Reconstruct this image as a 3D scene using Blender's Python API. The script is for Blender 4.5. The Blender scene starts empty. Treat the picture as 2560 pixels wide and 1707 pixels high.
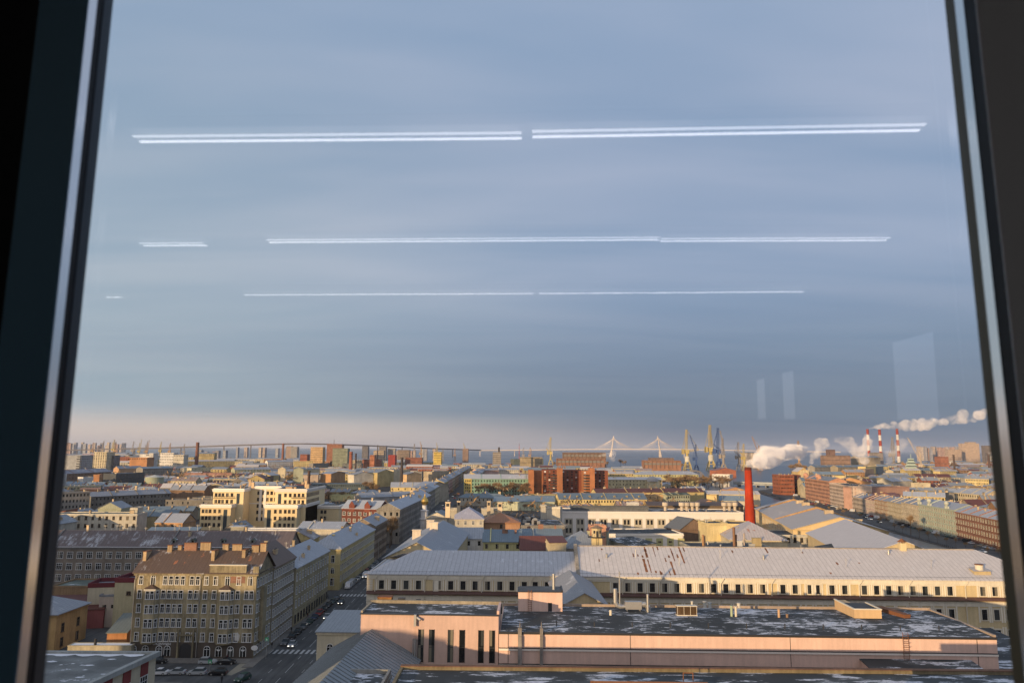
import bpy, math, random
from mathutils import Matrix, Vector
rnd = random.Random(7)
SC = bpy.context.scene
COL = SC.collection
rad = math.radians

# ------------------------------------------------------------------ camera
EYE = 55.0                     # eye height above the street, metres
FPX = 1850.0                   # focal length in pixels of the 2560 px wide photo
PITCH, ROLL = rad(8.2), rad(0.35)
cd = bpy.data.cameras.new('camera')
cd.sensor_width = 36.0
cd.lens = 36.0 * FPX / 2560.0
cd.clip_start, cd.clip_end = 0.05, 60000.0
cd.dof.use_dof = True
cd.dof.focus_distance = 300.0
cd.dof.aperture_fstop = 5.0
cam = bpy.data.objects.new('camera', cd)
COL.objects.link(cam)
cam.matrix_world = Matrix.Translation((0, 0, EYE)) @ Matrix.Rotation(rad(90) + PITCH, 4, 'X') @ Matrix.Rotation(ROLL, 4, 'Z')
SC.camera = cam


def ray(px, py):
    u, v = (px - 1280) / FPX, -(py - 853.5) / FPX
    u2 = u * math.cos(ROLL) - v * math.sin(ROLL)
    v2 = u * math.sin(ROLL) + v * math.cos(ROLL)
    return (u2, math.cos(PITCH) - v2 * math.sin(PITCH), math.sin(PITCH) + v2 * math.cos(PITCH))


def at(px, py, z=0.0):          # plan position of a point of known height
    x, y, zz = ray(px, py)
    t = (z - EYE) / zz
    return Vector((x * t, y * t))


def zat(px, py, Y):             # (x, z) of a point at known distance Y
    x, y, zz = ray(px, py)
    t = Y / y
    return (x * t, EYE + zz * t)


CR = {1: (100, 1080), 2: (700, 1080), 3: (1300, 1060), 4: (1900, 1060),
      5: (100, 1280), 6: (700, 1280), 7: (1300, 1280), 8: (1900, 1280)}


def k(c, x, y):
    return (CR[c][0] + x / 3.675, CR[c][1] + y / 3.675)


def kat(c, x, y, z=0.0):
    return at(*k(c, x, y), z)


# ------------------------------------------------------------------ sun, sky, exposure
SUN_EL, SUN_TRAVEL = rad(5.6), rad(38)       # low sun from behind on the left, light travels forward and to the right
sun_to = Vector((-math.sin(SUN_TRAVEL) * math.cos(SUN_EL), -math.cos(SUN_TRAVEL) * math.cos(SUN_EL), math.sin(SUN_EL)))
ld = bpy.data.lights.new('sun', 'SUN')
ld.energy = 5.0
ld.color = (1.0, 0.69, 0.37)
ld.angle = rad(0.55)
sun = bpy.data.objects.new('sun', ld)
COL.objects.link(sun)
sun.rotation_euler = sun_to.to_track_quat('Z', 'Y').to_euler()

SC.view_settings.view_transform = 'Standard'
SC.view_settings.look = 'None'
SC.view_settings.exposure = 0.02
SC.view_settings.gamma = 1.0
SC.cycles.use_denoising = True
SC.cycles.max_bounces = 6
SC.cycles.diffuse_bounces = 2
SC.cycles.glossy_bounces = 3
SC.cycles.transparent_max_bounces = 12
SC.cycles.volume_bounces = 3
SC.cycles.volume_max_steps = 128
SC.cycles.caustics_reflective = False
SC.cycles.caustics_refractive = False
SC.cycles.sample_clamp_indirect = 4.0

W = bpy.data.worlds.new('World')
SC.world = W
W.use_nodes = True
nt = W.node_tree
nt.nodes.clear()


class NG:                       # tiny node helper
    def __init__(s, nt):
        s.nt = nt

    def n(s, t, **kw):
        nd = s.nt.nodes.new(t)
        for a, b in kw.items():
            setattr(nd, a, b)
        return nd

    def put(s, sock, v):
        if isinstance(v, bpy.types.NodeSocket):
            s.nt.links.new(v, sock)
        elif isinstance(v, (tuple, list)) and len(v) == 3 and sock.type == 'RGBA':
            sock.default_value = (*v, 1)
        else:
            sock.default_value = v

    def m(s, op, a, b=0.0, c=0.0, clamp=False):
        nd = s.n('ShaderNodeMath', operation=op, use_clamp=clamp)
        s.put(nd.inputs[0], a)
        s.put(nd.inputs[1], b)
        s.put(nd.inputs[2], c)
        return nd.outputs[0]

    def mix(s, f, a, b, bt='MIX'):
        nd = s.n('ShaderNodeMix', data_type='RGBA', blend_type=bt)
        s.put(nd.inputs[0], f)
        s.put(nd.inputs[6], a)
        s.put(nd.inputs[7], b)
        return nd.outputs[2]

    def ramp(s, v, lo, hi):     # smooth 0..1 between lo and hi
        nd = s.n('ShaderNodeMapRange', interpolation_type='SMOOTHSTEP')
        s.put(nd.inputs[0], v)
        nd.inputs[1].default_value = lo
        nd.inputs[2].default_value = hi
        return nd.outputs[0]

    def noise(s, vec, scale, detail=3.0, rough=0.5, dist=0.0):
        nd = s.n('ShaderNodeTexNoise')
        s.put(nd.inputs['Vector'], vec)
        nd.inputs['Scale'].default_value = scale
        nd.inputs['Detail'].default_value = detail
        nd.inputs['Roughness'].default_value = rough
        nd.inputs['Distortion'].default_value = dist
        return nd.outputs[0]

    def comb(s, x, y, z):
        nd = s.n('ShaderNodeCombineXYZ')
        for i, v in enumerate((x, y, z)):
            s.put(nd.inputs[i], v)
        return nd.outputs[0]


def build_sky():
    g = NG(nt)
    tc = g.n('ShaderNodeTexCoord')
    sp = g.n('ShaderNodeSeparateXYZ')
    nt.links.new(tc.outputs['Generated'], sp.inputs[0])
    x, y, z = sp.outputs
    sky = g.n('ShaderNodeTexSky', sky_type='NISHITA', sun_disc=False)
    sky.sun_elevation = SUN_EL
    sky.sun_rotation = math.pi + SUN_TRAVEL
    sky.altitude = 50
    az = g.m('ARCTAN2', x, g.m('MAXIMUM', g.m('ABSOLUTE', y), 0.001))   # azimuth from the view axis
    elev = g.m('ARCSINE', z)
    # overcast deck, painted by elevation, azimuth and stretched noise (scene-linear radiance)
    S = 10.0                                                            # the Background runs at 0.1
    c = lambda r_, g_, b_: tuple(S * v for v in (r_, g_, b_))
    base = g.mix(g.ramp(elev, 0.02, 0.26), c(0.145, 0.20, 0.295), c(0.285, 0.372, 0.53))
    base = g.mix(g.ramp(elev, 0.18, 0.62), base, c(0.345, 0.43, 0.59))
    left = g.m('MULTIPLY', g.ramp(az, 0.25, -0.62), g.ramp(elev, 0.75, 0.1))
    base = g.mix(g.m('MULTIPLY', left, 0.75), base, c(0.43, 0.515, 0.58))
    # cloud streaks: project the view direction onto a high flat deck
    iz = g.m('DIVIDE', 1.0, g.m('ADD', g.m('MAXIMUM', z, 0.0), 0.10))
    deck = g.comb(g.m('MULTIPLY', x, iz), g.m('MULTIPLY', y, iz), 0.0)
    mp = g.n('ShaderNodeMapping')
    nt.links.new(deck, mp.inputs[0])
    mp.inputs['Rotation'].default_value = (0, 0, rad(24))
    mp.inputs['Scale'].default_value = (0.35, 1.15, 1)
    n1 = g.noise(mp.outputs[0], 1.1, 3.0, 0.45, 0.6)
    n2 = g.noise(mp.outputs[0], 3.4, 3.0, 0.5, 0.3)
    cl = g.m('ADD', g.m('MULTIPLY', g.m('SUBTRACT', n1, 0.5), 0.9), g.m('MULTIPLY', g.m('SUBTRACT', n2, 0.5), 0.22))
    cl = g.m('MULTIPLY', cl, g.m('ADD', 0.35, g.ramp(elev, 0.04, 0.35)))
    br = g.m('ADD', 1.0, g.m('MULTIPLY', cl, 1.05))
    cloud = g.mix(1.0, base, g.comb(br, g.m('ADD', 1.0, g.m('MULTIPLY', cl, 0.62)), g.m('ADD', 1.0, g.m('MULTIPLY', cl, 0.36))), 'MULTIPLY')
    # grey-blue bands low over the sea
    band = g.noise(g.comb(g.m('MULTIPLY', az, 1.2), g.m('MULTIPLY', elev, 16.0), 3.0), 1.5, 3.0, 0.5)
    bandm = g.m('MULTIPLY', g.ramp(elev, 0.30, 0.03), g.m('MULTIPLY', g.m('SUBTRACT', band, 0.5), 0.22))
    bb = g.m('ADD', 1.0, bandm)
    cloud = g.mix(1.0, cloud, g.comb(bb, bb, g.m('ADD', 1.0, g.m('MULTIPLY', bandm, 0.6))), 'MULTIPLY')
    # warm clear strip at the horizon, strongest on the left
    gl = g.m('MULTIPLY', g.ramp(elev, 0.055, 0.012), g.ramp(az, 0.30, -0.40))
    cloud = g.mix(g.m('MULTIPLY', gl, 0.9), cloud, c(0.74, 0.62, 0.54))
    pk = g.m('MULTIPLY', g.ramp(elev, 0.035, 0.0), g.m('ADD', 0.15, g.m('MULTIPLY', g.ramp(az, 0.3, -0.2), 0.4)))
    cloud = g.mix(pk, cloud, c(0.47, 0.42, 0.44))
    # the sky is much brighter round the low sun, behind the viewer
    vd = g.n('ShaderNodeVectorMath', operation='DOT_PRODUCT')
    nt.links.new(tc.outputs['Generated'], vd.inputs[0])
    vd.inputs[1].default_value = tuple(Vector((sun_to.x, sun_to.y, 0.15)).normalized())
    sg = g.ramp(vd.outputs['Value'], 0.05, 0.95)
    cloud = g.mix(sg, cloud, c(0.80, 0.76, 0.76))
    up = g.ramp(z, -0.02, 0.0)
    cloud = g.mix(up, c(0.22, 0.23, 0.26), cloud)
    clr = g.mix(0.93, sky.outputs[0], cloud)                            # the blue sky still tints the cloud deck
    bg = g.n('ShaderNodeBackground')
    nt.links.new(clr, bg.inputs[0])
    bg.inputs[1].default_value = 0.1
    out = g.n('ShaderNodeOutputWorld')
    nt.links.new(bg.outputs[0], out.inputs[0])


build_sky()

# ------------------------------------------------------------------ materials
MATS = {}


def new_mat(name):
    m = bpy.data.materials.new(name)
    m.use_nodes = True
    m.node_tree.nodes.clear()
    g = NG(m.node_tree)
    out = g.n('ShaderNodeOutputMaterial')
    return m, g, out


def principled(g, out, col, rough=0.8, metal=0.0, spec=0.3, bump=None, bstr=0.3, bdist=0.05):
    p = g.n('ShaderNodeBsdfPrincipled')
    g.put(p.inputs['Base Color'], col)
    g.put(p.inputs['Roughness'], rough)
    p.inputs['Metallic'].default_value = metal
    p.inputs['Specular IOR Level'].default_value = spec
    if bump is not None:
        b = g.n('ShaderNodeBump')
        b.inputs['Strength'].default_value = bstr
        b.inputs['Distance'].default_value = bdist
        g.nt.links.new(bump, b.inputs['Height'])
        g.nt.links.new(b.outputs[0], p.inputs['Normal'])
    g.nt.links.new(p.outputs[0], out.inputs[0])
    return p


def ocoord(g, scale=(1, 1, 1)):
    tc = g.n('ShaderNodeTexCoord')
    oi = g.n('ShaderNodeObjectInfo')
    ad = g.n('ShaderNodeVectorMath', operation='ADD')
    g.nt.links.new(tc.outputs['Object'], ad.inputs[0])
    g.nt.links.new(g.comb(g.m('MULTIPLY', oi.outputs['Random'], 91.0), g.m('MULTIPLY', oi.outputs['Random'], 37.0), 0.0), ad.inputs[1])
    mp = g.n('ShaderNodeMapping')
    g.nt.links.new(ad.outputs[0], mp.inputs[0])
    mp.inputs['Scale'].default_value = scale
    return mp.outputs[0], tc


def uvsplit(g):
    tc = g.n('ShaderNodeUVMap')
    sp = g.n('ShaderNodeSeparateXYZ')
    g.nt.links.new(tc.outputs[0], sp.inputs[0])
    return sp.outputs[0], sp.outputs[1], tc.outputs[0]


def stucco(col, dirt=0.35, rough=0.9, key=None):
    """painted plaster with large stains, vertical run marks and fine grain"""
    kk = ('st', tuple(round(c, 3) for c in col), dirt)
    if kk in MATS:
        return MATS[kk]
    m, g, out = new_mat('plaster')
    v, tc = ocoord(g)
    a = g.noise(v, 0.13, 5, 0.6)
    vs, _ = ocoord(g, (1.6, 1.6, 0.16))
    b = g.noise(vs, 0.9, 4, 0.6)
    c = g.noise(v, 2.5, 3, 0.6)
    t = g.m('ADD', g.m('MULTIPLY', a, 0.5), g.m('ADD', g.m('MULTIPLY', b, 0.35), g.m('MULTIPLY', c, 0.15)))
    f = g.ramp(t, 0.38, 0.66)
    dark = tuple(x * (1 - dirt) for x in col)
    lite = tuple(min(0.9, x * (1 + dirt * 0.25)) for x in col)
    oi = g.n('ShaderNodeObjectInfo')
    br = g.m('ADD', 0.84, g.m('MULTIPLY', oi.outputs['Random'], 0.26))
    principled(g, out, g.mix(1.0, g.mix(f, dark, lite), g.comb(br, br, br), 'MULTIPLY'), rough, bump=c, bstr=0.15)
    MATS[kk] = m
    return m


def brickwork(col, col2, key='br'):
    kk = (key, col, col2)
    if kk in MATS:
        return MATS[kk]
    m, g, out = new_mat('brickwork')
    u, w, uv = uvsplit(g)
    br = g.n('ShaderNodeTexBrick')
    g.nt.links.new(uv, br.inputs['Vector'])
    br.inputs['Color1'].default_value = (*col, 1)
    br.inputs['Color2'].default_value = (*col2, 1)
    br.inputs['Mortar'].default_value = (0.30, 0.28, 0.25, 1)
    br.inputs['Scale'].default_value = 1.0
    br.inputs['Brick Width'].default_value = 0.5
    br.inputs['Row Height'].default_value = 0.17
    br.inputs['Mortar Size'].default_value = 0.018
    v, _ = ocoord(g)
    t = g.noise(v, 0.3, 5, 0.65)
    principled(g, out, g.mix(g.m('MULTIPLY', g.ramp(t, 0.35, 0.7), 0.55), br.outputs[0], (0.09, 0.075, 0.06)), 0.9)
    MATS[kk] = m
    return m


def metalroof(col, rust=0.1, snow=0.3, seam=0.9, cross=2.4, rustcol=(0.22, 0.085, 0.04)):
    kk = ('mr', col, rust, snow, seam)
    if kk in MATS:
        return MATS[kk]
    m, g, out = new_mat('sheet_roofing')
    u, v, uv = uvsplit(g)
    oi = g.n('ShaderNodeObjectInfo')
    off = g.m('MULTIPLY', oi.outputs['Random'], 50.0)
    su = g.m('FRACT', g.m('DIVIDE', u, seam))
    seamm = g.m('GREATER_THAN', su, 0.90)
    cu = g.m('FLOOR', g.m('DIVIDE', u, seam))
    cv = g.m('FRACT', g.m('ADD', g.m('DIVIDE', v, cross), g.m('MULTIPLY', g.m('FRACT', g.m('MULTIPLY', cu, 0.37)), 1.0)))
    crossm = g.m('GREATER_THAN', cv, 0.965)
    line = g.m('MAXIMUM', seamm, g.m('MULTIPLY', crossm, 0.7))
    wn = g.n('ShaderNodeTexWhiteNoise', noise_dimensions='2D')
    g.nt.links.new(g.comb(g.m('ADD', cu, off), g.m('FLOOR', g.m('DIVIDE', v, cross)), 0), wn.inputs[0])
    big = g.noise(g.comb(g.m('ADD', u, off), v, 0), 0.11, 4, 0.6)
    fin = g.noise(g.comb(g.m('ADD', u, off), g.m('MULTIPLY', v, 0.35), 0), 0.9, 4, 0.65)
    c = g.mix(g.m('MULTIPLY', wn.outputs[0], 0.5), col, tuple(x * 0.86 for x in col))
    c = g.mix(g.ramp(fin, 0.3, 0.75), tuple(x * 0.84 for x in col), c)
    if snow > 0:
        sm = g.m('MULTIPLY', g.ramp(g.m('ADD', g.m('MULTIPLY', big, 0.6), g.m('MULTIPLY', fin, 0.4)), 0.66 - 0.35 * snow, 0.74 - 0.25 * snow), 0.75)
        c = g.mix(sm, c, (0.62, 0.64, 0.68))
    if rust > 0:
        rn = g.noise(g.comb(g.m('ADD', cu, off), g.m('MULTIPLY', v, 0.14), 5), 0.63, 3, 0.7)
        rf = g.noise(g.comb(g.m('ADD', u, off), v, 9), 0.8, 5, 0.7)
        rm = g.ramp(g.m('ADD', g.m('MULTIPLY', rn, 0.55), g.m('MULTIPLY', rf, 0.45)), 0.70 - 0.28 * rust, 0.76 - 0.26 * rust)
        c = g.mix(g.m('MULTIPLY', rm, 0.85), c, g.mix(rf, rustcol, tuple(x * 1.7 for x in rustcol)))
    c = g.mix(g.m('MULTIPLY', line, 0.65), c, tuple(x * 0.45 for x in col))
    br = g.m('ADD', 0.74, g.m('MULTIPLY', g.m('FRACT', g.m('MULTIPLY', oi.outputs['Random'], 7.3)), 0.40))
    c = g.mix(1.0, c, g.comb(br, br, br), 'MULTIPLY')
    principled(g, out, c, 0.55, metal=0.0, spec=0.35, bump=line, bstr=0.5, bdist=0.04)
    MATS[kk] = m
    return m


def flatroof(snow=0.3, col=(0.055, 0.062, 0.066), stretch=4.0, scale=1.0):
    kk = ('fr', snow, col, stretch, scale)
    if kk in MATS:
        return MATS[kk]
    m, g, out = new_mat('bitumen_roof')
    u, v, uv = uvsplit(g)
    oi = g.n('ShaderNodeObjectInfo')
    off = g.m('MULTIPLY', oi.outputs['Random'], 70.0)
    p = g.comb(g.m('ADD', g.m('MULTIPLY', u, 1.0 / stretch), off), v, 0)
    a = g.noise(p, 0.62 * scale, 6, 0.68, 0.4)
    p2 = g.comb(g.m('ADD', u, off), g.m('MULTIPLY', v, 1.4), 2)
    b = g.noise(p2, 0.12, 3, 0.5)
    d = g.noise(p2, 2.2, 4, 0.7)
    s = g.m('ADD', g.m('MULTIPLY', a, 0.6), g.m('ADD', g.m('MULTIPLY', b, 0.32), g.m('MULTIPLY', d, 0.08)))
    mask = g.ramp(s, 0.625 - 0.25 * snow, 0.665 - 0.25 * snow)
    mask = g.m('MULTIPLY', mask, g.m('ADD', 0.45, g.m('MULTIPLY', g.ramp(d, 0.3, 0.6), 0.5)))
    strip = g.m('GREATER_THAN', g.m('FRACT', u), 0.96)
    c0 = g.mix(g.ramp(b, 0.35, 0.65), tuple(x * 0.75 for x in col), tuple(x * 1.5 for x in col))
    c0 = g.mix(g.m('MULTIPLY', strip, 0.5), c0, tuple(x * 0.5 for x in col))
    c = g.mix(mask, c0, (0.66, 0.68, 0.73))
    principled(g, out, c, 0.85, bump=mask, bstr=0.4, bdist=0.06)
    MATS[kk] = m
    return m


def plain(name, col, rough=0.6, metal=0.0, spec=0.4, var=0.15):
    kk = ('pl', name, col, rough, metal)
    if kk in MATS:
        return MATS[kk]
    m, g, out = new_mat(name)
    if var:
        v, _ = ocoord(g)
        n = g.noise(v, 3.0, 4, 0.6)
        c = g.mix(n, tuple(x * (1 - var) for x in col), tuple(min(1, x * (1 + var)) for x in col))
    else:
        c = col
    principled(g, out, c, rough, metal, spec)
    MATS[kk] = m
    return m


def emit(name, col, s):
    kk = ('em', name)
    if kk in MATS:
        return MATS[kk]
    m, g, out = new_mat(name)
    e = g.n('ShaderNodeEmission')
    e.inputs[0].default_value = (*col, 1)
    e.inputs[1].default_value = s
    g.nt.links.new(e.outputs[0], out.inputs[0])
    MATS[kk] = m
    return m




def pane_mat():                 # panes differ: most dark, some with pale curtains, some dark grey
    m, g, out = new_mat('dark_glass')
    tc = g.n('ShaderNodeTexCoord'); oi = g.n('ShaderNodeObjectInfo')
    sc = g.n('ShaderNodeVectorMath', operation='SNAP')
    g.nt.links.new(tc.outputs['Object'], sc.inputs[0]); sc.inputs[1].default_value = (3.3, 3.3, 3.3)
    wn = g.n('ShaderNodeTexWhiteNoise', noise_dimensions='4D')
    g.nt.links.new(sc.outputs[0], wn.inputs['Vector']); g.nt.links.new(g.m('MULTIPLY', oi.outputs['Random'], 97.0), wn.inputs['W'])
    v = wn.outputs['Value']
    c = g.mix(g.m('GREATER_THAN', v, 0.62), (0.012, 0.014, 0.016), (0.05, 0.055, 0.055))
    c = g.mix(g.m('GREATER_THAN', v, 0.88), c, (0.20, 0.18, 0.14))
    principled(g, out, c, 0.14, 0.0, 0.5)
    return m


GLASS = pane_mat()
GLASSB = plain('blue_glass', (0.05, 0.065, 0.075), 0.1, 0.0, 0.5, 0)
WHITE = plain('white_frame', (0.62, 0.63, 0.64), 0.6)
CREAMF = plain('cream_frame', (0.62, 0.57, 0.47), 0.7)
BROWNF = plain('brown_frame', (0.13, 0.09, 0.06), 0.7)
STEEL = plain('galvanised_steel', (0.45, 0.44, 0.42), 0.4, 0.6)
RUSTY = plain('rusty_steel', (0.20, 0.085, 0.04), 0.8, 0, 0.3, 0.35)
DARK = plain('dark_metal', (0.03, 0.03, 0.033), 0.5)
SNOWM = plain('snow', (0.72, 0.74, 0.78), 0.9, 0, 0.2, 0.06)
CHIM = stucco((0.60, 0.47, 0.31), 0.4)
CHIMB = brickwork((0.36, 0.15, 0.08), (0.28, 0.11, 0.06))

# ------------------------------------------------------------------ mesh builder
ID = Matrix.Identity(4)


class MB:
    def __init__(s):
        s.v, s.f, s.mi, s.uv, s.T = [], [], [], [], ID

    def _uv(s, pts):
        n = Vector((0, 0, 0))
        for i in range(len(pts)):
            a, b = pts[i], pts[(i + 1) % len(pts)]
            n += Vector(((a.y - b.y) * (a.z + b.z), (a.z - b.z) * (a.x + b.x), (a.x - b.x) * (a.y + b.y)))
        if n.length < 1e-9:
            return [(0, 0)] * len(pts)
        n.normalize()
        if abs(n.z) > 0.999:
            t = Vector((1, 0, 0))
        else:
            t = Vector((-n.y, n.x, 0)).normalized()
        bt = n.cross(t)
        return [(p.dot(t), p.dot(bt)) for p in pts]

    def poly(s, pts, m=0):
        pts = [s.T @ Vector(p) for p in pts]
        i = len(s.v)
        s.v += [tuple(p) for p in pts]
        s.f.append(tuple(range(i, i + len(pts))))
        s.mi.append(m)
        s.uv += s._uv(pts)

    def box(s, x0, y0, z0, x1, y1, z1, m=0, top=None, bottom=True):
        A = [(x0, y0), (x1, y0), (x1, y1), (x0, y1)]
        for i in range(4):
            a, b = A[i], A[(i + 1) % 4]
            s.poly([(*a, z0), (*b, z0), (*b, z1), (*a, z1)], m)
        s.poly([(*p, z1) for p in A], m if top is None else top)
        if bottom:
            s.poly([(*p, z0) for p in reversed(A)], m)

    def prism(s, P, z0, z1, m=0, top=None, bottom=False):     # P counter-clockwise plan polygon
        n = len(P)
        for i in range(n):
            a, b = P[i], P[(i + 1) % n]
            s.poly([(a[0], a[1], z0), (b[0], b[1], z0), (b[0], b[1], z1), (a[0], a[1], z1)], m)
        s.poly([(p[0], p[1], z1) for p in P], m if top is None else top)
        if bottom:
            s.poly([(p[0], p[1], z0) for p in reversed(P)], m)

    def tube(s, a, b, r0, r1=None, n=6, m=0, caps=True):
        a, b = Vector(a), Vector(b)
        r1 = r0 if r1 is None else r1
        d = (b - a)
        if d.length < 1e-6:
            return
        d.normalize()
        u = d.orthogonal().normalized()
        w = d.cross(u)
        ra = [a + (u * math.cos(2 * math.pi * i / n) + w * math.sin(2 * math.pi * i / n)) * r0 for i in range(n)]
        rb = [b + (u * math.cos(2 * math.pi * i / n) + w * math.sin(2 * math.pi * i / n)) * r1 for i in range(n)]
        for i in range(n):
            j = (i + 1) % n
            s.poly([ra[i], ra[j], rb[j], rb[i]], m)
        if caps:
            s.poly(rb, m)
            s.poly(list(reversed(ra)), m)

    def lathe(s, x, y, prof, n=16, m=0):           # prof: (radius, z) from bottom to top
        for (r0, z0), (r1, z1) in zip(prof, prof[1:]):
            for i in range(n):
                a, b = 2 * math.pi * i / n, 2 * math.pi * (i + 1) / n
                q = [(x + r0 * math.cos(a), y + r0 * math.sin(a), z0), (x + r0 * math.cos(b), y + r0 * math.sin(b), z0),
                     (x + r1 * math.cos(b), y + r1 * math.sin(b), z1), (x + r1 * math.cos(a), y + r1 * math.sin(a), z1)]
                if r0 < 1e-4:
                    q = [q[0], q[2], q[3]]
                elif r1 < 1e-4:
                    q = q[:3]
                s.poly(q, m)

    def mesh(s, name, mats, smooth=False, weld=False):
        me = bpy.data.meshes.new(name)
        me.from_pydata(s.v, [], s.f)
        for mm in mats:
            me.materials.append(mm)
        me.polygons.foreach_set('material_index', s.mi)
        l = me.uv_layers.new(name='uv')
        l.data.foreach_set('uv', [c for t in s.uv for c in t])
        if smooth:
            me.polygons.foreach_set('use_smooth', [True] * len(s.f))
        if weld:
            import bmesh
            bm = bmesh.new()
            bm.from_mesh(me)
            bmesh.ops.remove_doubles(bm, verts=bm.verts, dist=1e-4)
            bm.to_mesh(me)
            bm.free()
        me.update()
        return me

    def build(s, name, mats, parent=None, **kw):
        if not s.f:
            return None
        mats = mats if isinstance(mats, (list, tuple)) else [mats]
        return link(name, s.mesh(name, mats, **kw), parent)


def link(name, me, parent=None, loc=None, rz=None):
    o = bpy.data.objects.new(name, me)
    COL.objects.link(o)
    if parent is not None:
        o.parent = parent
    if loc is not None:
        o.location = loc
    if rz is not None:
        o.rotation_euler = (0, 0, rz)
    return o


LABELS = {}


def tag(o, label=None, cat=None, group=None, kind=None):
    if label:
        o['label'] = label
        LABELS.setdefault(label, []).append(o.name)
    if cat:
        o['category'] = cat
    if group:
        o['group'] = group
    if kind:
        o['kind'] = kind
    return o


def root(name, loc, rz, label, cat, group=None):
    o = bpy.data.objects.new(name, None)
    COL.objects.link(o)
    o.location = loc
    o.rotation_euler = (0, 0, rz)
    o.empty_display_size = 1
    return tag(o, label, cat, group)


def copy_tree(o, parent=None):
    c = o.copy()
    COL.objects.link(c)
    c.parent = parent
    for ch in o.children:
        copy_tree(ch, c)
    return c
# ------------------------------------------------------------------ building kit
WM = {}


def window_mesh(st, w, h):
    key = (st, round(w, 2), round(h, 2))
    if key in WM:
        return WM[key]
    b = MB()
    fr = {'white': WHITE, 'cream': CREAMF, 'brown': BROWNF, 'slot': DARK, 'arch': WHITE, 'deep': CREAMF, 'cross': WHITE}[st]
    t, d = 0.13, 0.10
    b.poly([(-w / 2, -0.03, 0), (w / 2, -0.03, 0), (w / 2, -0.03, h), (-w / 2, -0.03, h)], 1)
    if st == 'arch':
        b.f, b.v, b.mi, b.uv = [], [], [], []
        n = 8
        zc = h - w / 2
        arc = [(w / 2 * math.cos(math.pi * i / n), zc + w / 2 * math.sin(math.pi * i / n)) for i in range(n + 1)]
        b.poly([(-w / 2, -0.03, 0), (w / 2, -0.03, 0)] + [(x, -0.03, z) for x, z in arc], 1)
        R = w / 2 + t
        arc2 = [(R * math.cos(math.pi * i / n), zc + R * math.sin(math.pi * i / n)) for i in range(n + 1)]
        for (a0, b0), (a1, b1) in zip(zip(arc, arc2), zip(arc[1:], arc2[1:])):
            b.poly([(a0[0], -d, a0[1]), (b0[0], -d, b0[1]), (b1[0], -d, b1[1]), (a1[0], -d, a1[1])], 0)
            b.poly([(b0[0], -d, b0[1]), (b0[0], 0, b0[1]), (b1[0], 0, b1[1]), (b1[0], -d, b1[1])], 0)
        b.box(-w / 2 - t, -d, 0, -w / 2, 0, zc, 0)
        b.box(w / 2, -d, 0, w / 2 + t, 0, zc, 0)
        b.box(-0.05, -0.07, 0, 0.05, -0.035, h - 0.02, 0)
        b.box(-w / 2, -0.068, zc - 0.05, w / 2, -0.036, zc + 0.05, 0)
    elif st == 'slot':
        b.box(-w / 2, -0.06, h * 0.45, w / 2, -0.035, h * 0.45 + 0.15, 0)
        b.box(-w / 2 - 0.05, -d, -0.05, -w / 2, 0, h + 0.05, 0)
        b.box(w / 2, -d, -0.05, w / 2 + 0.05, 0, h + 0.05, 0)
    elif st == 'deep':          # classical surround: moulding, ears and sill; the pane is dark
        t = 0.30
        b.box(-w / 2 - t, -0.14, -0.05, -w / 2, 0, h, 0)
        b.box(w / 2, -0.14, -0.05, w / 2 + t, 0, h, 0)
        b.box(-w / 2 - t - 0.1, -0.20, h, w / 2 + t + 0.1, 0, h + 0.38, 0)
        b.box(-w / 2 - t - 0.05, -0.24, -0.22, w / 2 + t + 0.05, 0, -0.05, 0)
        for q in (-0.17, 0.17):
            b.box(q * w - 0.025, -0.06, 0, q * w + 0.025, -0.035, h, 2)
        b.box(-w / 2, -0.058, h * 0.62, w / 2, -0.036, h * 0.62 + 0.05, 2)
    else:
        b.box(-w / 2 - t, -d, 0, -w / 2, 0, h, 0)
        b.box(w / 2, -d, 0, w / 2 + t, 0, h, 0)
        b.box(-w / 2 - t, -d - 0.01, h, w / 2 + t, 0, h + t, 0)
        b.box(-w / 2 - t - 0.08, -d - 0.12, -t, w / 2 + t + 0.08, 0, 0, 0)
        if st in ('white', 'cream', 'brown'):
            b.box(-0.045, -0.07, 0, 0.045, -0.035, h * 0.64, 0)
            b.box(-w / 2, -0.068, h * 0.64, w / 2, -0.036, h * 0.64 + 0.09, 0)
        if st == 'cross':
            for q in (-0.18, 0.18):
                b.box(q * w - 0.045, -0.07, 0, q * w + 0.045, -0.035, h, 0)
            b.box(-w / 2, -0.068, h * 0.66, w / 2, -0.036, h * 0.66 + 0.09, 0)
    me = b.mesh('window', [fr, GLASS, DARK])
    WM[key] = me
    return me


def side_tf(side, L, D):
    """matrix from facade coordinates (x along the facade, -y outwards) to house coordinates; facade length"""
    if side == 'f':
        return Matrix.Translation((0, 0, 0)), L
    if side == 'r':
        return Matrix.Translation((L, 0, 0)) @ Matrix.Rotation(rad(90), 4, 'Z'), D
    if side == 'l':
        return Matrix.Translation((0, D, 0)) @ Matrix.Rotation(rad(-90), 4, 'Z'), D
    return Matrix.Translation((L, D, 0)) @ Matrix.Rotation(rad(180), 4, 'Z'), L


def windows(par, T, xs, zs, w, h, st='white', skip=0.0, name='window'):
    me = window_mesh(st, w, h)
    out = []
    for z in zs:
        for x in xs:
            if skip and rnd.random() < skip:
                continue
            o = bpy.data.objects.new(name, me)
            COL.objects.link(o)
            o.parent = par
            o.matrix_local = T @ Matrix.Translation((x, 0, z))
            out.append(o)
    return out


def spread(L, n, m=1.5):
    if n <= 1:
        return [L / 2]
    return [m + (L - 2 * m) * i / (n - 1) for i in range(n)]


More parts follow.
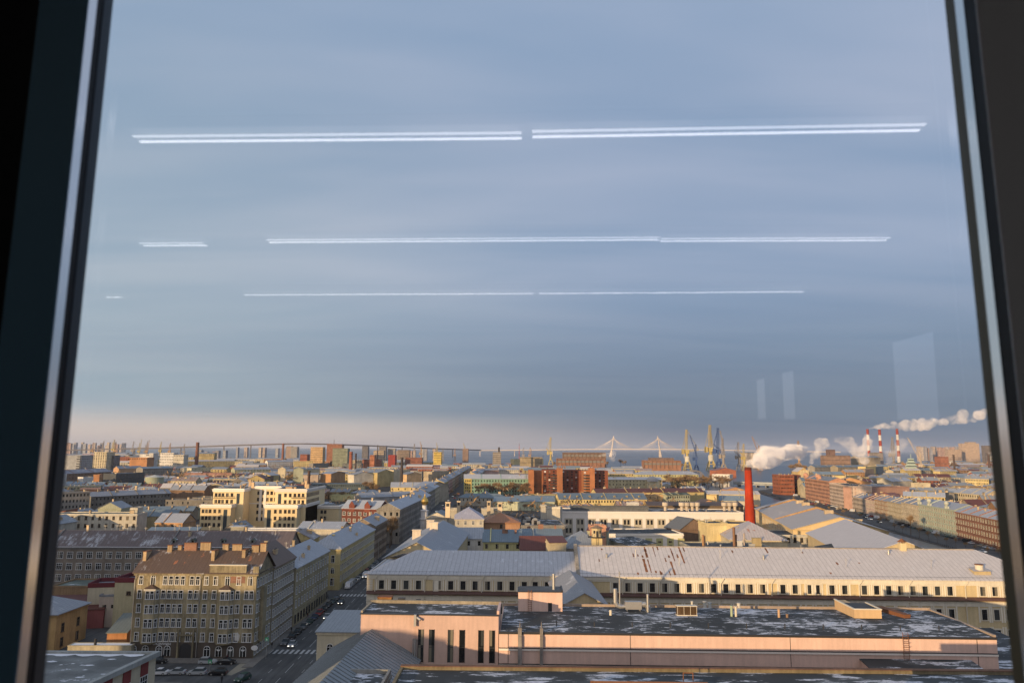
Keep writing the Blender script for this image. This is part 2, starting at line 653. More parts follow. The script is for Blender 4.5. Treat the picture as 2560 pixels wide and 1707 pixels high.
def roof_mesh(b, kind, L, D, h, rise, ov, m=0, parapet=0.5, wallm=1):
    """top surfaces of a roof in house coordinates"""
    x0, x1, y0, y1 = -ov, L + ov, -ov, D + ov
    th = 0.18
    if kind == 'gable':         # ridge along the front
        ym = D / 2
        b.poly([(x0, y0, h), (x1, y0, h), (x1, ym, h + rise), (x0, ym, h + rise)], m)
        b.poly([(x1, y1, h), (x0, y1, h), (x0, ym, h + rise), (x1, ym, h + rise)], m)
        for x, s in ((x0, 1), (x1, -1)):
            q = [(x, y0, h), (x, ym, h + rise), (x, y1, h), (x, y1, h - th), (x, ym, h + rise - th), (x, y0, h - th)]
            b.poly([q[0], q[1], q[4], q[5]], m)
            b.poly([q[1], q[2], q[3], q[4]], m)
        b.poly([(x0, y0, h - th), (x1, y0, h - th), (x1, y0, h), (x0, y0, h)], m)
        b.poly([(x0, y1, h - th), (x1, y1, h - th), (x1, y1, h), (x0, y1, h)], m)
        b.poly([(x0, y1, h - th), (x1, y1, h - th), (x1, y0, h - th), (x0, y0, h - th)], m)
    elif kind == 'gabley':      # gable end towards the front
        xm = L / 2
        b.poly([(x0, y1, h), (x0, y0, h), (xm, y0, h + rise), (xm, y1, h + rise)], m)
        b.poly([(x1, y0, h), (x1, y1, h), (xm, y1, h + rise), (xm, y0, h + rise)], m)
        for y in (y0, y1):
            b.poly([(x0, y, h), (xm, y, h + rise), (xm, y, h + rise - th), (x0, y, h - th)], m)
            b.poly([(x1, y, h), (xm, y, h + rise), (xm, y, h + rise - th), (x1, y, h - th)], m)
        for x in (x0, x1):
            b.poly([(x, y0, h - th), (x, y1, h - th), (x, y1, h), (x, y0, h)], m)
        b.poly([(x0, y1, h - th), (x1, y1, h - th), (x1, y0, h - th), (x0, y0, h - th)], m)
    elif kind == 'hip':
        if L >= D:
            i = D / 2
            a, c = (i, D / 2, h + rise), (L - i, D / 2, h + rise)
            b.poly([(x0, y0, h), (x1, y0, h), c, a], m)
            b.poly([(x1, y1, h), (x0, y1, h), a, c], m)
            b.poly([(x1, y0, h), (x1, y1, h), c], m)
            b.poly([(x0, y1, h), (x0, y0, h), a], m)
        else:
            i = L / 2
            a, c = (L / 2, i, h + rise), (L / 2, D - i, h + rise)
            b.poly([(x1, y0, h), (x1, y1, h), c, a], m)
            b.poly([(x0, y1, h), (x0, y0, h), a, c], m)
            b.poly([(x0, y0, h), (x1, y0, h), a], m)
            b.poly([(x1, y1, h), (x0, y1, h), c], m)
        q = [(x0, y0), (x1, y0), (x1, y1), (x0, y1)]
        for i in range(4):
            p, r = q[i], q[(i + 1) % 4]
            b.poly([(*p, h - th), (*r, h - th), (*r, h), (*p, h)], m)
        b.poly([(x0, y1, h - th), (x1, y1, h - th), (x1, y0, h - th), (x0, y0, h - th)], m)
    elif kind == 'shed':        # rises to the back
        b.poly([(x0, y0, h), (x1, y0, h), (x1, y1, h + rise), (x0, y1, h + rise)], m)
        b.poly([(x0, y0, h - th), (x1, y0, h - th), (x1, y0, h), (x0, y0, h)], m)
        b.poly([(x1, y0, h - th), (x1, y1, h + rise - th), (x1, y1, h + rise), (x1, y0, h)], m)
        b.poly([(x0, y0, h - th), (x0, y1, h + rise - th), (x0, y1, h + rise), (x0, y0, h)], m)
    elif kind == 'flat':
        t = 0.35
        z = h + 0.02
        b.poly([(t, t, z), (L - t, t, z), (L - t, D - t, z), (t, D - t, z)], m)
        for (a, c, d, e) in ((-0.1, -0.1, L + 0.1, t), (-0.1, D - t, L + 0.1, D + 0.1), (-0.1, t, t, D - t), (L - t, t, L + 0.1, D - t)):
            b.box(a, c, h - 0.15, d, e, h + parapet, wallm)


def zroof(kind, L, D, h, rise, x, y):
    if kind == 'gable':
        return h + rise * (1 - abs(y - D / 2) / (D / 2))
    if kind == 'gabley':
        return h + rise * (1 - abs(x - L / 2) / (L / 2))
    if kind == 'hip':
        e = min(x, L - x, y, D - y)
        return h + rise * min(1, max(0, e) / (min(L, D) / 2))
    if kind == 'shed':
        return h + rise * y / D
    return h


def chimney_mesh(w, d, h, brick=False):
    key = ('ch', w, d, h, brick)
    if key in WM:
        return WM[key]
    b = MB()
    b.box(-w / 2, -d / 2, -1.2, w / 2, d / 2, h, 0)
    b.box(-w / 2 - 0.12, -d / 2 - 0.12, h, w / 2 + 0.12, d / 2 + 0.12, h + 0.18, 0)
    n = max(1, int(w / 0.6))
    for i in range(n):
        x = -w / 2 + w * (i + 0.5) / n
        b.box(x - 0.14, -0.14, h + 0.181, x + 0.14, 0.14, h + 0.42, 1)
    me = b.mesh('chimney', [CHIMB if brick else CHIM, DARK])
    WM[key] = me
    return me


def dormer_mesh(w, h, mat_roof, mat_wall):
    key = ('dm', w, h, mat_roof.name, mat_wall.name)
    if key in WM:
        return WM[key]
    b = MB()
    b.box(-w / 2, 0, -0.5, w / 2, 3.0, h, 1)
    b.poly([(-w / 2 - 0.2, -0.3, h), (0, -0.3, h + w * 0.35), (0, 3.6, h + w * 0.35), (-w / 2 - 0.2, 3.6, h)], 0)
    b.poly([(w / 2 + 0.2, -0.3, h), (w / 2 + 0.2, 3.6, h), (0, 3.6, h + w * 0.35), (0, -0.3, h + w * 0.35)], 0)
    b.poly([(-w / 2, -0.01, h), (w / 2, -0.01, h), (0, -0.01, h + w * 0.33)], 1)
    b.poly([(-w / 4, -0.03, 0.25), (w / 4, -0.03, 0.25), (w / 4, -0.03, h - 0.1), (-w / 4, -0.03, h - 0.1)], 2)
    me = b.mesh('dormer', [mat_roof, mat_wall, GLASS])
    WM[key] = me
    return me


def house(name, label, p0, p1, D, h, wall, roofm, kind='gable', rise=4.0, ov=0.5, group=None, cat='house', z0=0.0,
          parapet=0.5, trim=None, wins=(), flat=(), chims=0, dorm=0, cornice=True, base=None, seed=None, belts=(), brickch=False, vents=0, firewalls=True):
    """wins: (side, n or [x...], [z...], w, h, style) as separate window parts; flat: same but as openings in the wall's own mesh"""
    p0, p1 = Vector(p0), Vector(p1)
    d = p1 - p0
    L = d.length
    rz = math.atan2(d.y, d.x)
    R = root(name, (p0.x, p0.y, 0), rz, label, cat, group)
    R['_hs'] = 1
    del R['_hs']
    r_ = random.Random(seed if seed is not None else int(abs(p0.x * 13 + p0.y * 7)) % 9973)
    trim = trim or wall
    b = MB()
    A = [(0, 0), (L, 0), (L, D), (0, D)]
    for i in range(4):
        a, c = A[i], A[(i + 1) % 4]
        b.poly([(*a, z0), (*c, z0), (*c, h), (*a, h)], 0)
    if kind == 'gable':
        b.poly([(0, 0, h), (0, D, h), (0, D / 2, h + rise - .06)], 0)
        b.poly([(L, 0, h), (L, D, h), (L, D / 2, h + rise - .06)], 0)
    if kind == 'gabley':
        b.poly([(0, 0, h), (L, 0, h), (L / 2, 0, h + rise - .06)], 0)
        b.poly([(0, D, h), (L, D, h), (L / 2, D, h + rise - .06)], 0)
    if kind == 'shed':
        b.poly([(0, 0, h), (0, D, h), (0, D, h + rise - .1)], 0)
        b.poly([(L, 0, h), (L, D, h), (L, D, h + rise - .1)], 0)
        b.poly([(0, D, h), (L, D, h), (L, D, h + rise - .1), (0, D, h + rise - .1)], 0)
    for side, n, zs, w, hh in [f[:5] for f in flat]:
        T, LL = side_tf(side, L, D)
        xs = spread(LL, n) if isinstance(n, int) else n
        b.T = T
        for z in zs:
            for x in xs:
                if 0.3 < x < LL - 0.3 and z + hh < h + 0.1:
                    b.poly([(x - w / 2, -0.05, z), (x + w / 2, -0.05, z), (x + w / 2, -0.05, z + hh), (x - w / 2, -0.05, z + hh)], 1)
        b.T = ID
    wo = b.build('wall', [wall, GLASS], R)
    b = MB()
    if kind in ('gable', 'hip') and L > 14 and firewalls:      # party walls standing proud of the roof
        for i in range(r_.choice((1, 2, 2, 3)) if L > 24 else 1):
            x = L * (i + r_.uniform(.3, .7)) / 3 + L * .08
            hw = D / 2 if kind == 'gable' else D / 2 - max(0, D / 2 - min(x, L - x))
            zr = zroof(kind, L, D, h, rise, x, D / 2) + .5
            y0 = D / 2 - (D / 2 + ov) * .98
            for s in (-1, 1):
                ye = D / 2 + s * (D / 2 + ov * .8)
                q = [(x - .22, ye, h + .45), (x + .22, ye, h + .45), (x + .22, D / 2, zr), (x - .22, D / 2, zr)]
                b.poly(q, 1)
                b.poly([q[0], q[3], (x - .22, D / 2, zr - 1), (x - .22, ye, h - .5)], 1)
                b.poly([q[1], q[2], (x + .22, D / 2, zr - 1), (x + .22, ye, h - .5)], 1)
                b.poly([q[0], q[1], (x + .22, ye, h - .3), (x - .22, ye, h - .3)], 1)
    roof_mesh(b, kind, L, D, h, rise, ov, 0, parapet, 1)
    ro = b.build('roof', [roofm, trim], R)
    if cornice:
        b = MB()
        hh = h - 0.2 if kind != 'flat' else h - 0.16
        b.box(-0.28, -0.28, hh - 0.55, L + 0.28, 0, hh, 0)
        b.box(L, 0, hh - 0.55, L + 0.28, D, hh, 0)
        b.box(-0.28, 0, hh - 0.55, 0, D, hh, 0)
        for z in belts:
            b.box(-0.15, -0.15, z, L + 0.15, 0, z + 0.3, 0)
            b.box(L, 0, z, L + 0.15, D, z + 0.3, 0)
            b.box(-0.15, 0, z, 0, D, z + 0.3, 0)
        b.build('cornice', [trim], R)
    for side, n, zs, w, hh, st in wins:
        T, LL = side_tf(side, L, D)
        windows(R, T, spread(LL, n) if isinstance(n, int) else n, zs, w, hh, st)
    for i in range(chims):
        x = L * (i + 0.25 + 0.5 * r_.random()) / chims
        y = D * r_.choice((0.35, 0.5, 0.5, 0.65))
        z = zroof(kind, L, D, h, rise, x, y)
        o = link('chimney', chimney_mesh(r_.choice((0.9, 1.5, 2.4)), 0.8, r_.choice((1.2, 1.7)), brickch), ro, (x, y, z), r_.choice((0, math.pi / 2)))
    for i in range(dorm):
        x = L * (i + 0.5) / dorm
        link('dormer', dormer_mesh(1.5, 1.2, roofm, wall), ro, (x, D * 0.16, zroof(kind, L, D, h, rise, x, D * 0.16)))
    for i in range(vents):
        x, y = L * r_.uniform(.1, .9), D * r_.uniform(.2, .8)
        z = zroof(kind, L, D, h, rise, x, y)
        link('vent_pipe', vent_mesh(r_.choice((0, 1, 2))), ro, (x, y, z))
    return R, ro, L


def vent_mesh(i):
    key = ('vent', i)
    if key in WM:
        return WM[key]
    b = MB()
    if i == 0:
        b.lathe(0, 0, [(0.13, -0.3), (0.13, 1.4)], 8)
        b.lathe(0, 0, [(0.26, 1.5), (0, 1.75)], 8)
    elif i == 1:
        b.lathe(0, 0, [(0.3, -0.3), (0.3, 0.9), (0, 0.9)], 10)
        b.lathe(0, 0, [(0.5, 1.0), (0.5, 1.15), (0, 1.45)], 10)
    else:
        b.lathe(0, 0, [(0.06, -0.3), (0.06, 2.6)], 5)
        b.tube((-0.7, 0, 2.3), (0.7, 0, 2.3), 0.03, n=4)
        b.tube((-0.5, 0, 2.0), (0.5, 0, 2.0), 0.03, n=4)
    WM[key] = b.mesh('vent_pipe', [STEEL])
    return WM[key]


# ------------------------------------------------------------------ vehicles
def car_parts(kind):
    """meshes of one vehicle kind, origin on the road below its centre, nose along +y"""
    key = ('car', kind)
    if key in WM:
        return WM[key]
    if kind == 'van':
        Lc, Wc = 5.4, 2.0
        low = [(-2.7, .35), (-2.7, 2.3), (-2.5, 2.42), (1.3, 2.42), (1.75, 2.2), (2.25, 1.25), (2.65, 1.0), (2.7, .4)]
        gl = [(1.42, 2.28), (1.72, 2.14), (2.2, 1.27), (1.2, 1.27), (1.2, 2.28)]
        wy = (-1.7, 1.75)
    elif kind == 'wagon':
        Lc, Wc = 4.3, 1.8
        low = [(-2.15, .3), (-2.15, .95), (-2.0, 1.05), (1.15, .98), (1.95, .82), (2.15, .6), (2.15, .3)]
        gl = [(-2.0, 1.0), (-1.75, 1.5), (-1.4, 1.58), (0.2, 1.55), (1.1, .98)]
        wy = (-1.32, 1.36)
    else:
        Lc, Wc = 4.4, 1.78
        low = [(-2.2, .3), (-2.2, .88), (-1.9, .98), (-1.2, 1.0), (1.1, .95), (1.95, .8), (2.2, .6), (2.2, .3)]
        gl = [(-1.75, .97), (-1.05, 1.42), (-0.6, 1.48), (0.25, 1.45), (1.05, .95)]
        wy = (-1.35, 1.38)
    P = {}
    b = MB()
    hw = Wc / 2

    def ext(pts, xb, xt, zb, zt, m, capm=None):
        def xx(z):
            t = min(1, max(0, (z - zb) / max(.01, zt - zb)))
            return xb + (xt - xb) * t
        n = len(pts)
        for i in range(n):
            (y0, z0), (y1, z1) = pts[i], pts[(i + 1) % n]
            b.poly([(-xx(z0), y0, z0), (xx(z0), y0, z0), (xx(z1), y1, z1), (-xx(z1), y1, z1)], m)
        b.poly([(-xx(z), y, z) for y, z in pts], m if capm is None else capm)
        b.poly([(xx(z), y, z) for y, z in reversed(pts)], m if capm is None else capm)
    ext(low, hw, hw * (0.93 if kind == 'van' else 0.97), 0.4, max(z for _, z in low), 0)
    if kind != 'van':           # roof panel over the glasshouse
        zt = max(z for _, z in gl)
        b.box(-hw * .78, gl[1][0] + .1, zt - .01, hw * .78, gl[3][0] - .02, zt + .05, 0)
    P['body'] = b.mesh('body', [plain('car_paint', (.3, .3, .3), .3), GLASS])
    b = MB()
    if kind == 'van':
        ext([(y + .03, z) for y, z in gl], hw + .005, hw * .93 + .005, 0.4, 2.42, 0)
    else:
        ext(gl, hw * .95, hw * .76, min(z for _, z in gl), max(z for _, z in gl), 0)
    P['glass'] = b.mesh('windows', [GLASSB])
    b = MB()
    b.tube((-.11, 0, 0), (.11, 0, 0), .33, n=12, m=0)
    b.tube((-.115, 0, 0), (.115, 0, 0), .2, n=8, m=1)
    P['wheel'] = b.mesh('wheel', [DARK, STEEL])
    b = MB()
    b.box(-.2, -.04, -.09, .2, .04, .09, 0)
    P['lamp_off'] = b.mesh('headlight', [plain('lamp_glass', (.6, .6, .6), .2)])
    b = MB()
    b.box(-.2, -.04, -.09, .2, .04, .09, 0)
    P['lamp_on'] = b.mesh('headlight', [emit('lit_headlight', (1, .93, .8), 2.6)])
    b = MB()
    b.box(-.18, -.04, -.1, .18, .04, .1, 0)
    P['tail'] = b.mesh('tail_light', [plain('tail_glass', (.35, .02, .02), .3)])
    b = MB()
    b.box(-.18, -.04, -.1, .18, .04, .1, 0)
    P['tail_on'] = b.mesh('tail_light', [emit('lit_tail_light', (1, .06, .03), 1.8)])
    P['dim'] = (Lc, Wc, wy, .62 if kind != 'van' else .8)
    WM[key] = P
    return P


PAINT = {'black': (.012, .012, .014), 'white': (.62, .63, .65), 'silver': (.36, .38, .40), 'grey': (.12, .13, .14),
         'dark blue': (.02, .04, .10), 'red': (.28, .02, .02), 'dark green': (.02, .06, .05), 'beige': (.4, .34, .25)}


def car(kind, colour, x, y, rz, label, group=None, lights=0, parts=True):
    P = car_parts(kind)
    nm = {'van': 'van', 'wagon': 'estate_car', 'sedan': 'car'}[kind]
    R = root(nm, (x, y, ROADZ), rz, label, 'van' if kind == 'van' else 'car', group)
    bo = link('body', P['body'], R)
    pm = plain('paint ' + colour, PAINT[colour], 0.3, 0, 0.5, 0.0)
    bo.material_slots[0].link = 'OBJECT'
    bo.material_slots[0].material = pm
    link('windows', P['glass'], R)
    Lc, Wc, wy, lz = P['dim']
    if parts:
        for yy in wy:
            for s in (-1, 1):
                link('wheel', P['wheel'], R, (s * (Wc / 2 - .1), yy, .33))
        for s in (-1, 1):
            link('tail_light', P['tail_on' if lights else 'tail'], R, (s * (Wc / 2 - .3), -Lc / 2, lz + .1))
    if parts or lights:
        for s in (-1, 1):
            link('headlight', P['lamp_on' if lights else 'lamp_off'], R, (s * (Wc / 2 - .32), Lc / 2, lz))
    return R


# ------------------------------------------------------------------ bare winter trees
BARK = plain('bark', (0.10, 0.075, 0.055), 0.9, 0, 0.2, 0.3)
TWIG = plain('twigs', (0.30, 0.20, 0.11), 0.9, 0, 0.2, 0.3)


def tree_meshes(i, dense):
    key = ('tree', i, dense)
    if key in WM:
        return WM[key]
    r_ = random.Random(100 + i)
    bt, bc = MB(), MB()
    H = 1.0
    bt.tube((0, 0, -.02), (0.01, 0, .24), .022, .016, 6)

    def grow(p, d, ln, r, lv):
        q = p + d * ln
        (bt if lv < 2 else bc).tube(p, q, r, r * .62, 4 if lv < 2 else 3, caps=False)
        if lv >= (4 if dense else 3):
            for _ in range(7 if dense else 9):
                e = (d + Vector((r_.uniform(-1, 1), r_.uniform(-1, 1), r_.uniform(-.5, .9))) * .85).normalized()
                a = p + d * ln * r_.random()
                w = e.cross(Vector((r_.uniform(-1, 1), r_.uniform(-1, 1), 1))).normalized() * .0042
                t = a + e * r_.uniform(.06, .13)
                bc.poly([a - w, a + w, t])
            return
        for _ in range(3 if lv else 5):
            e = (d * .9 + Vector((r_.uniform(-1, 1), r_.uniform(-1, 1), r_.uniform(-.15, .55))) * .75).normalized()
            grow(p + d * ln * r_.uniform(.55, 1), e, ln * r_.uniform(.62, .85), r * .6, lv + 1)
    grow(Vector((0.01, 0, .22)), Vector((r_.uniform(-.1, .1), r_.uniform(-.1, .1), 1)).normalized(), .22, .016, 0)
    WM[key] = (bt.mesh('trunk', [BARK]), bc.mesh('crown', [TWIG]))
    return WM[key]


def tree(x, y, h, label, group, i=None, w=1.0, dense=True, z=0.0):
    i = rnd.randrange(5) if i is None else i
    a, c = tree_meshes(i, dense)
    R = root('bare_tree', (x, y, z), rnd.uniform(0, 6.28), label, 'tree', group)
    R.scale = (h * w, h * w, h)
    link('trunk', a, R)
    link('crown', c, R)
    return R


ROADZ = 0.008
# ------------------------------------------------------------------ ground, water, roads
def sheet(name, P, z, m, lab=None):
    b = MB()
    b.poly([(p[0], p[1], z) for p in P], 0)
    o = b.build(name, [m])
    o['kind'] = 'structure'
    return o


def ground_mat():
    m, g, out = new_mat('city_ground')
    tc = g.n('ShaderNodeTexCoord')
    v = tc.outputs['Object']
    a = g.noise(v, 0.012, 5, 0.6)
    b = g.noise(v, 0.15, 5, 0.65)
    c = g.mix(g.ramp(b, 0.35, 0.7), (0.03, 0.03, 0.03), (0.06, 0.055, 0.05))
    c = g.mix(g.m('MULTIPLY', g.ramp(a, 0.5, 0.62), 0.5), c, (0.16, 0.15, 0.14))
    c = g.mix(g.m('MULTIPLY', g.ramp(b, 0.62, 0.7), 0.4), c, (0.5, 0.52, 0.55))
    principled(g, out, c, 0.95)
    return m


def asphalt():
    m, g, out = new_mat('asphalt')
    tc = g.n('ShaderNodeTexCoord')
    v = tc.outputs['Object']
    a = g.noise(v, 0.09, 5, 0.6)
    mp = g.n('ShaderNodeMapping')
    g.nt.links.new(v, mp.inputs[0])
    mp.inputs['Scale'].default_value = (0.9, 0.03, 1)
    b = g.noise(mp.outputs[0], 1.0, 4, 0.6)
    f = g.noise(v, 3.0, 4, 0.7)
    t = g.m('ADD', g.m('MULTIPLY', a, 0.4), g.m('ADD', g.m('MULTIPLY', b, 0.4), g.m('MULTIPLY', f, 0.2)))
    principled(g, out, g.mix(g.ramp(t, 0.35, 0.68), (0.04, 0.043, 0.046), (0.105, 0.11, 0.112)), 0.8)
    return m


def water_mat():
    m, g, out = new_mat('water')
    tc = g.n('ShaderNodeTexCoord')
    mp = g.n('ShaderNodeMapping')
    g.nt.links.new(tc.outputs['Object'], mp.inputs[0])
    mp.inputs['Scale'].default_value = (1, 0.6, 1)
    n = g.noise(mp.outputs[0], 0.12, 5, 0.6)
    ice = g.noise(tc.outputs['Object'], 0.0012, 6, 0.62, 0.6)
    im = g.ramp(ice, 0.5, 0.58)
    c = g.mix(g.m('MULTIPLY', im, 0.7), (0.05, 0.065, 0.085), (0.28, 0.33, 0.38))
    principled(g, out, c, g.m('ADD', 0.28, g.m('MULTIPLY', im, 0.3)), bump=n, bstr=0.25, bdist=0.6)
    return m


GM, ASPH, WAT = ground_mat(), asphalt(), water_mat()
PAVE = stucco((0.19, 0.18, 0.165), 0.35)
MARK = plain('road_paint', (0.42, 0.43, 0.43), 0.8, 0, .3, 0.5)
GRAN = stucco((0.23, 0.2, 0.18), 0.4)

b = MB()
b.poly([(-30000, -1500, 0), (30000, -1500, 0), (30000, 30000, 0), (-30000, 30000, 0)])
o = b.build('ground', [GM]); o['kind'] = 'structure'

# the bay: water beyond the near city, with an arm of harbour water coming towards us
sheet('sea', [(-9000, 6200), (-1500, 3300), (-350, 2500), (60, 1780), (300, 1560), (520, 1420), (760, 1600), (900, 2300),
              (1700, 2900), (3200, 4200), (9000, 5200), (29000, 9000), (29000, 29500), (-29000, 29500), (-29000, 12000)], 0.05, WAT)
# canal between the yellow works and the embankment, and the river mouth it meets
sheet('canal_water', [(196, 250), (232, 250), (262, 560), (300, 860), (322, 1010), (560, 1330), (520, 1421), (300, 1559), (270, 1010), (248, 860), (222, 560)], 0.04, WAT)
# left street
sheet('street', [(-67.9, 150), (-41.5, 150), (-47.5, 330), (-54.5, 560), (-61, 1500), (-82, 1500), (-70.5, 560), (-69.3, 330)], 0.004, ASPH)
sheet('cross_street', [(-68, 281), (-68, 297.5), (-190, 297.5), (-190, 281)], 0.0042, ASPH)
sheet('forecourt', [(-104, 150), (-67.9, 150), (-67.9, 199.5), (-104, 199.5)], 0.0041, ASPH)
sheet('embankment_road', [kat(8, 1060, 135), kat(8, 1500, 265), kat(8, 2250, 470), (270, 300), (300, 300), (289, 505), (303, 610), (323, 763), (331, 843), (352, 985), (332, 1000), (304, 849)], 0.009, ASPH)
sheet('quay_road', [(310, 850), (335, 850), (470, 1250), (420, 1260)], 0.0105, ASPH)


def kerbed(name, P, h=0.13):
    b = MB()
    b.prism(P, 0.0, h, 0)
    o = b.build(name, [PAVE]); o['kind'] = 'structure'


kerbed('pavement', [(-67.6, 196), (-64.8, 196), (-65.4, 280), (-68.2, 280)])
kerbed('pavement', [(-102, 199.6), (-67.6, 199.6), (-67.6, 204), (-102, 204)])
kerbed('pavement', [(-68.3, 299), (-65.8, 299), (-67.2, 420), (-69.5, 420)])
kerbed('pavement', [(-45.5, 215), (-42.5, 215), (-46.0, 330), (-49.4, 330)])
kerbed('pavement', [(-98, 166), (-79, 166), (-77, 184), (-96, 184)])
b = MB()
for i in range(16):
    b.box(-66.9 + i * 1.45, 209, 0.0, -66.2 + i * 1.45, 213, 0.012, 0)
for i in range(14):
    b.box(-64.2 + i * 1.35, 287, 0.0, -63.5 + i * 1.35, 291, 0.012, 0)
for y in range(150, 420, 1):
    if (y // 4) % 3 != 2 and not (206 < y < 215 or 282 < y < 293):
        x = -54.6 - 3.4 * (y - 150) / 180
        b.box(x - .07, y, 0, x + .07, y + 1.01, 0.012, 0)
for xo in (-58.8, -50.6):
    for y in range(152, 330, 8):
        if not (206 < y < 215 or 282 < y < 293):
            x = xo - 3.0 * (y - 150) / 180
            b.box(x - .06, y, 0, x + .06, y + 3, 0.012, 0)
b.poly([kat(5, 1700, 1495) .to_tuple() + (0.011,), kat(5, 1760, 1495).to_tuple() + (0.011,), kat(5, 1990, 1385).to_tuple() + (0.011,), kat(5, 1840, 1385).to_tuple() + (0.011,)], 1)
o = b.build('road_markings', [MARK, plain('pale_crossing', (0.26, 0.24, 0.19), .9, 0, .2)]); o['kind'] = 'structure'
# low yard behind the corner house
sheet('yard', [(-128, 206), (-101, 206), (-101, 242), (-134, 242)], 0.006, ASPH)
# ------------------------------------------------------------------ colours of the city
C_OCHRE = (0.50, 0.41, 0.22); C_CREAM = (0.62, 0.54, 0.38); C_YEL = (0.62, 0.50, 0.24); C_PALE = (0.60, 0.56, 0.47)
C_PINK = (0.66, 0.43, 0.37); C_GREY = (0.30, 0.28, 0.25); C_WHITE = (0.72, 0.70, 0.66); C_ORNG = (0.52, 0.30, 0.15)
C_GREEN = (0.25, 0.42, 0.33); C_RED = (0.40, 0.15, 0.09); C_BROWN = (0.28, 0.18, 0.12); C_LGREEN = (0.50, 0.52, 0.38); C_BEIGE = (0.45, 0.38, 0.28)
C_LEMON = (0.62, 0.58, 0.30)
R_FROST = metalroof((0.38, 0.41, 0.46), 0.05, 0.3, 1.1)
R_GREY = metalroof((0.27, 0.30, 0.34), 0.2, 0.25)
R_BLUE = metalroof((0.20, 0.27, 0.33), 0.1, 0.2)
R_PALE = metalroof((0.56, 0.53, 0.52), 0.14, 0.12, 1.35, 2.0)
R_RUST = metalroof((0.34, 0.30, 0.30), 0.75, 0.1)
R_BROWN = metalroof((0.12, 0.08, 0.06), 0.42, 0.2, 0.9)
R_DKRED = metalroof((0.16, 0.06, 0.05), 0.2, 0.1)
R_DARK = flatroof(0.12)
R_SNOWY = flatroof(0.42)
R_SNOW2 = flatroof(0.43, stretch=2.5, scale=1.4)
R_GREEN = flatroof(0.2, (0.08, 0.10, 0.085))


def hk(c, xl, yl, xr, yr, z, D, name, label, wall, roofm, **kw):
    a, b_ = kat(c, xl, yl, z), kat(c, xr, yr, z)
    return house(name, label, a, b_, D, z, wall, roofm, **kw)


# ------------------------------------------------------------------ A: the shabby corner house
WA = stucco((0.38, 0.325, 0.21), 0.55)
R_OLD = metalroof((0.105, 0.072, 0.055), 0.42, 0.3, 0.9)
R, ro, L = house('corner_house', 'weathered ochre corner house, sunlit only under its rusty brown roof, beside the crossing', (-100.2, 204.6), (-67.6, 204.0),
                 13, 21.6, WA, R_OLD, 'gable', 5.0, 0.6, cat='apartment house', trim=WA, cornice=True, firewalls=False)
s = 32.6 / 1077.0
X = lambda v: (v - 893) * s
top = [X(v) for v in (947, 1162, 1214, 1267, 1319, 1400, 1452, 1528, 1610, 1815)]
windows(R, ID, top, [18.6], 0.95, 2.1)
windows(R, ID, [X(1055), X(1715), X(1915)], [18.5], 1.1, 2.4, 'arch')
low = [X(v) for v in (943, 1153, 1205, 1258, 1308, 1392, 1445, 1523, 1603, 1812, 1888, 1932)]
for z in (15.0, 11.4, 7.8, 4.2):
    windows(R, ID, low, [z], 0.95, 2.1)
windows(R, Matrix.Translation((0, -.07, 0)), [X(v) for v in (925, 1030, 1150, 1222, 1570, 1672, 1775, 1885)], [0.5], 1.5, 2.5, 'arch')
for bx, bw in ((X(1050), 4.4), (X(1710), 4.4)):       # the two oriels
    b = MB()
    P = [(bx - bw / 2, 0), (bx - bw / 2 + .9, -1.1), (bx + bw / 2 - .9, -1.1), (bx + bw / 2, 0)]
    b.prism(P, 3.6, 17.5, 0, bottom=True)
    for i in range(3):
        b.poly([(*P[i], 17.52), (*P[i + 1], 17.52), (bx, 0, 18.7)], 1)
    b.box(bx - bw / 2 + .6, -1.25, 17.1, bx + bw / 2 - .6, -1.1, 17.52, 2)
    bo = b.build('oriel', [WA, R_BROWN, CREAMF], R)
    for z in (15.0, 11.4, 7.8, 4.2):
        windows(bo, Matrix.Translation((0, -1.1, 0)), [bx - .55, bx + .65], [z], 0.85, 2.0)
        T = Matrix.Translation(((P[2][0] + P[3][0]) / 2, -.55, 0)) @ Matrix.Rotation(math.atan2(1.1, .9), 4, 'Z')
        windows(bo, T, [0], [z], 0.7, 2.0)
b = MB()                                             # raised parapet and gateway
b.box(X(1555), -0.35, 21.05, X(1880), 0.3, 23.6, 0)
b.box(X(1940), -0.35, 21.05, X(1990), 0.3, 23.4, 0)
b.box(X(1550), -0.5, 23.6, X(1885), 0.4, 23.85, 1)
b.box(X(1310), -0.5, 5.6, X(1455), 0, 6.0, 0)
b.box(X(1308), -0.55, 0, X(1322), 0, 7.2, 0)
b.box(X(1440), -0.55, 0, X(1454), 0, 7.2, 0)
b.build('parapet', [WA, CREAMF], R)
b = MB()
n = 8
pts = [(X(1332), -.09, 0), (X(1432), -.09, 0)] + [((X(1332) + X(1432)) / 2 + 1.52 * math.cos(math.pi * i / n), -.09, 2.6 + 1.1 * math.sin(math.pi * i / n)) for i in range(n + 1)]
b.poly(pts, 0)
b.build('gateway', [DARK], R)
b = MB()
b.box(X(1740), -0.04, 19.1, X(1870), -.01, 23.0, 0)
b.build('brick_patch', [brickwork((0.28, 0.10, 0.05), (0.22, 0.08, 0.04))], R)
b = MB()
b.poly([(X(1805), -.035, 4.6), (X(1845), -.035, 4.4), (X(1850), -.035, 5.9), (X(1830), -.035, 6.6), (X(1803), -.035, 6.2)], 0)
b.build('plaster_patch', [stucco((.6, .58, .55), .2)], R)
for xx in (X(897), X(1478)):
    b = MB()
    b.tube((xx + .5, -.7, 21.3), (xx, -.25, 19.8), .09, n=6)
    b.tube((xx, -.25, 19.8), (xx, -.25, .3), .09, n=6)
    b.build('downpipe', [STEEL], R)
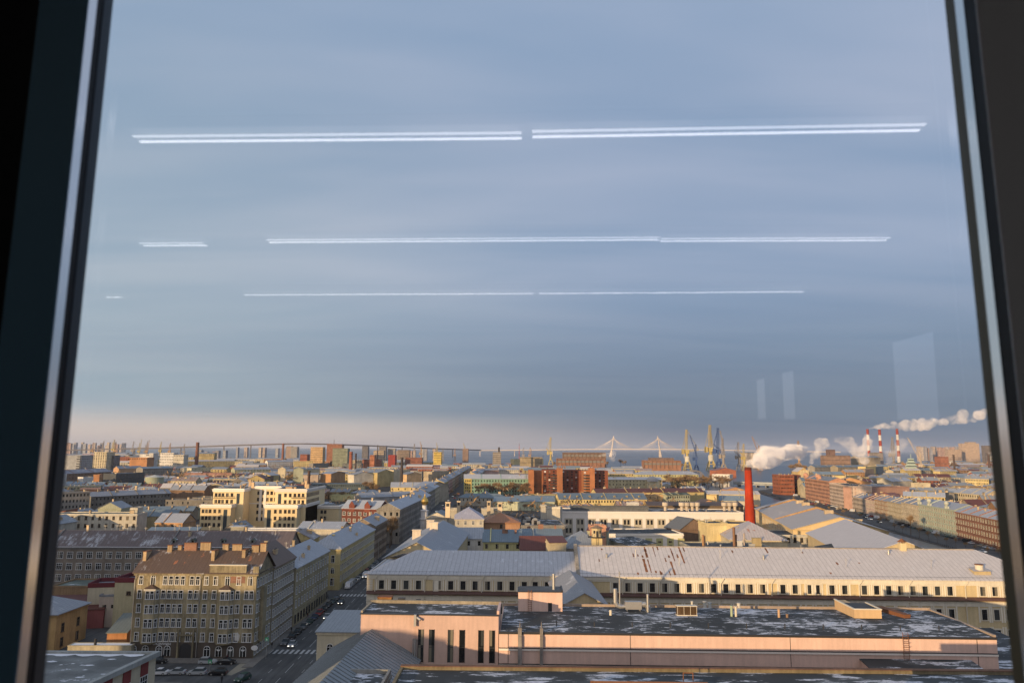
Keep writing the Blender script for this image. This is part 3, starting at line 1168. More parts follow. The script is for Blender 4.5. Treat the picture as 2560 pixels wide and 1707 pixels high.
for (x, y, w, hh) in ((.6, 3.0, .9, 2.6), (6.0, 5.8, 1.2, 1.8), (8.4, 6.6, 1, 1.2), (11.5, 6.3, 3.4, 2.0), (15.6, 6.5, 2.8, 2.0), (19.2, 3.2, .9, 2.8), (21.2, 6.5, 1.6, 1.6), (24.4, 6.5, 2.6, 1.6), (27.2, 4.2, .9, 2.2), (29.7, 6, 2.0, 1.8), (31.8, 6.2, 1.6, 2.2)):
    b = MB()
    z = zroof('gable', 32.6, 13, 21.6, 5.0, x, y)
    dd = 2.8 if w < 1 else .9
    b.box(x - w / 2, y, z - 1, x + w / 2, y + dd, z + hh, 0)
    b.box(x - w / 2 - .1, y - .1, z + hh, x + w / 2 + .1, y + dd + .1, z + hh + .15, 1)
    b.build('chimney', [stucco((0.55, 0.40, 0.24), .5) if w < 3 else CHIMB, RUSTY], ro)
# shop lettering over the arched windows: the word of the photo, as raised white letters
fc = bpy.data.curves.new('sign_text', 'FONT'); fc.body = 'Экамины'; fc.size = 1.1; fc.extrude = .03; fc.align_x = 'CENTER'
fo = bpy.data.objects.new('sign_lettering', fc); COL.objects.link(fo); fo.parent = R
fo.location = (X(1172), -.12, 3.25); fo.rotation_euler = (rad(90), 0, 0); fc.materials.append(WHITE)
bpy.context.view_layer.update()
me = bpy.data.meshes.new_from_object(fo.evaluated_get(bpy.context.evaluated_depsgraph_get()))
mwf = fo.matrix_basis.copy(); bpy.data.objects.remove(fo)
fo = link('sign_lettering', me, R); fo.matrix_basis = mwf
b = MB()
b.box(-.02, -.06, 0, 32.62, -.001, 3.95)
b.build('plinth_storey', [stucco((.11, .09, .075), .3)], R)
for v in (1672, 1775, 1885):
    b = MB(); b.lathe(0, 0, [(0, 0), (.45, .01), (.45, .06), (0, .07)], 14)
    o = b.build('oval_sign', [WHITE], R); o.location = (X(v), -.13, 2.1); o.rotation_euler = (rad(90), 0, 0); o.scale = (1, .5, 1)
b = MB()
b.lathe(0, 0, [(0, 0), (.9, .02), (.9, .14), (0, .16)], 14)
o = b.build('hanging_sign', [WHITE], R); o.location = (33.4, -1.0, 3.0); o.rotation_euler = (rad(90), 0, 0); o.scale = (1, .7, 1)
# side wing along the street
R, ro, L = house('side_wing', 'long grey side wing of the corner house, running down the dark street', (-80.0, 217.2), (-67.3, 217.2), 21, 21.0, stucco((0.33, 0.29, 0.21), .5), R_BROWN, 'gabley', 5.2, .5,
                 cat='apartment house', chims=3)
SIDEW = R
for z in (18.0, 14.4, 10.9, 7.4, 4.0, 0.8):
    windows(R, side_tf('r', 12.7, 21)[0], spread(21, 10, 1.4), [z], 0.95, 2.0)
R2 = bpy.data.objects[[o.name for o in bpy.data.objects if o.name.startswith('corner_house')][0]]
T, LL = side_tf('r', 32.6, 13)
for z in (18.0, 14.8, 11.4, 7.8, 4.2, 0.8):
    windows(R2, T, spread(13, 6, 1.3), [z], 0.95, 2.0)
for yy in (4.5,):
    b = MB()
    b.box(32.6, yy - 1.3, 3.6, 33.7, yy + 1.3, 17.8, 0)
    b.build('oriel', [WA], R2)
# next house down the street
house('street_house', 'beige house with frosted grey roof, between the corner house and the cross street', (-81, 238.6), (-66.9, 238.4), 40, 17.6, stucco((0.42, 0.38, 0.26), .4), R_FROST, 'gabley', 4.2, .5,
      cat='apartment house', wins=[('r', 13, [13.6, 9.6, 5.6], 1.0, 2.1, 'white'), ('r', 13, [0.8], 1.4, 2.6, 'slot')], chims=5, vents=5, belts=(4.4, 8.6))
# house beyond the cross street, its blunt yellow front towards us
R, ro, L = house('gabled_street_house', 'pale yellow three-storey house with frosty roof and small roof dormer beyond the cross street', (-79.5, 299), (-66.7, 298.9), 70, 15.6, stucco((0.55, 0.47, 0.25), .3), R_FROST, 'hip', 4.5, .6,
                 cat='apartment house', wins=[('f', [9.9, 4.5], [10.4], 1.2, 2.6, 'white'), ('f', [9.9], [6.2], 1.2, 2.2, 'arch'), ('f', [9.9], [1.8], 1.3, 2.6, 'white'), ('r', 26, [11.2, 7.2, 3.0], 1.1, 2.2, 'white')], belts=(5.4, 9.6), chims=4, vents=6)
b = MB(); b.box(-1, 0, -1.2, 1, 2.4, 1.2); b.box(-1.15, -.15, 1.2, 1.15, 2.5, 1.4); b.box(-.35, -.04, .1, .35, 0, .9, 1)
link('dormer', b.mesh('dormer', [stucco(C_YEL), GLASS]), ro, (6.6, 9, 18.5))
house('end_street_house', 'brownish house with rounded roof edge at the far end of the first street block', (-78.2, 371), (-66.5, 370.9), 34, 17, stucco((0.34, 0.27, 0.2), .4), R_FROST, 'gabley', 3.5, .5,
      cat='apartment house', wins=[('f', [9.6], [2, 7, 12], 1.3, 2.6, 'brown'), ('r', 11, [2, 6, 10, 13.6], 1.1, 2, 'brown')], chims=3)

# ------------------------------------------------------------------ B: the long cream works building
WL = stucco((0.64, 0.52, 0.31), 0.22)
WLT = stucco((0.76, 0.71, 0.60), 0.18)
PIL = WLT
BANDM = metalroof((0.13, 0.07, 0.06), 0.15, 0.0, 1.0)
pa, pb = Vector((-42.5, 227.6)), Vector((158.5, 221.8))
ux = (pb - pa).normalized()


def longpart(label, t0, t1, ridge, kind, hipend):
    a, c = pa + ux * t0, pa + ux * t1
    D, h = 31.0, 18.0
    R = root('works_building', (a.x, a.y, 0), math.atan2(ux.y, ux.x), label, 'factory building')
    L = t1 - t0
    b = MB()
    for p, q in (((0, 0), (L, 0)), ((L, 0), (L, D)), ((L, D), (0, D)), ((0, D), (0, 0))):
        b.poly([(*p, 0), (*q, 0), (*q, h), (*p, h)])
    b.build('wall', [WL], R)
    b = MB()
    ov, r_ = 0.8, ridge - h
    x1r = L - (14 if hipend else 0)
    b.poly([(-ov * (0 if t0 else 1), -ov, h), (L + (ov if hipend else 0), -ov, h), (x1r, D / 2, ridge), (0 if t0 else 12, D / 2, ridge)], 0)
    b.poly([(L + (ov if hipend else 0), D + ov, h), (0, D + ov, h), (0 if t0 else 12, D / 2, ridge), (x1r, D / 2, ridge)], 0)
    if hipend:
        b.poly([(L + ov, -ov, h), (L + ov, D + ov, h), (x1r, D / 2, ridge)], 0)
    else:
        b.poly([(L, 0, h), (L, D, h), (L, D / 2, ridge)], 1)
    b.poly([(-ov * (0 if t0 else 1), -ov, h), (-ov * (0 if t0 else 1), -ov, h - .25), (L + (ov if hipend else 0), -ov, h - .25), (L + (ov if hipend else 0), -ov, h)], 0)
    b.poly([(-ov * (0 if t0 else 1), -ov, h - .25), (-ov * (0 if t0 else 1), D, h - .25), (L + (ov if hipend else 0), D, h - .25), (L + (ov if hipend else 0), -ov, h - .25)], 0)
    ro = b.build('roof', [R_PALE if t0 else metalroof((0.44, 0.44, 0.46), 0.25, 0.2, 1.35, 2.0), WL], R)
    b = MB()
    b.box(0, -0.45, h - 1.15, L, -.002, h - .26, 0)
    b.box(0, -0.25, h - 1.6, L, -.002, h - 1.15, 0)
    b.box(0, -0.22, 10.6, L, -.002, 11.9, 0)
    b.build('cornice', [PIL], R)
    b = MB()
    b.poly([(0, -1.3, 12.5), (L, -1.3, 12.5), (L, 0, 13.2), (0, 0, 13.2)], 0)
    b.poly([(0, -1.3, 12.3), (L, -1.3, 12.3), (L, -1.3, 12.5), (0, -1.3, 12.5)], 0)
    b.build('ledge_roof', [BANDM], R)
    return R, ro, L


def long_windows(R, xs, L):
    for x in xs:
        for z, hh in ((13.6, 2.5), (6.9, 2.9), (1.2, 3.0)):
            windows(R, ID, [x], [z], 1.5, hh, 'deep')
    b = MB()
    for x in xs:
        for q in (-1.45, 1.45):
            for z0, z1 in ((13.25, 16.4), (6.2, 10.6), (0, 5.0)):
                b.box(x + q - .22, -.16, z0, x + q + .22, -.002, z1, 0)
    b.build('pilasters', [PIL], R)


R, ro, L = longpart('shaded left third of the long cream works building, under a bluish roof', 0, 62.5, 22.8, 'gable', False)
xs = [(v - 805) / 3.675 / 8.02 for v in (930, 1037, 1146, 1255, 1430, 1537, 1644, 1750, 1857, 1965, 2071, 2178)] + [49.8, 53.4, 58.2]
long_windows(R, xs, L)
b = MB()
for zz in range(24):
    b.box(-.12, -.14, zz * .7 + .2, 1.6, -.002, zz * .7 + .75, 0)
b.build('quoins', [PIL], R)
b = MB(); b.box(19.6, -.16, 0, 21.2, -.002, 16.4, 0); b.build('pilaster', [PIL], R)


def downpipe(R, x):
    b = MB()
    b.tube((x + .9, -.9, 17.7), (x, -.45, 16.2), .13, n=6)
    b.tube((x, -.45, 16.2), (x, -.45, 12.4), .13, n=6)
    b.tube((x, -.4, 11.6), (x, -.4, 1), .13, n=6)
    b.build('downpipe', [CREAMF], R)


for x in (2.4, 17.2, 34.0, 48.6):
    downpipe(R, x)
b = MB()                                            # snow guard rail along the eaves
for i in range(62):
    b.tube((i + .5, .2, 18.1), (i + .5, .2, 18.75), .03, n=4)
b.tube((0, .2, 18.7), (62, .2, 18.7), .03, n=4)
b.build('eaves_rail', [DARK], ro)
R, ro, L = longpart('sunlit right two thirds of the long cream works building, pale rust-streaked roof', 62.5, 201, 24.6, 'gable', True)
LONGR = R
xs = []
x = 12.9
skip = 0
P8 = lambda v: (1900 + v / 3.675)
imgx = [1300 + v / 3.675 for v in (878, 990, 1103, 1215, 1328, 1440, 1553, 1665, 1777, 1889, 2001, 2113, 2227)] + [P8(v) for v in (208, 320, 458, 522, 658, 775, 955, 1067, 1178, 1288, 1400, 1512, 1625, 1740, 2040, 2152, 2268, 2380)]
org = pa + ux * 62.5
for px in imgx:
    r_ = ray(px, 1460)
    t = (org.x * ux.y - org.y * ux.x) / (r_[0] * ux.y - r_[1] * ux.x)
    xs.append((Vector((r_[0] * t, r_[1] * t)) - org).dot(ux))
long_windows(R, [v for v in xs if v < 137], L)
for px in (552, 940, 1278, 1842, 2306):
    r_ = ray(1300 + px / 3.675, 1460)
    t = (org.x * ux.y - org.y * ux.x) / (r_[0] * ux.y - r_[1] * ux.x)
    downpipe(R, max(.3, (Vector((r_[0] * t, r_[1] * t)) - org).dot(ux)))
for px in (905, 1358, 1875):
    r_ = ray(1900 + px / 3.675, 1460)
    t = (org.x * ux.y - org.y * ux.x) / (r_[0] * ux.y - r_[1] * ux.x)
    downpipe(R, (Vector((r_[0] * t, r_[1] * t)) - org).dot(ux))
b = MB()
b.poly([(-.5, -1.0, 18.15), (.5, -1.0, 18.15), (.5, 15.5, 25.2), (-.5, 15.5, 25.2)], 0)
b.poly([(-.5, -1.0, 18.15), (-.5, 15.5, 25.2), (-.5, 15.5, 22), (-.5, -1, 17.5)], 0)
b.poly([(.5, -1.0, 18.15), (.5, 15.5, 25.2), (.5, 15.5, 22), (.5, -1, 17.5)], 0)
b.poly([(-.5, -1.0, 18.15), (.5, -1.0, 18.15), (.5, -1, 17.5), (-.5, -1, 17.5)], 0)
b.build('fire_wall', [stucco((.4, .36, .3), .5)], R)
b = MB()
for i in range(138):
    if i % 2 == 0:
        b.tube((i + .5, .2, 18.1), (i + .5, .2, 18.7), .03, n=4)
b.tube((0, .2, 18.65), (138, .2, 18.65), .03, n=4)
b.build('eaves_rail', [DARK], ro)
RST = stucco((.26, .11, .05), .5)
b = MB()
r_ = random.Random(8)
sl = 6.6 / 16.3
for i in range(34):
    x = 16 + 19 * r_.random() if i < 24 else r_.uniform(2, 130)
    v0 = r_.choice((0.1, 0.1, 6, 9, 12)) + r_.uniform(0, 1.5)
    v1 = min(15.3, v0 + r_.choice((1.2, 2, 3.5, 7)) * (1 if i < 24 else .4))
    w = r_.uniform(.12, .3) * (2.2 if i % 7 == 0 else 1)
    x = round(x / 1.35) * 1.35 + (w * .4)
    seg = 5
    for q in range(seg):
        a, c = v0 + (v1 - v0) * q / seg, v0 + (v1 - v0) * (q + 1) / seg
        ww = w * r_.uniform(.5, 1.2)
        b.poly([(x - ww, a, 18.36 + a * sl), (x + ww, a, 18.36 + a * sl), (x + ww, c, 18.36 + c * sl), (x - ww, c, 18.36 + c * sl)])
b.build('rust_streaks', [RST], ro)
for i in range(9):
    u, v = 8 + i * 12.5 + r_.uniform(-3, 3), r_.choice((5, 9, 12.5))
    link('vent_pipe', vent_mesh(r_.choice((0, 1, 2))), ro, (u, v, 18 + (v + .8) * sl))
b = MB(); b.box(.5, 15.2, 24.5, 124, 15.8, 24.75); b.build('ridge_cap', [stucco((.42, .36, .3), .4)], ro)
for (u, v, kindv) in ((118.5, 2.0, 0), (102, 15.2, 1)):   # roof hatch with round cowl, small capped shaft on the ridge
    b = MB()
    z = 18 + 6.6 * v / 15.5
    if kindv == 0:
        b.poly([(-2.4, 0, 0), (2.4, 0, 0), (2.4, 0, 1.3), (-2.4, 0, 1.3)], 1)
        b.poly([(-2.7, -.3, 1.3), (2.7, -.3, 1.3), (2.2, 3.4, 2.0), (-2.2, 3.4, 2.0)], 0)
        b.poly([(-2.4, 0, 0), (-2.4, 0, 1.3), (-2.2, 3.4, 1.6)], 1)
        b.poly([(2.4, 0, 0), (2.4, 0, 1.3), (2.2, 3.4, 1.6)], 1)
        b.lathe(0, 1.6, [(1.1, 1.3), (1.1, 2.9), (0, 2.9)], 14, 2)
        b.lathe(0, 1.6, [(1.25, 2.95), (1.25, 3.1), (0, 3.15)], 14, 3)
    else:
        b.box(-.9, -.9, -1, .9, .9, 2.0, 1)
        b.lathe(0, 0, [(1.7, 2.3), (0, 3.4)], 4, 3)
        for q in ((-.7, -.7), (.7, -.7), (.7, .7), (-.7, .7)):
            b.tube((*q, 2.0), (*q, 2.5), .06, n=4, m=2)
    link('dormer' if kindv == 0 else 'vent_shaft', b.mesh('dormer', [R_PALE, WL, CREAMF, RUSTY]), ro, (u, v, z))
house('street_wing', 'long frosted-roof wing of the cream works along the right side of the street', (-42.9, 259), (-21.0, 258.4), 76, 17.8, WL, R_FROST, 'gabley', 5.6, .7, cat='factory building',
      wins=[('l', 22, [13.0, 6.5, 1.2], 1.4, 2.4, 'cream')], chims=0)
for i, (x, y, lab) in enumerate(((-36, 291, 'whitewashed chimney block nearest on the street wing roof'), (-30.5, 301, 'whitewashed chimney block in the middle of the street wing roof'),
                                 (-35, 330, 'whitewashed chimney block at the far end of the street wing roof'))):
    b = MB(); b.box(-1.6, -.9, -2.5, 1.6, .9, 2.2); b.box(-1.8, -1.1, 2.2, 1.8, 1.1, 2.5)
    o = link('chimney_block', b.mesh('chimney', [stucco((.72, .62, .5), .2)]), None, (x, y, 21.5 if i != 1 else 23.4))
    tag(o, lab, 'chimney', 'chimney blocks on the street wing')

# ------------------------------------------------------------------ C: the pink theatre in front
WP = stucco((0.70, 0.49, 0.41), 0.16)
WPB = plain('white_band', (0.80, 0.72, 0.65), .8)
R = root('pink_hall', (-2.3, 159.4, 0), math.atan2(-2.3, 100), 'low wide pink hall with dark snow-streaked flat roof and thin belt lines', 'hall')
PINKR = R
Lp, Dp, hp_ = 101.0, 25.5, 17.5
b = MB()
b.box(0, 0, 0, Lp, Dp, hp_ - .05, 0)
b.build('wall', [WP], R)
b = MB()
nx = 24
for i in range(nx):
    x0, x1 = .3 + (Lp - .6) * i / nx, .3 + (Lp - .6) * (i + 1) / nx
    b.poly([(x0, .35, hp_ + .1), (x1, .35, hp_ + .1), (x1, 12, hp_ + .55), (x0, 12, hp_ + .55)], 0)
    b.poly([(x0, 12, hp_ + .55), (x1, 12, hp_ + .55), (x1, Dp - .4, hp_ + .2), (x0, Dp - .4, hp_ + .2)], 0)
ro = b.build('roof', [R_SNOW2], R)
b = MB()
b.box(-.05, -.12, hp_ - .3, Lp + .05, .35, hp_ + .12, 1)
b.box(-.05, Dp - .4, hp_ - .3, Lp + .05, Dp + .1, hp_ + .75, 0)
b.box(Lp - .4, .35, hp_ - .3, Lp + .1, Dp - .4, hp_ + .55, 0)
b.build('parapet', [stucco((.42, .33, .26), .3), DARK], R)
for z in (14.0, 10.9):
    b = MB()
    b.box(-.02, -.22, z, Lp + .02, -.002, z + .42, 0)
    b.box(-.02, -.26, z + .42, Lp + .02, -.002, z + .56, 1)
    b.build('belt', [WPB, DARK], R)
for x in (1.9, 26.9, 59.4, 97.0):
    b = MB(); b.box(x - .05, -.05, 4, x + .05, -.001, hp_ - .3)
    b.build('joint', [DARK], R)
for x, w in ((3.9, .8), (8.4, .62)):
    b = MB()
    b.box(x, -.75, 5, x + w, -.01, hp_ - .6, 0)
    b.box(x, -.55, hp_ - .6, x + w, .6, hp_ + 1.0, 0)
    b.tube((x + w / 2, 0, hp_ + 1.0), (x + w / 2, 0, hp_ + 2.2), .14, .05, 8, 0)
    b.build('duct', [stucco((.33, .3, .28), .5)], R)
b = MB()                                            # roof ladder on the pink wall
for q in (81.9, 83.0):
    b.tube((q, -.55, 12.6), (q, -.55, 18.6), .05, n=5)
for i in range(15):
    b.tube((81.9, -.55, 12.8 + i * .4), (83.0, -.55, 12.8 + i * .4), .035, n=4)
for i in range(6):
    z = 14.2 + i * .8
    b.tube((81.9, -.55, z), (81.9, -1.25, z), .03, n=4); b.tube((83.0, -.55, z), (83.0, -1.25, z), .03, n=4); b.tube((81.9, -1.25, z), (83.0, -1.25, z), .03, n=4)
b.build('ladder', [RUSTY], R)
for i, x in enumerate(range(12, 100, 8)):
    b = MB(); b.tube((0, 0, -.3), (0, 0, .9), .11, n=6); b.lathe(0, 0, [(.2, .9), (0, 1.1)], 8)
    link('roof_vent', b.mesh('roof_vent', [DARK]), ro, (x, 4.6, hp_ + .3))

# left, taller pink block with slot windows
R = root('pink_tower_block', (-31.2, 161.2, 0), math.atan2(-1.0, 28.7), 'tall pink block with six narrow dark slot windows and snowy roof', 'hall')
b = MB()
b.box(0, 0, 0, 28.8, 9.5, 20.6, 0)
b.box(11.9, -.5, 0, 28.8, 0, 20.6, 0, bottom=False)
b.build('wall', [WP], R)
b = MB()
for i in range(12):
    b.poly([(.3 + 2.34 * i, .3, 20.75), (.3 + 2.34 * (i + 1), .3, 20.75), (.3 + 2.34 * (i + 1), 9.2, 20.95), (.3 + 2.34 * i, 9.2, 20.95)], 0)
ro = b.build('roof', [R_SNOW2], R)
b = MB()
b.box(-.1, -.6, 20.6, 28.9, .3, 20.8, 1)
b.box(-.1, 9.2, 20.6, 28.9, 9.8, 21.6, 0)
b.box(28.4, .3, 20.6, 28.9, 9.2, 21.5, 2)
b.box(-.1, .3, 20.6, .3, 9.2, 21.2, 0)
b.build('parapet', [stucco((.36, .31, .23), .4), DARK, WP], R)
windows(R, Matrix.Translation((0, -.5, 0)), [12.75, 15.0, 18.9, 21.3, 25.2, 27.5], [11.4], 1.05, 6.4, 'slot')
b = MB()
for x, r_ in ((11.2, .12), (11.6, .2), (12.0, .1)):
    b.tube((x, -.75, 3), (x, -.75, 16), r_, n=7)
b.box(11.3, -1.2, 18.5, 11.8, -.55, 20.8, 0)
b.tube((11.9, -.9, 20.2), (12.7, -1.3, 19.8), .25, n=8)
b.build('pipes', [STEEL], R)
o = tag(link('rooftop_shed', None), 'x', 'x') if False else None
b = MB(); b.box(0, 0, 0, 3.1, 2.2, 2.6); b.box(-.1, -.1, 2.6, 3.2, 2.3, 2.8, 1)
o = link('rooftop_cabin', b.mesh('cabin', [stucco((.48, .25, .08), .5), RUSTY]), None, (-29.6, 171.3, 19.3)); tag(o, 'orange rusty cabin at the back left corner of the tall pink block', 'cabin')
b = MB(); b.box(0, 0, 0, 9.5, .5, .7); b.box(1, -.5, .7, 2.5, .6, 1.3); b.box(5, -.2, .7, 6, .4, 1.0)
o = link('ventilation_unit', b.mesh('unit', [DARK]), None, (-26, 171.4, 20.6)); tag(o, 'low dark machinery behind the snowy roof of the tall pink block', 'machinery')

# stair hut on the pink hall
R = root('stair_hut', (1.8, 177.8, 17.5), -0.02, 'small pink stair hut with grey roof, ladder and door on the hall roof', 'hut')
b = MB(); b.box(0, 0, 0, 10.2, 6, 4.6, 0); b.build('wall', [WP], R)
b = MB(); b.box(-.15, -.15, 4.6, 10.35, 6.15, 4.75, 1); b.poly([(0.2, .2, 4.77), (10, .2, 4.77), (10, 5.8, 4.95), (.2, 5.8, 4.95)], 0)
b.box(10.0, -.15, 4.75, 10.35, 6.15, 5.1, 1)
b.build('roof', [flatroof(.1, (.09, .1, .11)), DARK], R)
b = MB(); b.poly([(6.9, -.03, .05), (7.8, -.03, .05), (7.8, -.03, 2.3), (6.9, -.03, 2.3)]); b.build('door', [DARK], R)
b = MB()
for q in (2.3, 3.1):
    b.tube((q, -.35, 0), (q, -.35, 5.2), .05, n=5)
for i in range(12):
    b.tube((2.3, -.35, .3 + .42 * i), (3.1, -.35, .3 + .42 * i), .04, n=4)
b.build('ladder', [RUSTY], R)
b = MB(); b.lathe(8.3, 2.4, [(.5, 4.7), (.34, 4.9), (.34, 8.2), (.4, 8.2), (.4, 8.4), (0, 8.45)], 14); b.build('flue', [STEEL], R)
# link building with ridged sheet roof between hall and works
hk(7, 372, 868, 812, 868, 16.5, 34, 'link_building', 'grey ridged sheet-metal roof between the pink hall and the cream works', WL, metalroof((.26, .27, .29), .35, .3), kind='gabley', rise=3.4, cat='outbuilding', cornice=False)

# roof equipment on the pink hall
def rooftop(name, label, cat, x, y, z, fn, mats, rz=0.0, group=None):
    b = MB()
    fn(b)
    o = b.build(name, mats)
    o.location = (x, y, z)
    o.rotation_euler = (0, 0, rz)
    return tag(o, label, cat, group)


def duct_fn(b):
    b.tube((0, 0, 1.9), (0, 0, 5.0), .5, n=14)
    b.tube((0, 0, 2.0), (.4, 0, 1.2), .5, n=14); b.tube((.4, 0, 1.25), (1.3, 0, .95), .48, n=14); b.tube((1.3, 0, .95), (2.3, 0, 1.0), .42, n=14)
    b.box(2.2, -.7, .5, 6.0, .7, 2.2)
    b.tube((6.0, 0, 1.5), (7.0, 0, 1.5), .6, n=14); b.tube((7.0, 0, 1.5), (7.6, 0, .9), .58, n=14); b.tube((7.6, 0, .95), (7.7, 0, -.4), .56, n=14)
    b.lathe(7.7, 0, [(.8, -.3), (.8, -.1), (.5, -.1)], 14)
    for q in (2.6, 5.6):
        b.box(q - .06, -.6, -.3, q + .06, -.5, .5); b.box(q - .06, .5, -.3, q + .06, .6, .5)


def at2(c, x, y, z):
    p = kat(c, x, y, z)
    return p.x, p.y, z - .15


rooftop('air_duct', 'large galvanised air duct with box and bends on the pink hall roof', 'air duct', *at2(7, 878, 900, 17.9), duct_fn, [STEEL])
rooftop('flue', 'slim steel flue right of the big air duct', 'flue', *at2(7, 1175, 915, 17.9), lambda b: b.lathe(0, 0, [(.5, 0), (.27, .15), (.27, 3.9), (.3, 3.9), (.3, 4.1), (0, 4.1)], 12), [STEEL])
rooftop('flue', 'tall thin flue standing just behind the big air duct', 'flue', *at2(7, 918, 868, 17.9), lambda b: b.lathe(0, 0, [(.16, 0), (.16, 8.2), (.22, 8.2), (0, 8.5)], 10), [STEEL])
rooftop('vent_stack', 'short cream vent stack with round foot left of the air duct', 'vent', *at2(7, 833, 948, 17.9), lambda b: b.lathe(0, 0, [(.5, 0), (.5, .15), (.3, .2), (.3, 1.35), (0, 1.4)], 12), [CREAMF])


def cooler(b):
    b.box(0, 0, .4, 4.4, 1.4, 2.2, 1)
    b.box(-.1, -.1, 2.2, 4.5, 1.5, 2.35, 0); b.box(-.1, -.1, .1, 4.5, 1.5, .4, 0)
    for q in (0, 1.45, 2.9, 4.32):
        b.box(q, -.06, .4, q + .08, 0, 2.2, 0)


rooftop('cooling_unit', 'brown cooling unit in a white frame on the pink hall roof', 'cooling unit', *at2(7, 1447, 952, 17.9), cooler, [CREAMF, stucco((.13, .08, .04), .5)])
for i, (c, x, y, h, col, lab) in enumerate(((7, 1945, 958, 2.4, (.35, .42, .28), 'greenish pipe of the pair on the pink hall roof'), (7, 1985, 960, 2.3, (.6, .55, .45), 'cream pipe of the pair on the pink hall roof'),
                                            (8, 175, 968, 1.9, (.5, .33, .2), 'single rust-topped pipe left of the sandy roof box'), (8, 250, 970, .9, (.25, .16, .1), 'stubby rusty pipe beside the single pipe'),
                                            (7, 2010, 870, 1.0, (.5, .48, .42), 'wide short cowl behind the pipe pair'), (7, 1742, 868, 1.0, (.45, .45, .42), 'wide short cowl left of the pipe pair'),
                                            (7, 1697, 868, 1.3, (.5, .48, .42), 'thin vent beside the wide left cowl'), (7, 1581, 862, 1.2, (.5, .48, .42), 'thin vent behind the brown cooling unit'))):
    rr = .42 if 'cowl' in lab else .27
    rooftop('vent_pipe', lab, 'vent pipe', *at2(c, x, y, 17.9), lambda b: b.lathe(0, 0, [(rr + .2, 0), (rr, .12), (rr, h), (rr + .06, h), (rr + .06, h + .12), (0, h + .12)], 12), [plain('pipe paint %d' % i, col, .6, 0, .4, .3)])
R = root('roof_box', (*kat(8, 870, 980, 17.8), 17.6), -.03, 'sandy rendered roof box with recessed top on the right of the hall roof', 'roof box')
b = MB(); b.box(0, 0, 0, 6.0, 7.5, 2.2, 0); b.box(0, 7.5, 0, 2.5, 11, 2.2, 0); b.build('wall', [stucco((.6, .42, .24), .15)], R)
b = MB(); b.box(-.12, -.12, 2.2, 6.12, .3, 2.45, 1); b.box(-.12, .3, 2.2, .3, 11.1, 2.45, 1); b.box(5.7, .3, 2.2, 6.12, 7.6, 2.45, 1); b.poly([(.3, .3, 2.25), (5.7, .3, 2.25), (5.7, 7.4, 2.25), (.3, 7.4, 2.25)], 0)
b.build('roof', [R_DARK, CREAMF], R)
rooftop('skylight', 'long rusty-edged skylight near the right end of the hall roof', 'skylight', *at2(8, 1330, 975, 17.9), lambda b: (b.box(0, 0, 0, 1.5, 9, .8), b.box(-.1, -.1, .8, 1.6, 9.1, .95)), [RUSTY], .2)
# little lean-to at right foot of the hall
R, ro, L = house('lean_to', 'snow-dusted dark roof of a pink annexe against the right of the pink hall', (70.8, 142.0), (92.5, 141.5), 16.5, 11.2, WP, R_SNOWY, 'shed', 2.2, .3, cat='annexe', cornice=False)
house('side_annexe', 'dark-roofed orange annexe beyond the right end of the pink hall', (101.5, 150), (118, 150), 40, 9.5, stucco((.5, .32, .16), .3), R_SNOWY, 'shed', 2.5, .3, cat='annexe', cornice=False)

# ------------------------------------------------------------------ D: nearest roofs
R = root('flat_roof_block', (-19.2, 92, 0), -.008, 'dark flat-roofed block under the window with snow patches and rusty roof edge', 'building')
b = MB(); b.box(0, 0, 0, 118, 43.4, 16.9, 0); b.build('wall', [stucco((.4, .34, .28), .3)], R)
b = MB()
for i in range(28):
    b.poly([(.4 + 4.18 * i, .4, 17.0), (.4 + 4.18 * (i + 1), .4, 17.0), (.4 + 4.18 * (i + 1), 42.6, 17.05), (.4 + 4.18 * i, 42.6, 17.05)], 0)
ro = b.build('roof', [R_SNOWY], R)
b = MB(); b.box(0, 42.6, 16.9, 118, 43.5, 17.6, 0); b.box(-.1, 42.5, 17.6, 118, 43.6, 17.72, 1); b.box(-.1, 0, 16.9, .4, 42.6, 17.5, 0)
b.build('parapet', [stucco((.22, .18, .11), .4), stucco((.20, .11, .07), .4)], R)
b = MB(); b.tube((32, 35.2, 17.5), (51, 35.0, 17.5), .22, n=6); b.box(32, 34.9, 17.1, 32.3, 35.5, 17.5); b.box(50.5, 34.9, 17.1, 50.8, 35.5, 17.5)
b.tube((47.6, 37.5, 17), (47.6, 37.5, 18.4), .08, n=5); b.tube((49.2, 37.5, 17), (49.2, 37.5, 18.4), .08, n=5); b.tube((47.6, 37.5, 18.4), (49.2, 37.5, 18.4), .08, n=5)
b.build('pipe_rail', [RUSTY], ro)
R, ro, L = house('machine_room', 'tall plant room on the near flat roof', (52, 96), (88, 96), 16, 21.5, stucco((.4, .34, .28), .3), R_DARK, 'flat', cat='plant room')
R, ro, L = house('small_flat_roof', 'small snow-covered flat roof with thick grey kerb beside the corrugated roof', (-30.0, 118), (-21.0, 118), 19, 15.8, stucco((.36, .33, .3), .3), R_SNOW2, 'flat', parapet=.7, cat='building', trim=stucco((.36, .36, .34), .3))
CORR = metalroof((0.24, 0.27, 0.29), 0.2, 0.03, 0.8, 30)
R, ro, L = house('metal_hall', 'corrugated grey metal roof running beside the road, left of the pink block', (-41.2, 118), (-20.8, 117), 50, 11.8, stucco((.55, .45, .25), .3), CORR, 'gabley', 5.8, .4, cat='hall', cornice=False)
b = MB()
for i in range(34):
    y = .3 + i * 1.5
    b.tube((-.4, y, 11.82), (10.2, y, 17.66), .07, n=4, caps=False); b.tube((20.8, y, 11.82), (10.2, y, 17.66), .07, n=4, caps=False)
b.build('seams', [stucco((.16, .18, .19), .2)], ro)
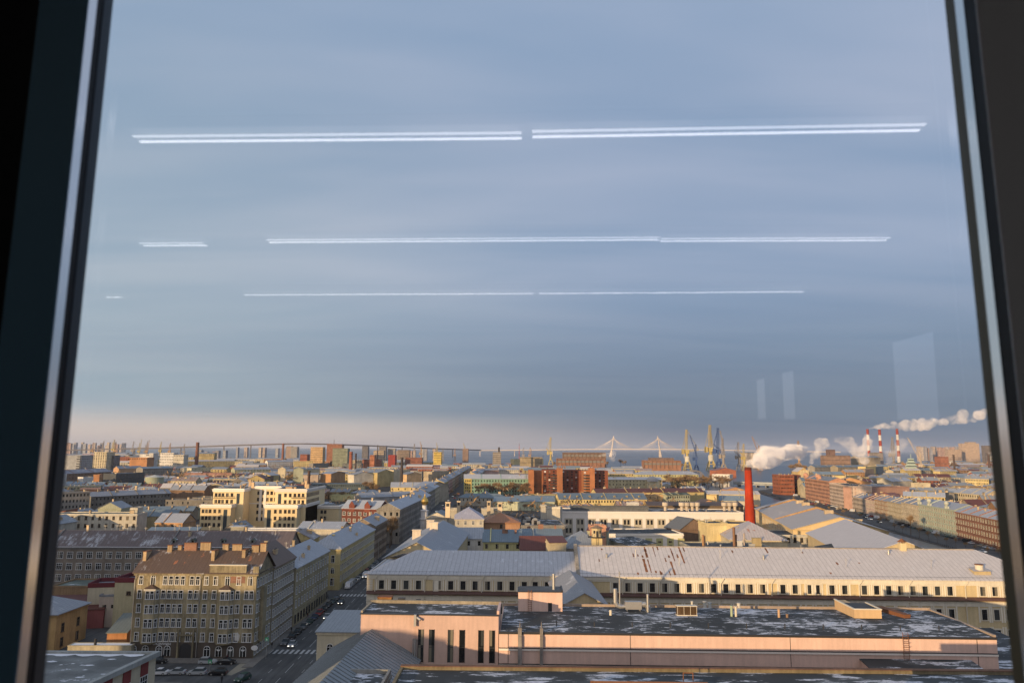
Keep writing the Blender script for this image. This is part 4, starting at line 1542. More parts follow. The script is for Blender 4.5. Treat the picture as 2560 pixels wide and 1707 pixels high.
R, ro, L = house('gate_lodge', 'cream lodge with arched window and ribbed grey roof by the road', (-46.6, 187), (-33, 186.6), 16, 11, stucco((.6, .55, .42), .25), metalroof((.28, .31, .34), .2, .1), 'shed', 1.6, .5, cat='lodge',
                 wins=[('f', [3.2], [5.5], 1.4, 2.6, 'arch'), ('l', 4, [5, 1.5], 1.1, 2, 'cream')])

# ------------------------------------------------------------------ E: yard on the left
a = kat(5, 1070, 1280, 14)
R = root('flat_roof_school', (a.x, a.y, 0), 0, 'flat-roofed cream block with dark red panels at the bottom left corner', 'building')
e = kat(5, 440, 1568, 14); dv = (e - a).normalized()
P = [(0, 0), (-60, -.5), (-60 + dv.x * 60, dv.y * 60), (dv.x * 60, dv.y * 60)]
b = MB(); b.prism([(p[0], p[1]) for p in P], 0, 13.4, 0); b.build('wall', [stucco((.62, .56, .42), .2)], R)
b = MB(); b.prism([(p[0], p[1]) for p in P], 13.41, 13.6, 0)
b.build('roof', [flatroof(.22, (.13, .14, .14), 2.0)], R)
b = MB(); b.box(-60, -.6, 13.2, .3, .2, 14.1)
b.T = Matrix.Rotation(math.atan2(dv.y, dv.x), 4, 'Z'); b.box(-.3, -.2, 13.21, 60, .75, 14.12); b.T = ID
b.build('parapet', [stucco((.36, .38, .37), .3)], R)
b = MB()
r_ = random.Random(31)
for i in range(40):
    x0, x1 = -44 + i * 1.05, -44 + (i + 1) * 1.05
    wa, wb = .5 + 1.2 * abs(math.sin(i * .7)) + (2.2 if i < 14 else 0), .5 + 1.2 * abs(math.sin((i + 1) * .7)) + (2.2 if i + 1 < 14 else 0)
    b.poly([(x0, -.62 - wa, 13.66), (x1, -.62 - wb, 13.66), (x1, -.62, 13.7), (x0, -.62, 13.7)], 0)
for i in range(26):
    x, y, w = r_.uniform(-38, -6), r_.uniform(-16, -4), r_.uniform(.3, 1.1)
    b.poly([(x - w, y - .2, 13.65), (x, y - w * .4, 13.65), (x + w, y, 13.65), (x + w * .3, y + w * .35, 13.65), (x - w * .6, y + .3, 13.65)], 0)
b.build('snow_patches', [SNOWM], R)
rr = Matrix.Rotation(math.atan2(dv.y, dv.x), 4, 'Z')
for i in range(4):
    b = MB(); b.T = rr; b.box(2.6 + i * 5.5, .02, 10.6, 5.0 + i * 5.5, .12, 13.0); b.build('red_panel', [stucco((.22, .05, .05), .2)], R)
    windows(R, rr @ Matrix.Rotation(math.pi, 4, 'Z'), [-(3.8 + i * 5.5)], [7.6], 2.2, 2.8, 'cross')
    windows(R, rr @ Matrix.Rotation(math.pi, 4, 'Z'), [-(3.8 + i * 5.5)], [2.6], 2.2, 2.8, 'cross')
# orange house with hipped metal roof
R, ro, L = house('orange_house', 'orange-walled house with hipped frosted metal roof in the left yard', (-141, 209), (-122.8, 209), 15, 9.8, stucco((.50, .33, .15), .35), R_FROST, 'hip', 3.6, .7, cat='house',
                 wins=[('r', [3.2, 10.5], [4.6, .8], 1.1, 2.2, 'brown')])
house('red_shed', 'long low shed with dark red roof behind the orange house', (-150, 232), (-124.4, 236), 10, 5.6, stucco((.3, .1, .1), .2), R_DKRED, kind='shed', rise=2.6, ov=.2, cat='shed', cornice=False)
hk(5, 548, 770, 865, 765, 9.2, 12, 'flat_roof_house', 'cream two-storey flat-roofed house with three square windows in the yard', stucco((.58, .50, .44), .2), R_SNOWY, kind='flat', cat='house', trim=stucco((.3, .33, .38), .3), cornice=False,
   wins=[('f', [1.6, 4.1, 6.7], [5.6], .9, 1.0, 'slot')])
hk(5, 690, 640, 900, 640, 14.0, 10, 'cream_block', 'cream block with dark red fascia touching the corner house', stucco((.55, .50, .33), .2), R_GREY, kind='flat', cat='building', trim=stucco((.15, .03, .04), .2), cornice=False, parapet=1.3,
   wins=[('f', [4.3], [10.2], 1.1, 1.0, 'brown')])
hk(5, 442, 688, 688, 682, 11.6, 10, 'low_cream_block', 'lower cream block with dark red fascia left of the taller one', stucco((.6, .55, .42), .2), R_GREY, kind='flat', cat='building', trim=stucco((.15, .03, .04), .2), cornice=False, parapet=1.2)
hk(5, 100, 690, 440, 690, 10, 14, 'sunken_roof_block', 'flat-roofed brown block with raised rim in front of the brick works', stucco((.35, .24, .14), .3), R_GREEN, kind='flat', cat='building', cornice=False)
house('garage', 'low beige garage with dark door and shuttered bay in the yard', kat(5, 440, 1000), kat(5, 640, 1000), 6, 3.1, stucco((.45, .40, .30), .3), R_GREEN, kind='flat', cat='garage', cornice=False, parapet=.15,
      wins=[('f', [1.4], [.1], .9, 2.2, 'slot'), ('f', [4.2], [.5], 2.2, 1.7, 'brown')])
hk(5, 618, 1105, 800, 1100, 4.5, 12, 'orange_shed', 'orange-walled shed with grey-green sloping roof beside the corner house', stucco((.42, .2, .09), .3), metalroof((.2, .23, .21), .1, .1), kind='shed', rise=2.6, ov=.3, cat='shed', cornice=False)
hk(5, 255, 1225, 840, 1225, 3.4, 3, 'yard_wall', 'low cream yard building with snow along its roof', stucco((.5, .45, .33), .3), SNOWM, kind='flat', cat='outbuilding', cornice=False, parapet=.1)
rooftop('stove_pipe', 'black stove pipe rising by the snowy yard building', 'pipe', *at2(5, 503, 1268, 2), lambda b: b.tube((0, 0, -2), (0, 0, 3.2), .35, n=10), [DARK])
# brick works
R, ro, L = house('brick_works', 'long drab brick works with white-framed windows and rusty brown roof on the left', (-200, 279), (-82, 281.5), 15, 18.2, brickwork((.20, .165, .14), (.25, .21, .17)), metalroof((.19, .15, .145), .3, .38, 1.3), 'gable', 5.2, .5,
                 cat='factory building', trim=stucco((.2, .2, .2), .3), chims=4)
for z in (14.2, 10.2, 6.2, 2.2):
    windows(R, ID, [6.5 + 3.55 * i for i in range(29)], [z], 1.9, 2.2, 'cross')
for i in range(22):
    r_ = random.Random(i)
    x = 38 + r_.random() * 76; y = 5 + r_.random() * 5
    link('stack_pipe', vent_mesh(r_.choice((0, 2, 2))), ro, (x, y, zroof('gable', 118, 15, 18.2, 5.2, x, y)))
for x, m_ in ((75, 0), (82, 0), (93, 0), (104, 0)):
    link('dormer', dormer_mesh(1.6, 1.2, R_GREEN, stucco((.2, .22, .2), .2)), ro, (x, 1.8, 19.4))
b = MB(); b.box(0, -.55, 18.2, 118, .5, 18.34); b.build('snow_strip', [SNOWM], ro)
rooftop('roof_pavilion', 'grey-roofed pavilion box standing behind the ridge of the brick works', 'roof pavilion', -107, 290, 21, lambda b: (b.box(0, 0, 0, 5, 4, 3.6, 0), b.box(-.3, -.3, 3.6, 5.3, 4.3, 3.9, 1), b.box(1.4, -.05, 1.6, 2.4, -.01, 2.4, 2)), [stucco((.42, .4, .33), .3), R_FROST, DARK])

# street furniture and parked cars
cols = list(PAINT)


def carrow(pts, names, group, what, **kw):
    for i, ((x, y, rz), (kd, cl)) in enumerate(zip(pts, names)):
        car(kd, cl, x, y, rz, '%s %s %s' % (cl, {'van': 'van', 'wagon': 'estate car', 'sedan': 'saloon car'}[kd], what[i % len(what)] if isinstance(what, list) else what), group, **kw)


ords = ['nearest', 'second', 'third', 'fourth', 'fifth', 'sixth', 'seventh', 'eighth', 'ninth', 'tenth', 'eleventh', 'twelfth', 'thirteenth', 'fourteenth', 'fifteenth', 'sixteenth', 'seventeenth', 'eighteenth', 'nineteenth', 'twentieth']
nm = [('sedan', 'grey'), ('wagon', 'black'), ('sedan', 'black'), ('wagon', 'grey'), ('sedan', 'dark green'), ('sedan', 'dark blue'), ('wagon', 'red'), ('sedan', 'black'), ('wagon', 'black'), ('sedan', 'dark green'), ('sedan', 'black')]
carrow([(-63.3 - .002 * i, 218.5 + i * 6.2, math.pi) for i in range(11)], nm, 'cars parked along the left kerb', ['parked at the left kerb, %s from the lower crossing' % q for q in ords])
carrow([(-63.9 - .005 * i, 303 + i * 6.1, math.pi) for i in range(12)], [('van', 'white'), ('van', 'silver'), ('wagon', 'silver'), ('sedan', 'silver'), ('sedan', 'grey'), ('sedan', 'black'), ('wagon', 'red'), ('sedan', 'black'), ('sedan', 'white'), ('wagon', 'grey'), ('sedan', 'silver'), ('sedan', 'black')],
       'cars parked beyond the upper crossing', ['at the left kerb, %s beyond the upper crossing' % q for q in ords])
carrow([(-50.8 - .03 * i, 342 + i * 6.6, math.pi * 0 + .03) for i in range(9)], [('van', 'white'), ('sedan', 'silver'), ('sedan', 'black'), ('wagon', 'white'), ('sedan', 'grey'), ('van', 'silver'), ('sedan', 'black'), ('sedan', 'silver'), ('wagon', 'black')],
       'cars along the right kerb', ['at the right kerb beside the works wing, %s away' % q for q in ords])
for x, y, kd, cl, lab in ((-59.5, 250.5, 'sedan', 'silver', 'silver saloon driving towards us with headlights on'), (-60.2, 273.5, 'wagon', 'black', 'black estate car driving behind the silver saloon, headlights on'),
                          (-60.8, 216.5, 'sedan', 'silver', 'silver saloon stopped by the corner just before the lower crossing')):
    p = (x, y)
    car(kd, cl, x, y, math.pi + .05, lab, None, lights=1)
car('sedan', 'dark blue', -52.6, 301, .02, 'dark blue car driving away near the upper crossing', None)
car('van', 'white', -61.9, 327, math.pi, 'white van driving towards the upper crossing', None, lights=1)
# forecourt cars
fc_ = [(5, 1085, 1385, 'black', 'wagon', 'black car parked against the wall under the arched shop windows'), (5, 1540, 1390, 'silver', 'wagon', 'silver estate parked in front of the corner house'),
       (5, 1718, 1392, 'black', 'sedan', 'black saloon parked in front of the corner house'), (5, 1090, 1490, 'white', 'sedan', 'white saloon at the left end of the square row'),
       (5, 1250, 1487, 'silver', 'sedan', 'silver saloon, second of the row on the square'), (5, 1440, 1490, 'silver', 'wagon', 'silver estate car, third of the row on the square'),
       (5, 1635, 1492, 'black', 'wagon', 'black estate car at the right end of the square row')]
for c, x, y, cl, kd, lab in fc_:
    p = kat(c, x, y)
    car(kd, cl, p.x, p.y, math.pi / 2 * (1 if 'row' in lab else -1) + .03, lab, 'cars parked on the square')
p = kat(5, 1860, 1545)
car('wagon', 'dark green', p.x, p.y, math.pi - .35, 'dark green estate car turning off the square at the bottom edge', None)


def person(x, y, h, col, label, rz=0.0, stride=.18):
    import bmesh
    me = bpy.data.meshes.new('person')
    V = [(0, 0, .53), (0, 0, .62), (0, 0, .74), (0, 0, .82), (0, .01, .865), (0, .015, .93), (0, .012, .99),
         (.055, 0, .50), (.06, stride * .5, .28), (.06, stride * .4, .04), (.06, stride * .4 + .07, .02), (-.055, 0, .50), (-.06, -stride * .3, .27), (-.06, -stride, .05), (-.06, -stride + .07, .02),
         (.11, 0, .80), (.14, -.02, .64), (.13, .05, .50), (-.11, 0, .80), (-.14, .02, .64), (-.13, .10, .52)]
    E = [(0, 1), (1, 2), (2, 3), (3, 4), (4, 5), (5, 6), (0, 7), (7, 8), (8, 9), (9, 10), (0, 11), (11, 12), (12, 13), (13, 14), (3, 15), (15, 16), (16, 17), (3, 18), (18, 19), (19, 20)]
    rds = [.085, .08, .095, .085, .035, .055, .03, .055, .042, .03, .022, .055, .042, .03, .022, .045, .032, .022, .045, .032, .022]
    me.from_pydata([(a * h, b_ * h, c * h) for a, b_, c in V], E, [])
    o = link('person', me, None, (x, y, .01), rz)
    md = o.modifiers.new('skin', 'SKIN')
    for i, q in enumerate(me.skin_vertices[0].data):
        q.radius = (rds[i] * h, rds[i] * h * .8)
        q.use_root = i == 0
    o.modifiers.new('sub', 'SUBSURF').levels = 1
    me.materials.append(plain('coat ' + str(col), col, .9, 0, .2, .1))
    bb = MB()
    bb.lathe(0, .015 * h, [(.058 * h, .93 * h), (.062 * h, .96 * h), (.045 * h, 1.0 * h), (0, 1.015 * h)], 10)
    bb.build('hat', [DARK], o)
    return tag(o, label, 'person')


for c, x, y, lab, cl, rz in ((5, 1668, 1568, 'person in dark coat walking at the bottom edge of the square', (.02, .02, .025), .6), (6, 438, 792, 'person in dark coat waiting at the upper crossing', (.03, .03, .035), 2.0),
                             (5, 2130, 1250, 'person in dark clothes on the pavement by the shop corner', (.03, .025, .025), 1.0)):
    p = kat(c, x, y)
    person(p.x, p.y, 1.76, cl, lab, rz)


r_ = random.Random(14)
for i, (px_, py_, what) in enumerate(((-65.6, 232, 'on the left pavement below the side wing'), (-65.9, 251, 'on the left pavement by the beige house'), (-66.4, 305, 'at the blunt end of the gabled street house'), (-44.6, 246, 'on the right pavement beside the works wing'), (-90, 201.6, 'in front of the arched shop windows'), (-73.5, 202, 'near the hanging oval sign'))):
    person(px_, py_, r_.uniform(1.62, 1.82), [(.02, .02, .025), (.10, .02, .02), (.03, .05, .09), (.12, .11, .10)][i % 4], 'pedestrian ' + what, r_.uniform(0, 6))


def sign_post(x, y, label, col, h=3.2):
    R = root('road_sign', (x, y, 0), 0, label, 'road sign')
    b = MB(); b.tube((0, 0, 0), (0, 0, h), .05, n=6); b.build('post', [STEEL], R)
    b = MB(); b.box(-.45, -.05, h - .9, .45, -.01, h, 0); b.poly([(-.25, -.06, h - .75), (.25, -.06, h - .75), (0, -.06, h - .2)], 1); b.build('panel', [plain('sign ' + label[:9], col, .4, 0, .4, 0), WHITE], R)


sign_post(*kat(5, 2075, 1345), 'green-framed crossing sign on a post at the shop corner', (.05, .35, .16), 5.4)
sign_post(*kat(5, 1557, 1470), 'green pedestrian sign between the cars of the square', (.05, .3, .14), 3.0)


def lamp_post(x, y, rz, label, group='street lamps', h=9.0):
    R = root('street_lamp', (x, y, 0), rz, label, 'street lamp', group)
    b = MB(); b.tube((0, 0, 0), (0, 0, h), .11, .06, 6); b.tube((0, 0, h), (1.8, 0, h + .5), .05, n=5); b.build('post', [STEEL], R)
    b = MB(); b.box(1.6, -.15, h + .4, 2.3, .15, h + .55); b.build('lamp_head', [DARK], R)


for i in range(5):
    lamp_post(-66.2 - .02 * i, 222 + 40 * i, 0, 'grey street lamp at the left kerb, %s from the lower crossing' % ords[i])
# small trees on the square
for i, (x, y) in enumerate(((-86, 172), (-82.5, 176))):
    tree(x, y, 4.5, 'small bare sapling on the square, %s one' % ('left' if i == 0 else 'right'), 'saplings on the square', i)
# ------------------------------------------------------------------ the room we look out of, and its window
def edge(px, py):
    r_ = ray(px, py)
    return r_[0] / r_[1]


GY = 0.975                                             # the pane is one metre in front of the eye
XL, XR = edge(158, 1118), edge(2487, 1118)
blackp = plain('window_black', (0.008, 0.009, 0.012), .6, 0, .3, 0)
darkp = plain('anodised_dark', (0.15, 0.30, 0.44), .45, 0, .4, .05)
darkr = plain('anodised_brown', (0.80, 0.80, 0.84), .5, 0, .3, .05)
alum = plain('aluminium_bead', (0.52, 0.50, 0.50), .38, .55, .5, .05)
olive = plain('bead_seal', (0.10, 0.085, 0.045), .5, 0, .4, .1)
z0, z1 = 53.9, 56.29
WINR = root('window', (0, GY, z0), 0, 'tall window we look through, between dark frames with bright metal beads', 'window')
hz_ = z1 - z0
mirror = plain('polished_bead', (0.78, 0.77, 0.76), .16, 1.0, .5, 0)
LX, RX = XL * GY, XR * GY                            # reveal planes of the two jambs, seen at a graze
Yl = lambda ratio: LX / -ratio - GY                  # distance (from the pane) at which the left reveal shows at that slope
Yr = lambda ratio: RX / ratio - GY
b = MB(); b.box(LX - .06, Yl(.6062), 0, LX, .01, hz_)
b.build('outer_seal', [plain('slate_seal', (.03, .045, .06), .5, .2, .4, 0)], WINR)
b = MB(); b.box(LX - .06, Yl(.6162), 0, LX - .001, Yl(.6062) - .0003, hz_)
b.build('gasket', [blackp], WINR)
b = MB(); b.box(LX - .06, Yl(.6285), 0, LX, Yl(.6162) - .0003, hz_)
b.build('bead', [mirror], WINR)
b = MB(); b.box(LX - .066, Yl(.6285) - .0015, 0, LX - .0005, Yl(.6285) - .0003, hz_)
b.build('jamb', [darkp], WINR)
b = MB(); b.box(LX - .32, Yl(.6285) - .001, 0, LX - .0663, .01, hz_)
b.build('outer_jamb', [blackp], WINR)
b = MB(); b.box(RX, Yr(XR + .0076), 0, RX + .06, .01, hz_)
b.build('seal', [olive], WINR)
b = MB(); b.box(RX, Yr(XR + .0205), 0, RX + .06, Yr(XR + .0076) - .0003, hz_)
b.build('bead', [mirror], WINR)
b = MB(); b.box(RX + .001, Yr(XR + .0375), 0, RX + .06, Yr(XR + .0205) - .0003, hz_)
b.build('gasket', [blackp], WINR)
b = MB(); b.box(RX + .0005, Yr(XR + .0375) - .0015, 0, RX + .32, Yr(XR + .0375) - .0003, hz_)
b.build('jamb', [darkr], WINR)
for o in list(WINR.children):                        # the two jambs lean a little towards each other
    left = o.data.vertices[0].co.x < 0
    pv = Vector((LX if left else RX, 0, EYE - z0))
    o.matrix_basis = Matrix.Translation(pv) @ Matrix.Rotation(.0115 if left else -.0165, 4, 'Y') @ Matrix.Translation(-pv)
m, g, out = new_mat('clear_pane')
t = g.n('ShaderNodeBsdfTransparent'); t.inputs[0].default_value = (1, 1, 1, 1)
g.nt.links.new(t.outputs[0], out.inputs[0])
b = MB(); b.poly([(XL - .01, .006, 0), (XR + .01, .006, 0), (XR + .01, .006, hz_), (XL - .01, .006, hz_)])
b.build('pane', [m], WINR)
m, g, out = new_mat('mirror_layer')
t = g.n('ShaderNodeBsdfTransparent'); t.inputs[0].default_value = (1, 1, 1, 1)
gl = g.n('ShaderNodeBsdfGlossy'); gl.inputs['Color'].default_value = (.085, .088, .095, 1); gl.inputs['Roughness'].default_value = 0.018
ad = g.n('ShaderNodeAddShader')
g.nt.links.new(t.outputs[0], ad.inputs[0]); g.nt.links.new(gl.outputs[0], ad.inputs[1]); g.nt.links.new(ad.outputs[0], out.inputs[0])
fz = EYE + .040 - z0
b = MB(); b.poly([(XL - .01, 0, fz), (XR + .01, 0, fz), (XR + .01, 0, hz_), (XL - .01, 0, hz_)])
b.build('reflection_layer', [m], WINR)  # extra layer added to carry the room's reflections, only above the horizon

wallm = plain('room_paint', (0.10, 0.105, 0.11), .8, 0, .2, .1)
ceilm = plain('ceiling_paint', (0.10, 0.10, 0.105), .9, 0, .1, .1)


def struct(name, fn, m):
    b = MB(); fn(b)
    o = b.build(name, [m]); o['kind'] = 'structure'
    return o


RX0, RX1, RY0, RY1, FZ, CZ = -5.0, 4.0, -11.5, 1.08, 53.3, 56.3
struct('floor', lambda b: b.box(RX0, RY0, FZ - .4, RX1, RY1, FZ), wallm)
struct('ceiling', lambda b: b.box(RX0, RY0, CZ, RX1, RY1, CZ + .4), ceilm)
struct('front_wall', lambda b: (b.box(RX0, .985, FZ, -.9, RY1, CZ), b.box(.95, .985, FZ, RX1, RY1, CZ), b.box(-.9, .985, FZ, .95, RY1, z0)), wallm)
struct('back_wall', lambda b: b.box(RX0, RY0, FZ, RX1, RY0 + .2, CZ), wallm)
struct('left_wall', lambda b: b.box(RX0, RY0 + .2, FZ, RX0 + .2, .98, CZ), wallm)


def rwall(b):
    ys = [RY0 + .2, -10.1, -9.15, -8.95, -8.0, -5.75, -4.65, .98]
    b.box(RX1 - .2, ys[0], FZ, RX1, ys[1], CZ); b.box(RX1 - .2, ys[2], FZ, RX1, ys[3], CZ)
    b.box(RX1 - .2, ys[4], FZ, RX1, ys[5], CZ); b.box(RX1 - .2, ys[6], FZ, RX1, ys[7], CZ)
    for a, c in ((ys[1], ys[2]), (ys[3], ys[4]), (ys[5], ys[6])):
        b.box(RX1 - .2, a, FZ, RX1, c, FZ + .9); b.box(RX1 - .2, a, EYE + 1.12, RX1, c, CZ)


struct('right_wall', rwall, wallm)
# tower under the room
TW = stucco((.4, .38, .35), .2)
o = struct('tower_shaft', lambda b: b.box(RX0, RY0, 0, RX1, RY1 - .4, FZ - .4), TW)
del o['kind']; tag(o, 'tall tower shaft carrying the room we look out of', 'tower')

# ceiling light strips behind us: seen only as reflections in the pane
HC = CZ - EYE - .06
tube_m = emit('lit_tube', (1.0, 0.94, 0.88), 5.6)
ghost_tube_m = emit('ghost_tube', (1.0, 0.95, 0.90), 3.6)  # second tube, added to imitate the ghost reflection of double glazing
hous = plain('fixture_grey', (.2, .2, .2), .6)


def strip(p0, p1, label, dbl=True, e=1.0):
    q = []
    for px, py in (p0, p1):
        r_ = ray(px / .91875, py / .91875)
        q.append((r_[0] / r_[2] * HC, 2 * GY - r_[1] / r_[2] * HC))
    (xa, ya), (xb, yb) = q
    y = (ya + yb) / 2
    R = root('ceiling_light', (xa, y, EYE + HC), math.atan2(yb - ya, xb - xa), label, 'ceiling light', 'light strips')
    L = math.hypot(xb - xa, yb - ya)
    b = MB(); b.box(-.02, -.06, .012, L + .02, .06, .06); b.build('housing', [hous], R)
    for s in ((-.026, .026) if dbl else (0,)):  # plus side holds the added ghost tube
        b = MB(); b.box(0, s - .008 * e, -.012, L, s + .008 * e, -.009); b.build('tube', [tube_m if s <= 0 else ghost_tube_m], R)


strip((322, 321), (1198, 313), 'light strip reflected top left in the pane', e=1.25)
strip((1222, 313), (2105, 298), 'light strip reflected top right in the pane', e=1.25)
strip((328, 559), (472, 558), 'short light strip of the middle reflected row')
strip((622, 556), (1510, 550), 'left long light strip of the middle reflected row')
strip((1516, 550), (2036, 548), 'right long light strip of the middle reflected row')
strip((568, 678), (1225, 675), 'left light strip of the lowest reflected row', dbl=False)
strip((1238, 675), (1838, 671), 'right light strip of the lowest reflected row', dbl=False)
strip((245, 680), (280, 680), 'tiny light stub left of the lowest reflected row', dbl=False)

# ------------------------------------------------------------------ houses behind the viewer whose shadows fall into the picture
def behind(x0, x1, y0, y1, h, label):
    R = root('apartment_house', (x0, y0, 0), 0, label, 'apartment house', 'houses behind the viewer')
    b = MB(); b.box(0, 0, 0, x1 - x0, y1 - y0, h); b.build('wall', [stucco(C_BEIGE)], R)
    b = MB(); roof_mesh(b, 'flat', x1 - x0, y1 - y0, h, 0, 0); b.build('roof', [R_DARK, stucco(C_BEIGE)], R)


def shade_at(X, Y, z, Yc):      # where a caster at distance Yc must stand, and how tall, to shade height z at (X, Y)
    s = (Y - Yc) / math.cos(SUN_TRAVEL)
    return X - s * math.sin(SUN_TRAVEL), z + s * math.tan(SUN_EL)


SHADOWS = [((-44, 2), 226, 26.5, 40, 'first'), ((-101, -67), 204, 16.6, 40, 'second'), ((-175, -103), 279, 24, 200, 'third'), ((-80, -66), 290, 15.2, 30, 'fourth'), ((-215, -180), 340, 17, 190, 'fifth'), ((-50, -20), 165, 16.4, 60, 'sixth')]
for (xa, xb), Y, z, Yc, lab in SHADOWS:
    a, h = shade_at(xa, Y, z, Yc)
    c, _ = shade_at(xb, Y, z, Yc)
    behind(a, c, Yc - 14, Yc, h, 'flat-roofed house outside the view, %s of those that throw shade on the left' % lab)
# ------------------------------------------------------------------ the middle distance, house by house
USED = []      # footprints (cx, cy, radius-ish half sizes)
PROT = []      # what a filling house must not hide: (px0, px1, lowest visible y, distance)


def project(x, y, z):
    Z = z - EYE
    d = y * math.cos(PITCH) + Z * math.sin(PITCH)
    u, v = x / d, (-y * math.sin(PITCH) + Z * math.cos(PITCH)) / d
    u2 = u * math.cos(ROLL) + v * math.sin(ROLL)
    v2 = -u * math.sin(ROLL) + v * math.cos(ROLL)
    return 1280 + FPX * u2, 853.5 - FPX * v2


def use(p0, p1, D):
    d = (p1 - p0).normalized()
    n = Vector((-d.y, d.x))
    L = (p1 - p0).length
    k_ = max(1, int(L / 10)); j_ = max(1, int(D / 10))
    for i in range(k_ + 1):
        for j in range(j_ + 1):
            USED.append(p0 + d * (L * i / k_) + n * (D * j / j_))


def fac(n, rows, z, w=1.1, hh=1.9, side='f', top=1.0):
    st = (z - top - 0.5) / max(1, rows)
    st = min(st, 4.2)
    return (side, n, [z - top - hh - i * st for i in range(rows)], w, hh)


def M(c, xl, yl, xr, yr, z, vb, D, col, roofm, kind='gable', rise=3.5, rows=3, n=None, label='', name='house', cat='house', st='brown', ch=1, sides='', dirt=.3, **kw):
    a, e = kat(c, xl, yl, z), kat(c, xr, yr, z)
    L = (e - a).length
    Y = (a.y + e.y) / 2
    wall = stucco(col, dirt) if isinstance(col, tuple) else col
    n = max(2, int(L / 3.4)) if n is None else n
    wins, flat = [], []
    if rows:
        f = fac(n, rows, z)
        if Y < 520 and n * rows <= 60:
            wins.append((*f, st))
        else:
            flat.append(f)
        for s in sides:
            LL = D if s in 'lr' else L
            flat.append(fac(max(2, int(LL / 3.4)), rows, z, side=s))
    R, ro, L = house(name, label, a, e, D, z, wall, roofm, kind, rise, cat=cat, wins=wins, flat=flat, chims=ch, cornice=Y < 600, **kw)
    use(a, e, D)
    PROT.append((k(c, xl, 0)[0], k(c, xr, 0)[0], k(c, 0, vb)[1], min(a.y, e.y)))
    return R, ro, L


def T(c, xl, xr, yt, Y, D, col, label, roofm=None, kind='flat', rise=3, rows=None, n=None, name='tower_block', cat='apartment block', use_=True, cw=.3, **kw):
    (x0, z), (x1, z1) = zat(*k(c, xl, yt), Y), zat(*k(c, xr, yt), Y)
    z = (z + z1) / 2 - (rise if kind == 'gabley' else 0)
    L = x1 - x0
    rows = max(1, int(z / 3.2)) if rows is None else rows
    n = max(2, int(L / 3.6)) if n is None else n
    fl = [('f', n, [z - 2.6 - i * (z - 1) / rows for i in range(rows)], L / n * .5, 1.7)] if rows else []
    if rows and D > 8:
        fl.append(('r', max(2, int(D / 5)), [z - 2.6 - i * (z - 1) / rows for i in range(rows)], 1.6, 1.7))
        fl.append(('l', max(2, int(D / 5)), [z - 2.6 - i * (z - 1) / rows for i in range(rows)], 1.6, 1.7))
    R, ro, L = house(name, label, (x0, Y), (x1, Y), D, z, stucco(col) if isinstance(col, tuple) else col, roofm or R_DARK, kind, rise, cat=cat, flat=fl, cornice=False, ov=.2, **kw)
    if use_:
        use(Vector((x0, Y)), Vector((x1, Y)), D)
        PROT.append((k(c, xl, 0)[0], k(c, xr, 0)[0], project(0, Y, z * .45)[1], Y))
    return R, ro, L


# reserve the near buildings
for a, e, D in (((-100, 204), (-67, 204), 75), ((-81, 299), (-66, 299), 108), ((-43, 225), (160, 222), 34), ((-43, 259), (-21, 259), 76), ((-200, 279), (-82, 281), 16)):
    use(Vector(a), Vector(e), D)

# left
M(1, 145, 757, 893, 757, 16, 900, 14, C_PALE, R_GREEN, 'flat', rows=3, n=12, label='cream three-storey house half in shade behind the brick works', ch=2, name='cream_house')
M(1, 832, 700, 896, 700, 18.6, 757, 8, C_PALE, R_DARK, 'flat', rows=0, label='blank cream attic block at the right end of the cream three-storey house', name='attic_block', cat='attic block', ch=0)
M(1, 165, 560, 462, 550, 20, 720, 12, C_GREY, R_GREY, 'flat', rows=4, n=9, label='grey-brown house with square windows at the left window edge', ch=2, sides='r')
M(1, 470, 592, 1200, 560, 15.5, 700, 12, (.2, .19, .17), R_FROST, 'gable', 3.4, 3, 22, 'long grey house under a frosted blue-grey roof left of the yellow hotel', ch=4, vents=3)
M(1, 535, 700, 745, 700, 15, 728, 16, C_LGREEN, R_GREY, 'gabley', 4, 0, label='greenish gabled house behind the cream three-storey house', ch=1)
M(5, 1062, 92, 1310, 95, 12, 150, 16, C_ORNG, R_FROST, 'gable', 4.5, 1, 4, 'small orange house with frosted gable roof left of the yellow hotel', ch=0)
M(5, 985, 172, 1440, 172, 10, 180, 6, C_GREY, R_BLUE, 'shed', 1.5, 0, label='low blue-grey shed roof behind the brick works ridge', name='shed', cat='shed', ch=0)
M(1, 165, 500, 562, 495, 12, 525, 14, (.12, .15, .16), R_BLUE, 'flat', rows=2, n=14, label='dark teal factory wing at the left window edge', ch=0, vents=3, name='factory_wing', cat='factory')
M(1, 372, 525, 550, 522, 12, 550, 10, (.5, .24, .13), metalroof((.5, .24, .13), .1, 0), 'shed', 1, 0, label='low shed with orange roof beside the teal factory wing', name='shed', cat='shed', ch=0)
M(1, 398, 415, 492, 412, 14, 460, 12, C_WHITE, R_DARK, 'flat', rows=0, label='plain white block beside the orange brick block', name='white_block', cat='building', ch=0)
M(1, 491, 392, 547, 392, 16, 460, 12, (.5, .25, .12), R_DARK, 'flat', rows=0, label='plain orange brick block beside the white block', name='brick_block', cat='building', ch=0)
M(1, 180, 385, 655, 362, 17, 435, 22, C_BROWN, metalroof((.30, .30, .36), .1, .4), 'gable', 5, 2, 18, 'very long brown hall with lilac-grey roof left of the green gas tank', name='long_hall', cat='hall', ch=0, vents=4)
M(1, 700, 385, 962, 372, 19, 480, 18, (.10, .11, .12), R_BLUE, 'flat', rows=4, n=14, label='dark slate office block left of the green gas tank', name='office_block', cat='office block', ch=2, vents=3)
M(1, 725, 335, 942, 330, 17, 360, 14, (.55, .34, .2), R_GREY, 'gable', 4, 0, label='peach-coloured gabled warehouse beyond the slate office block', name='warehouse', cat='warehouse', ch=0)
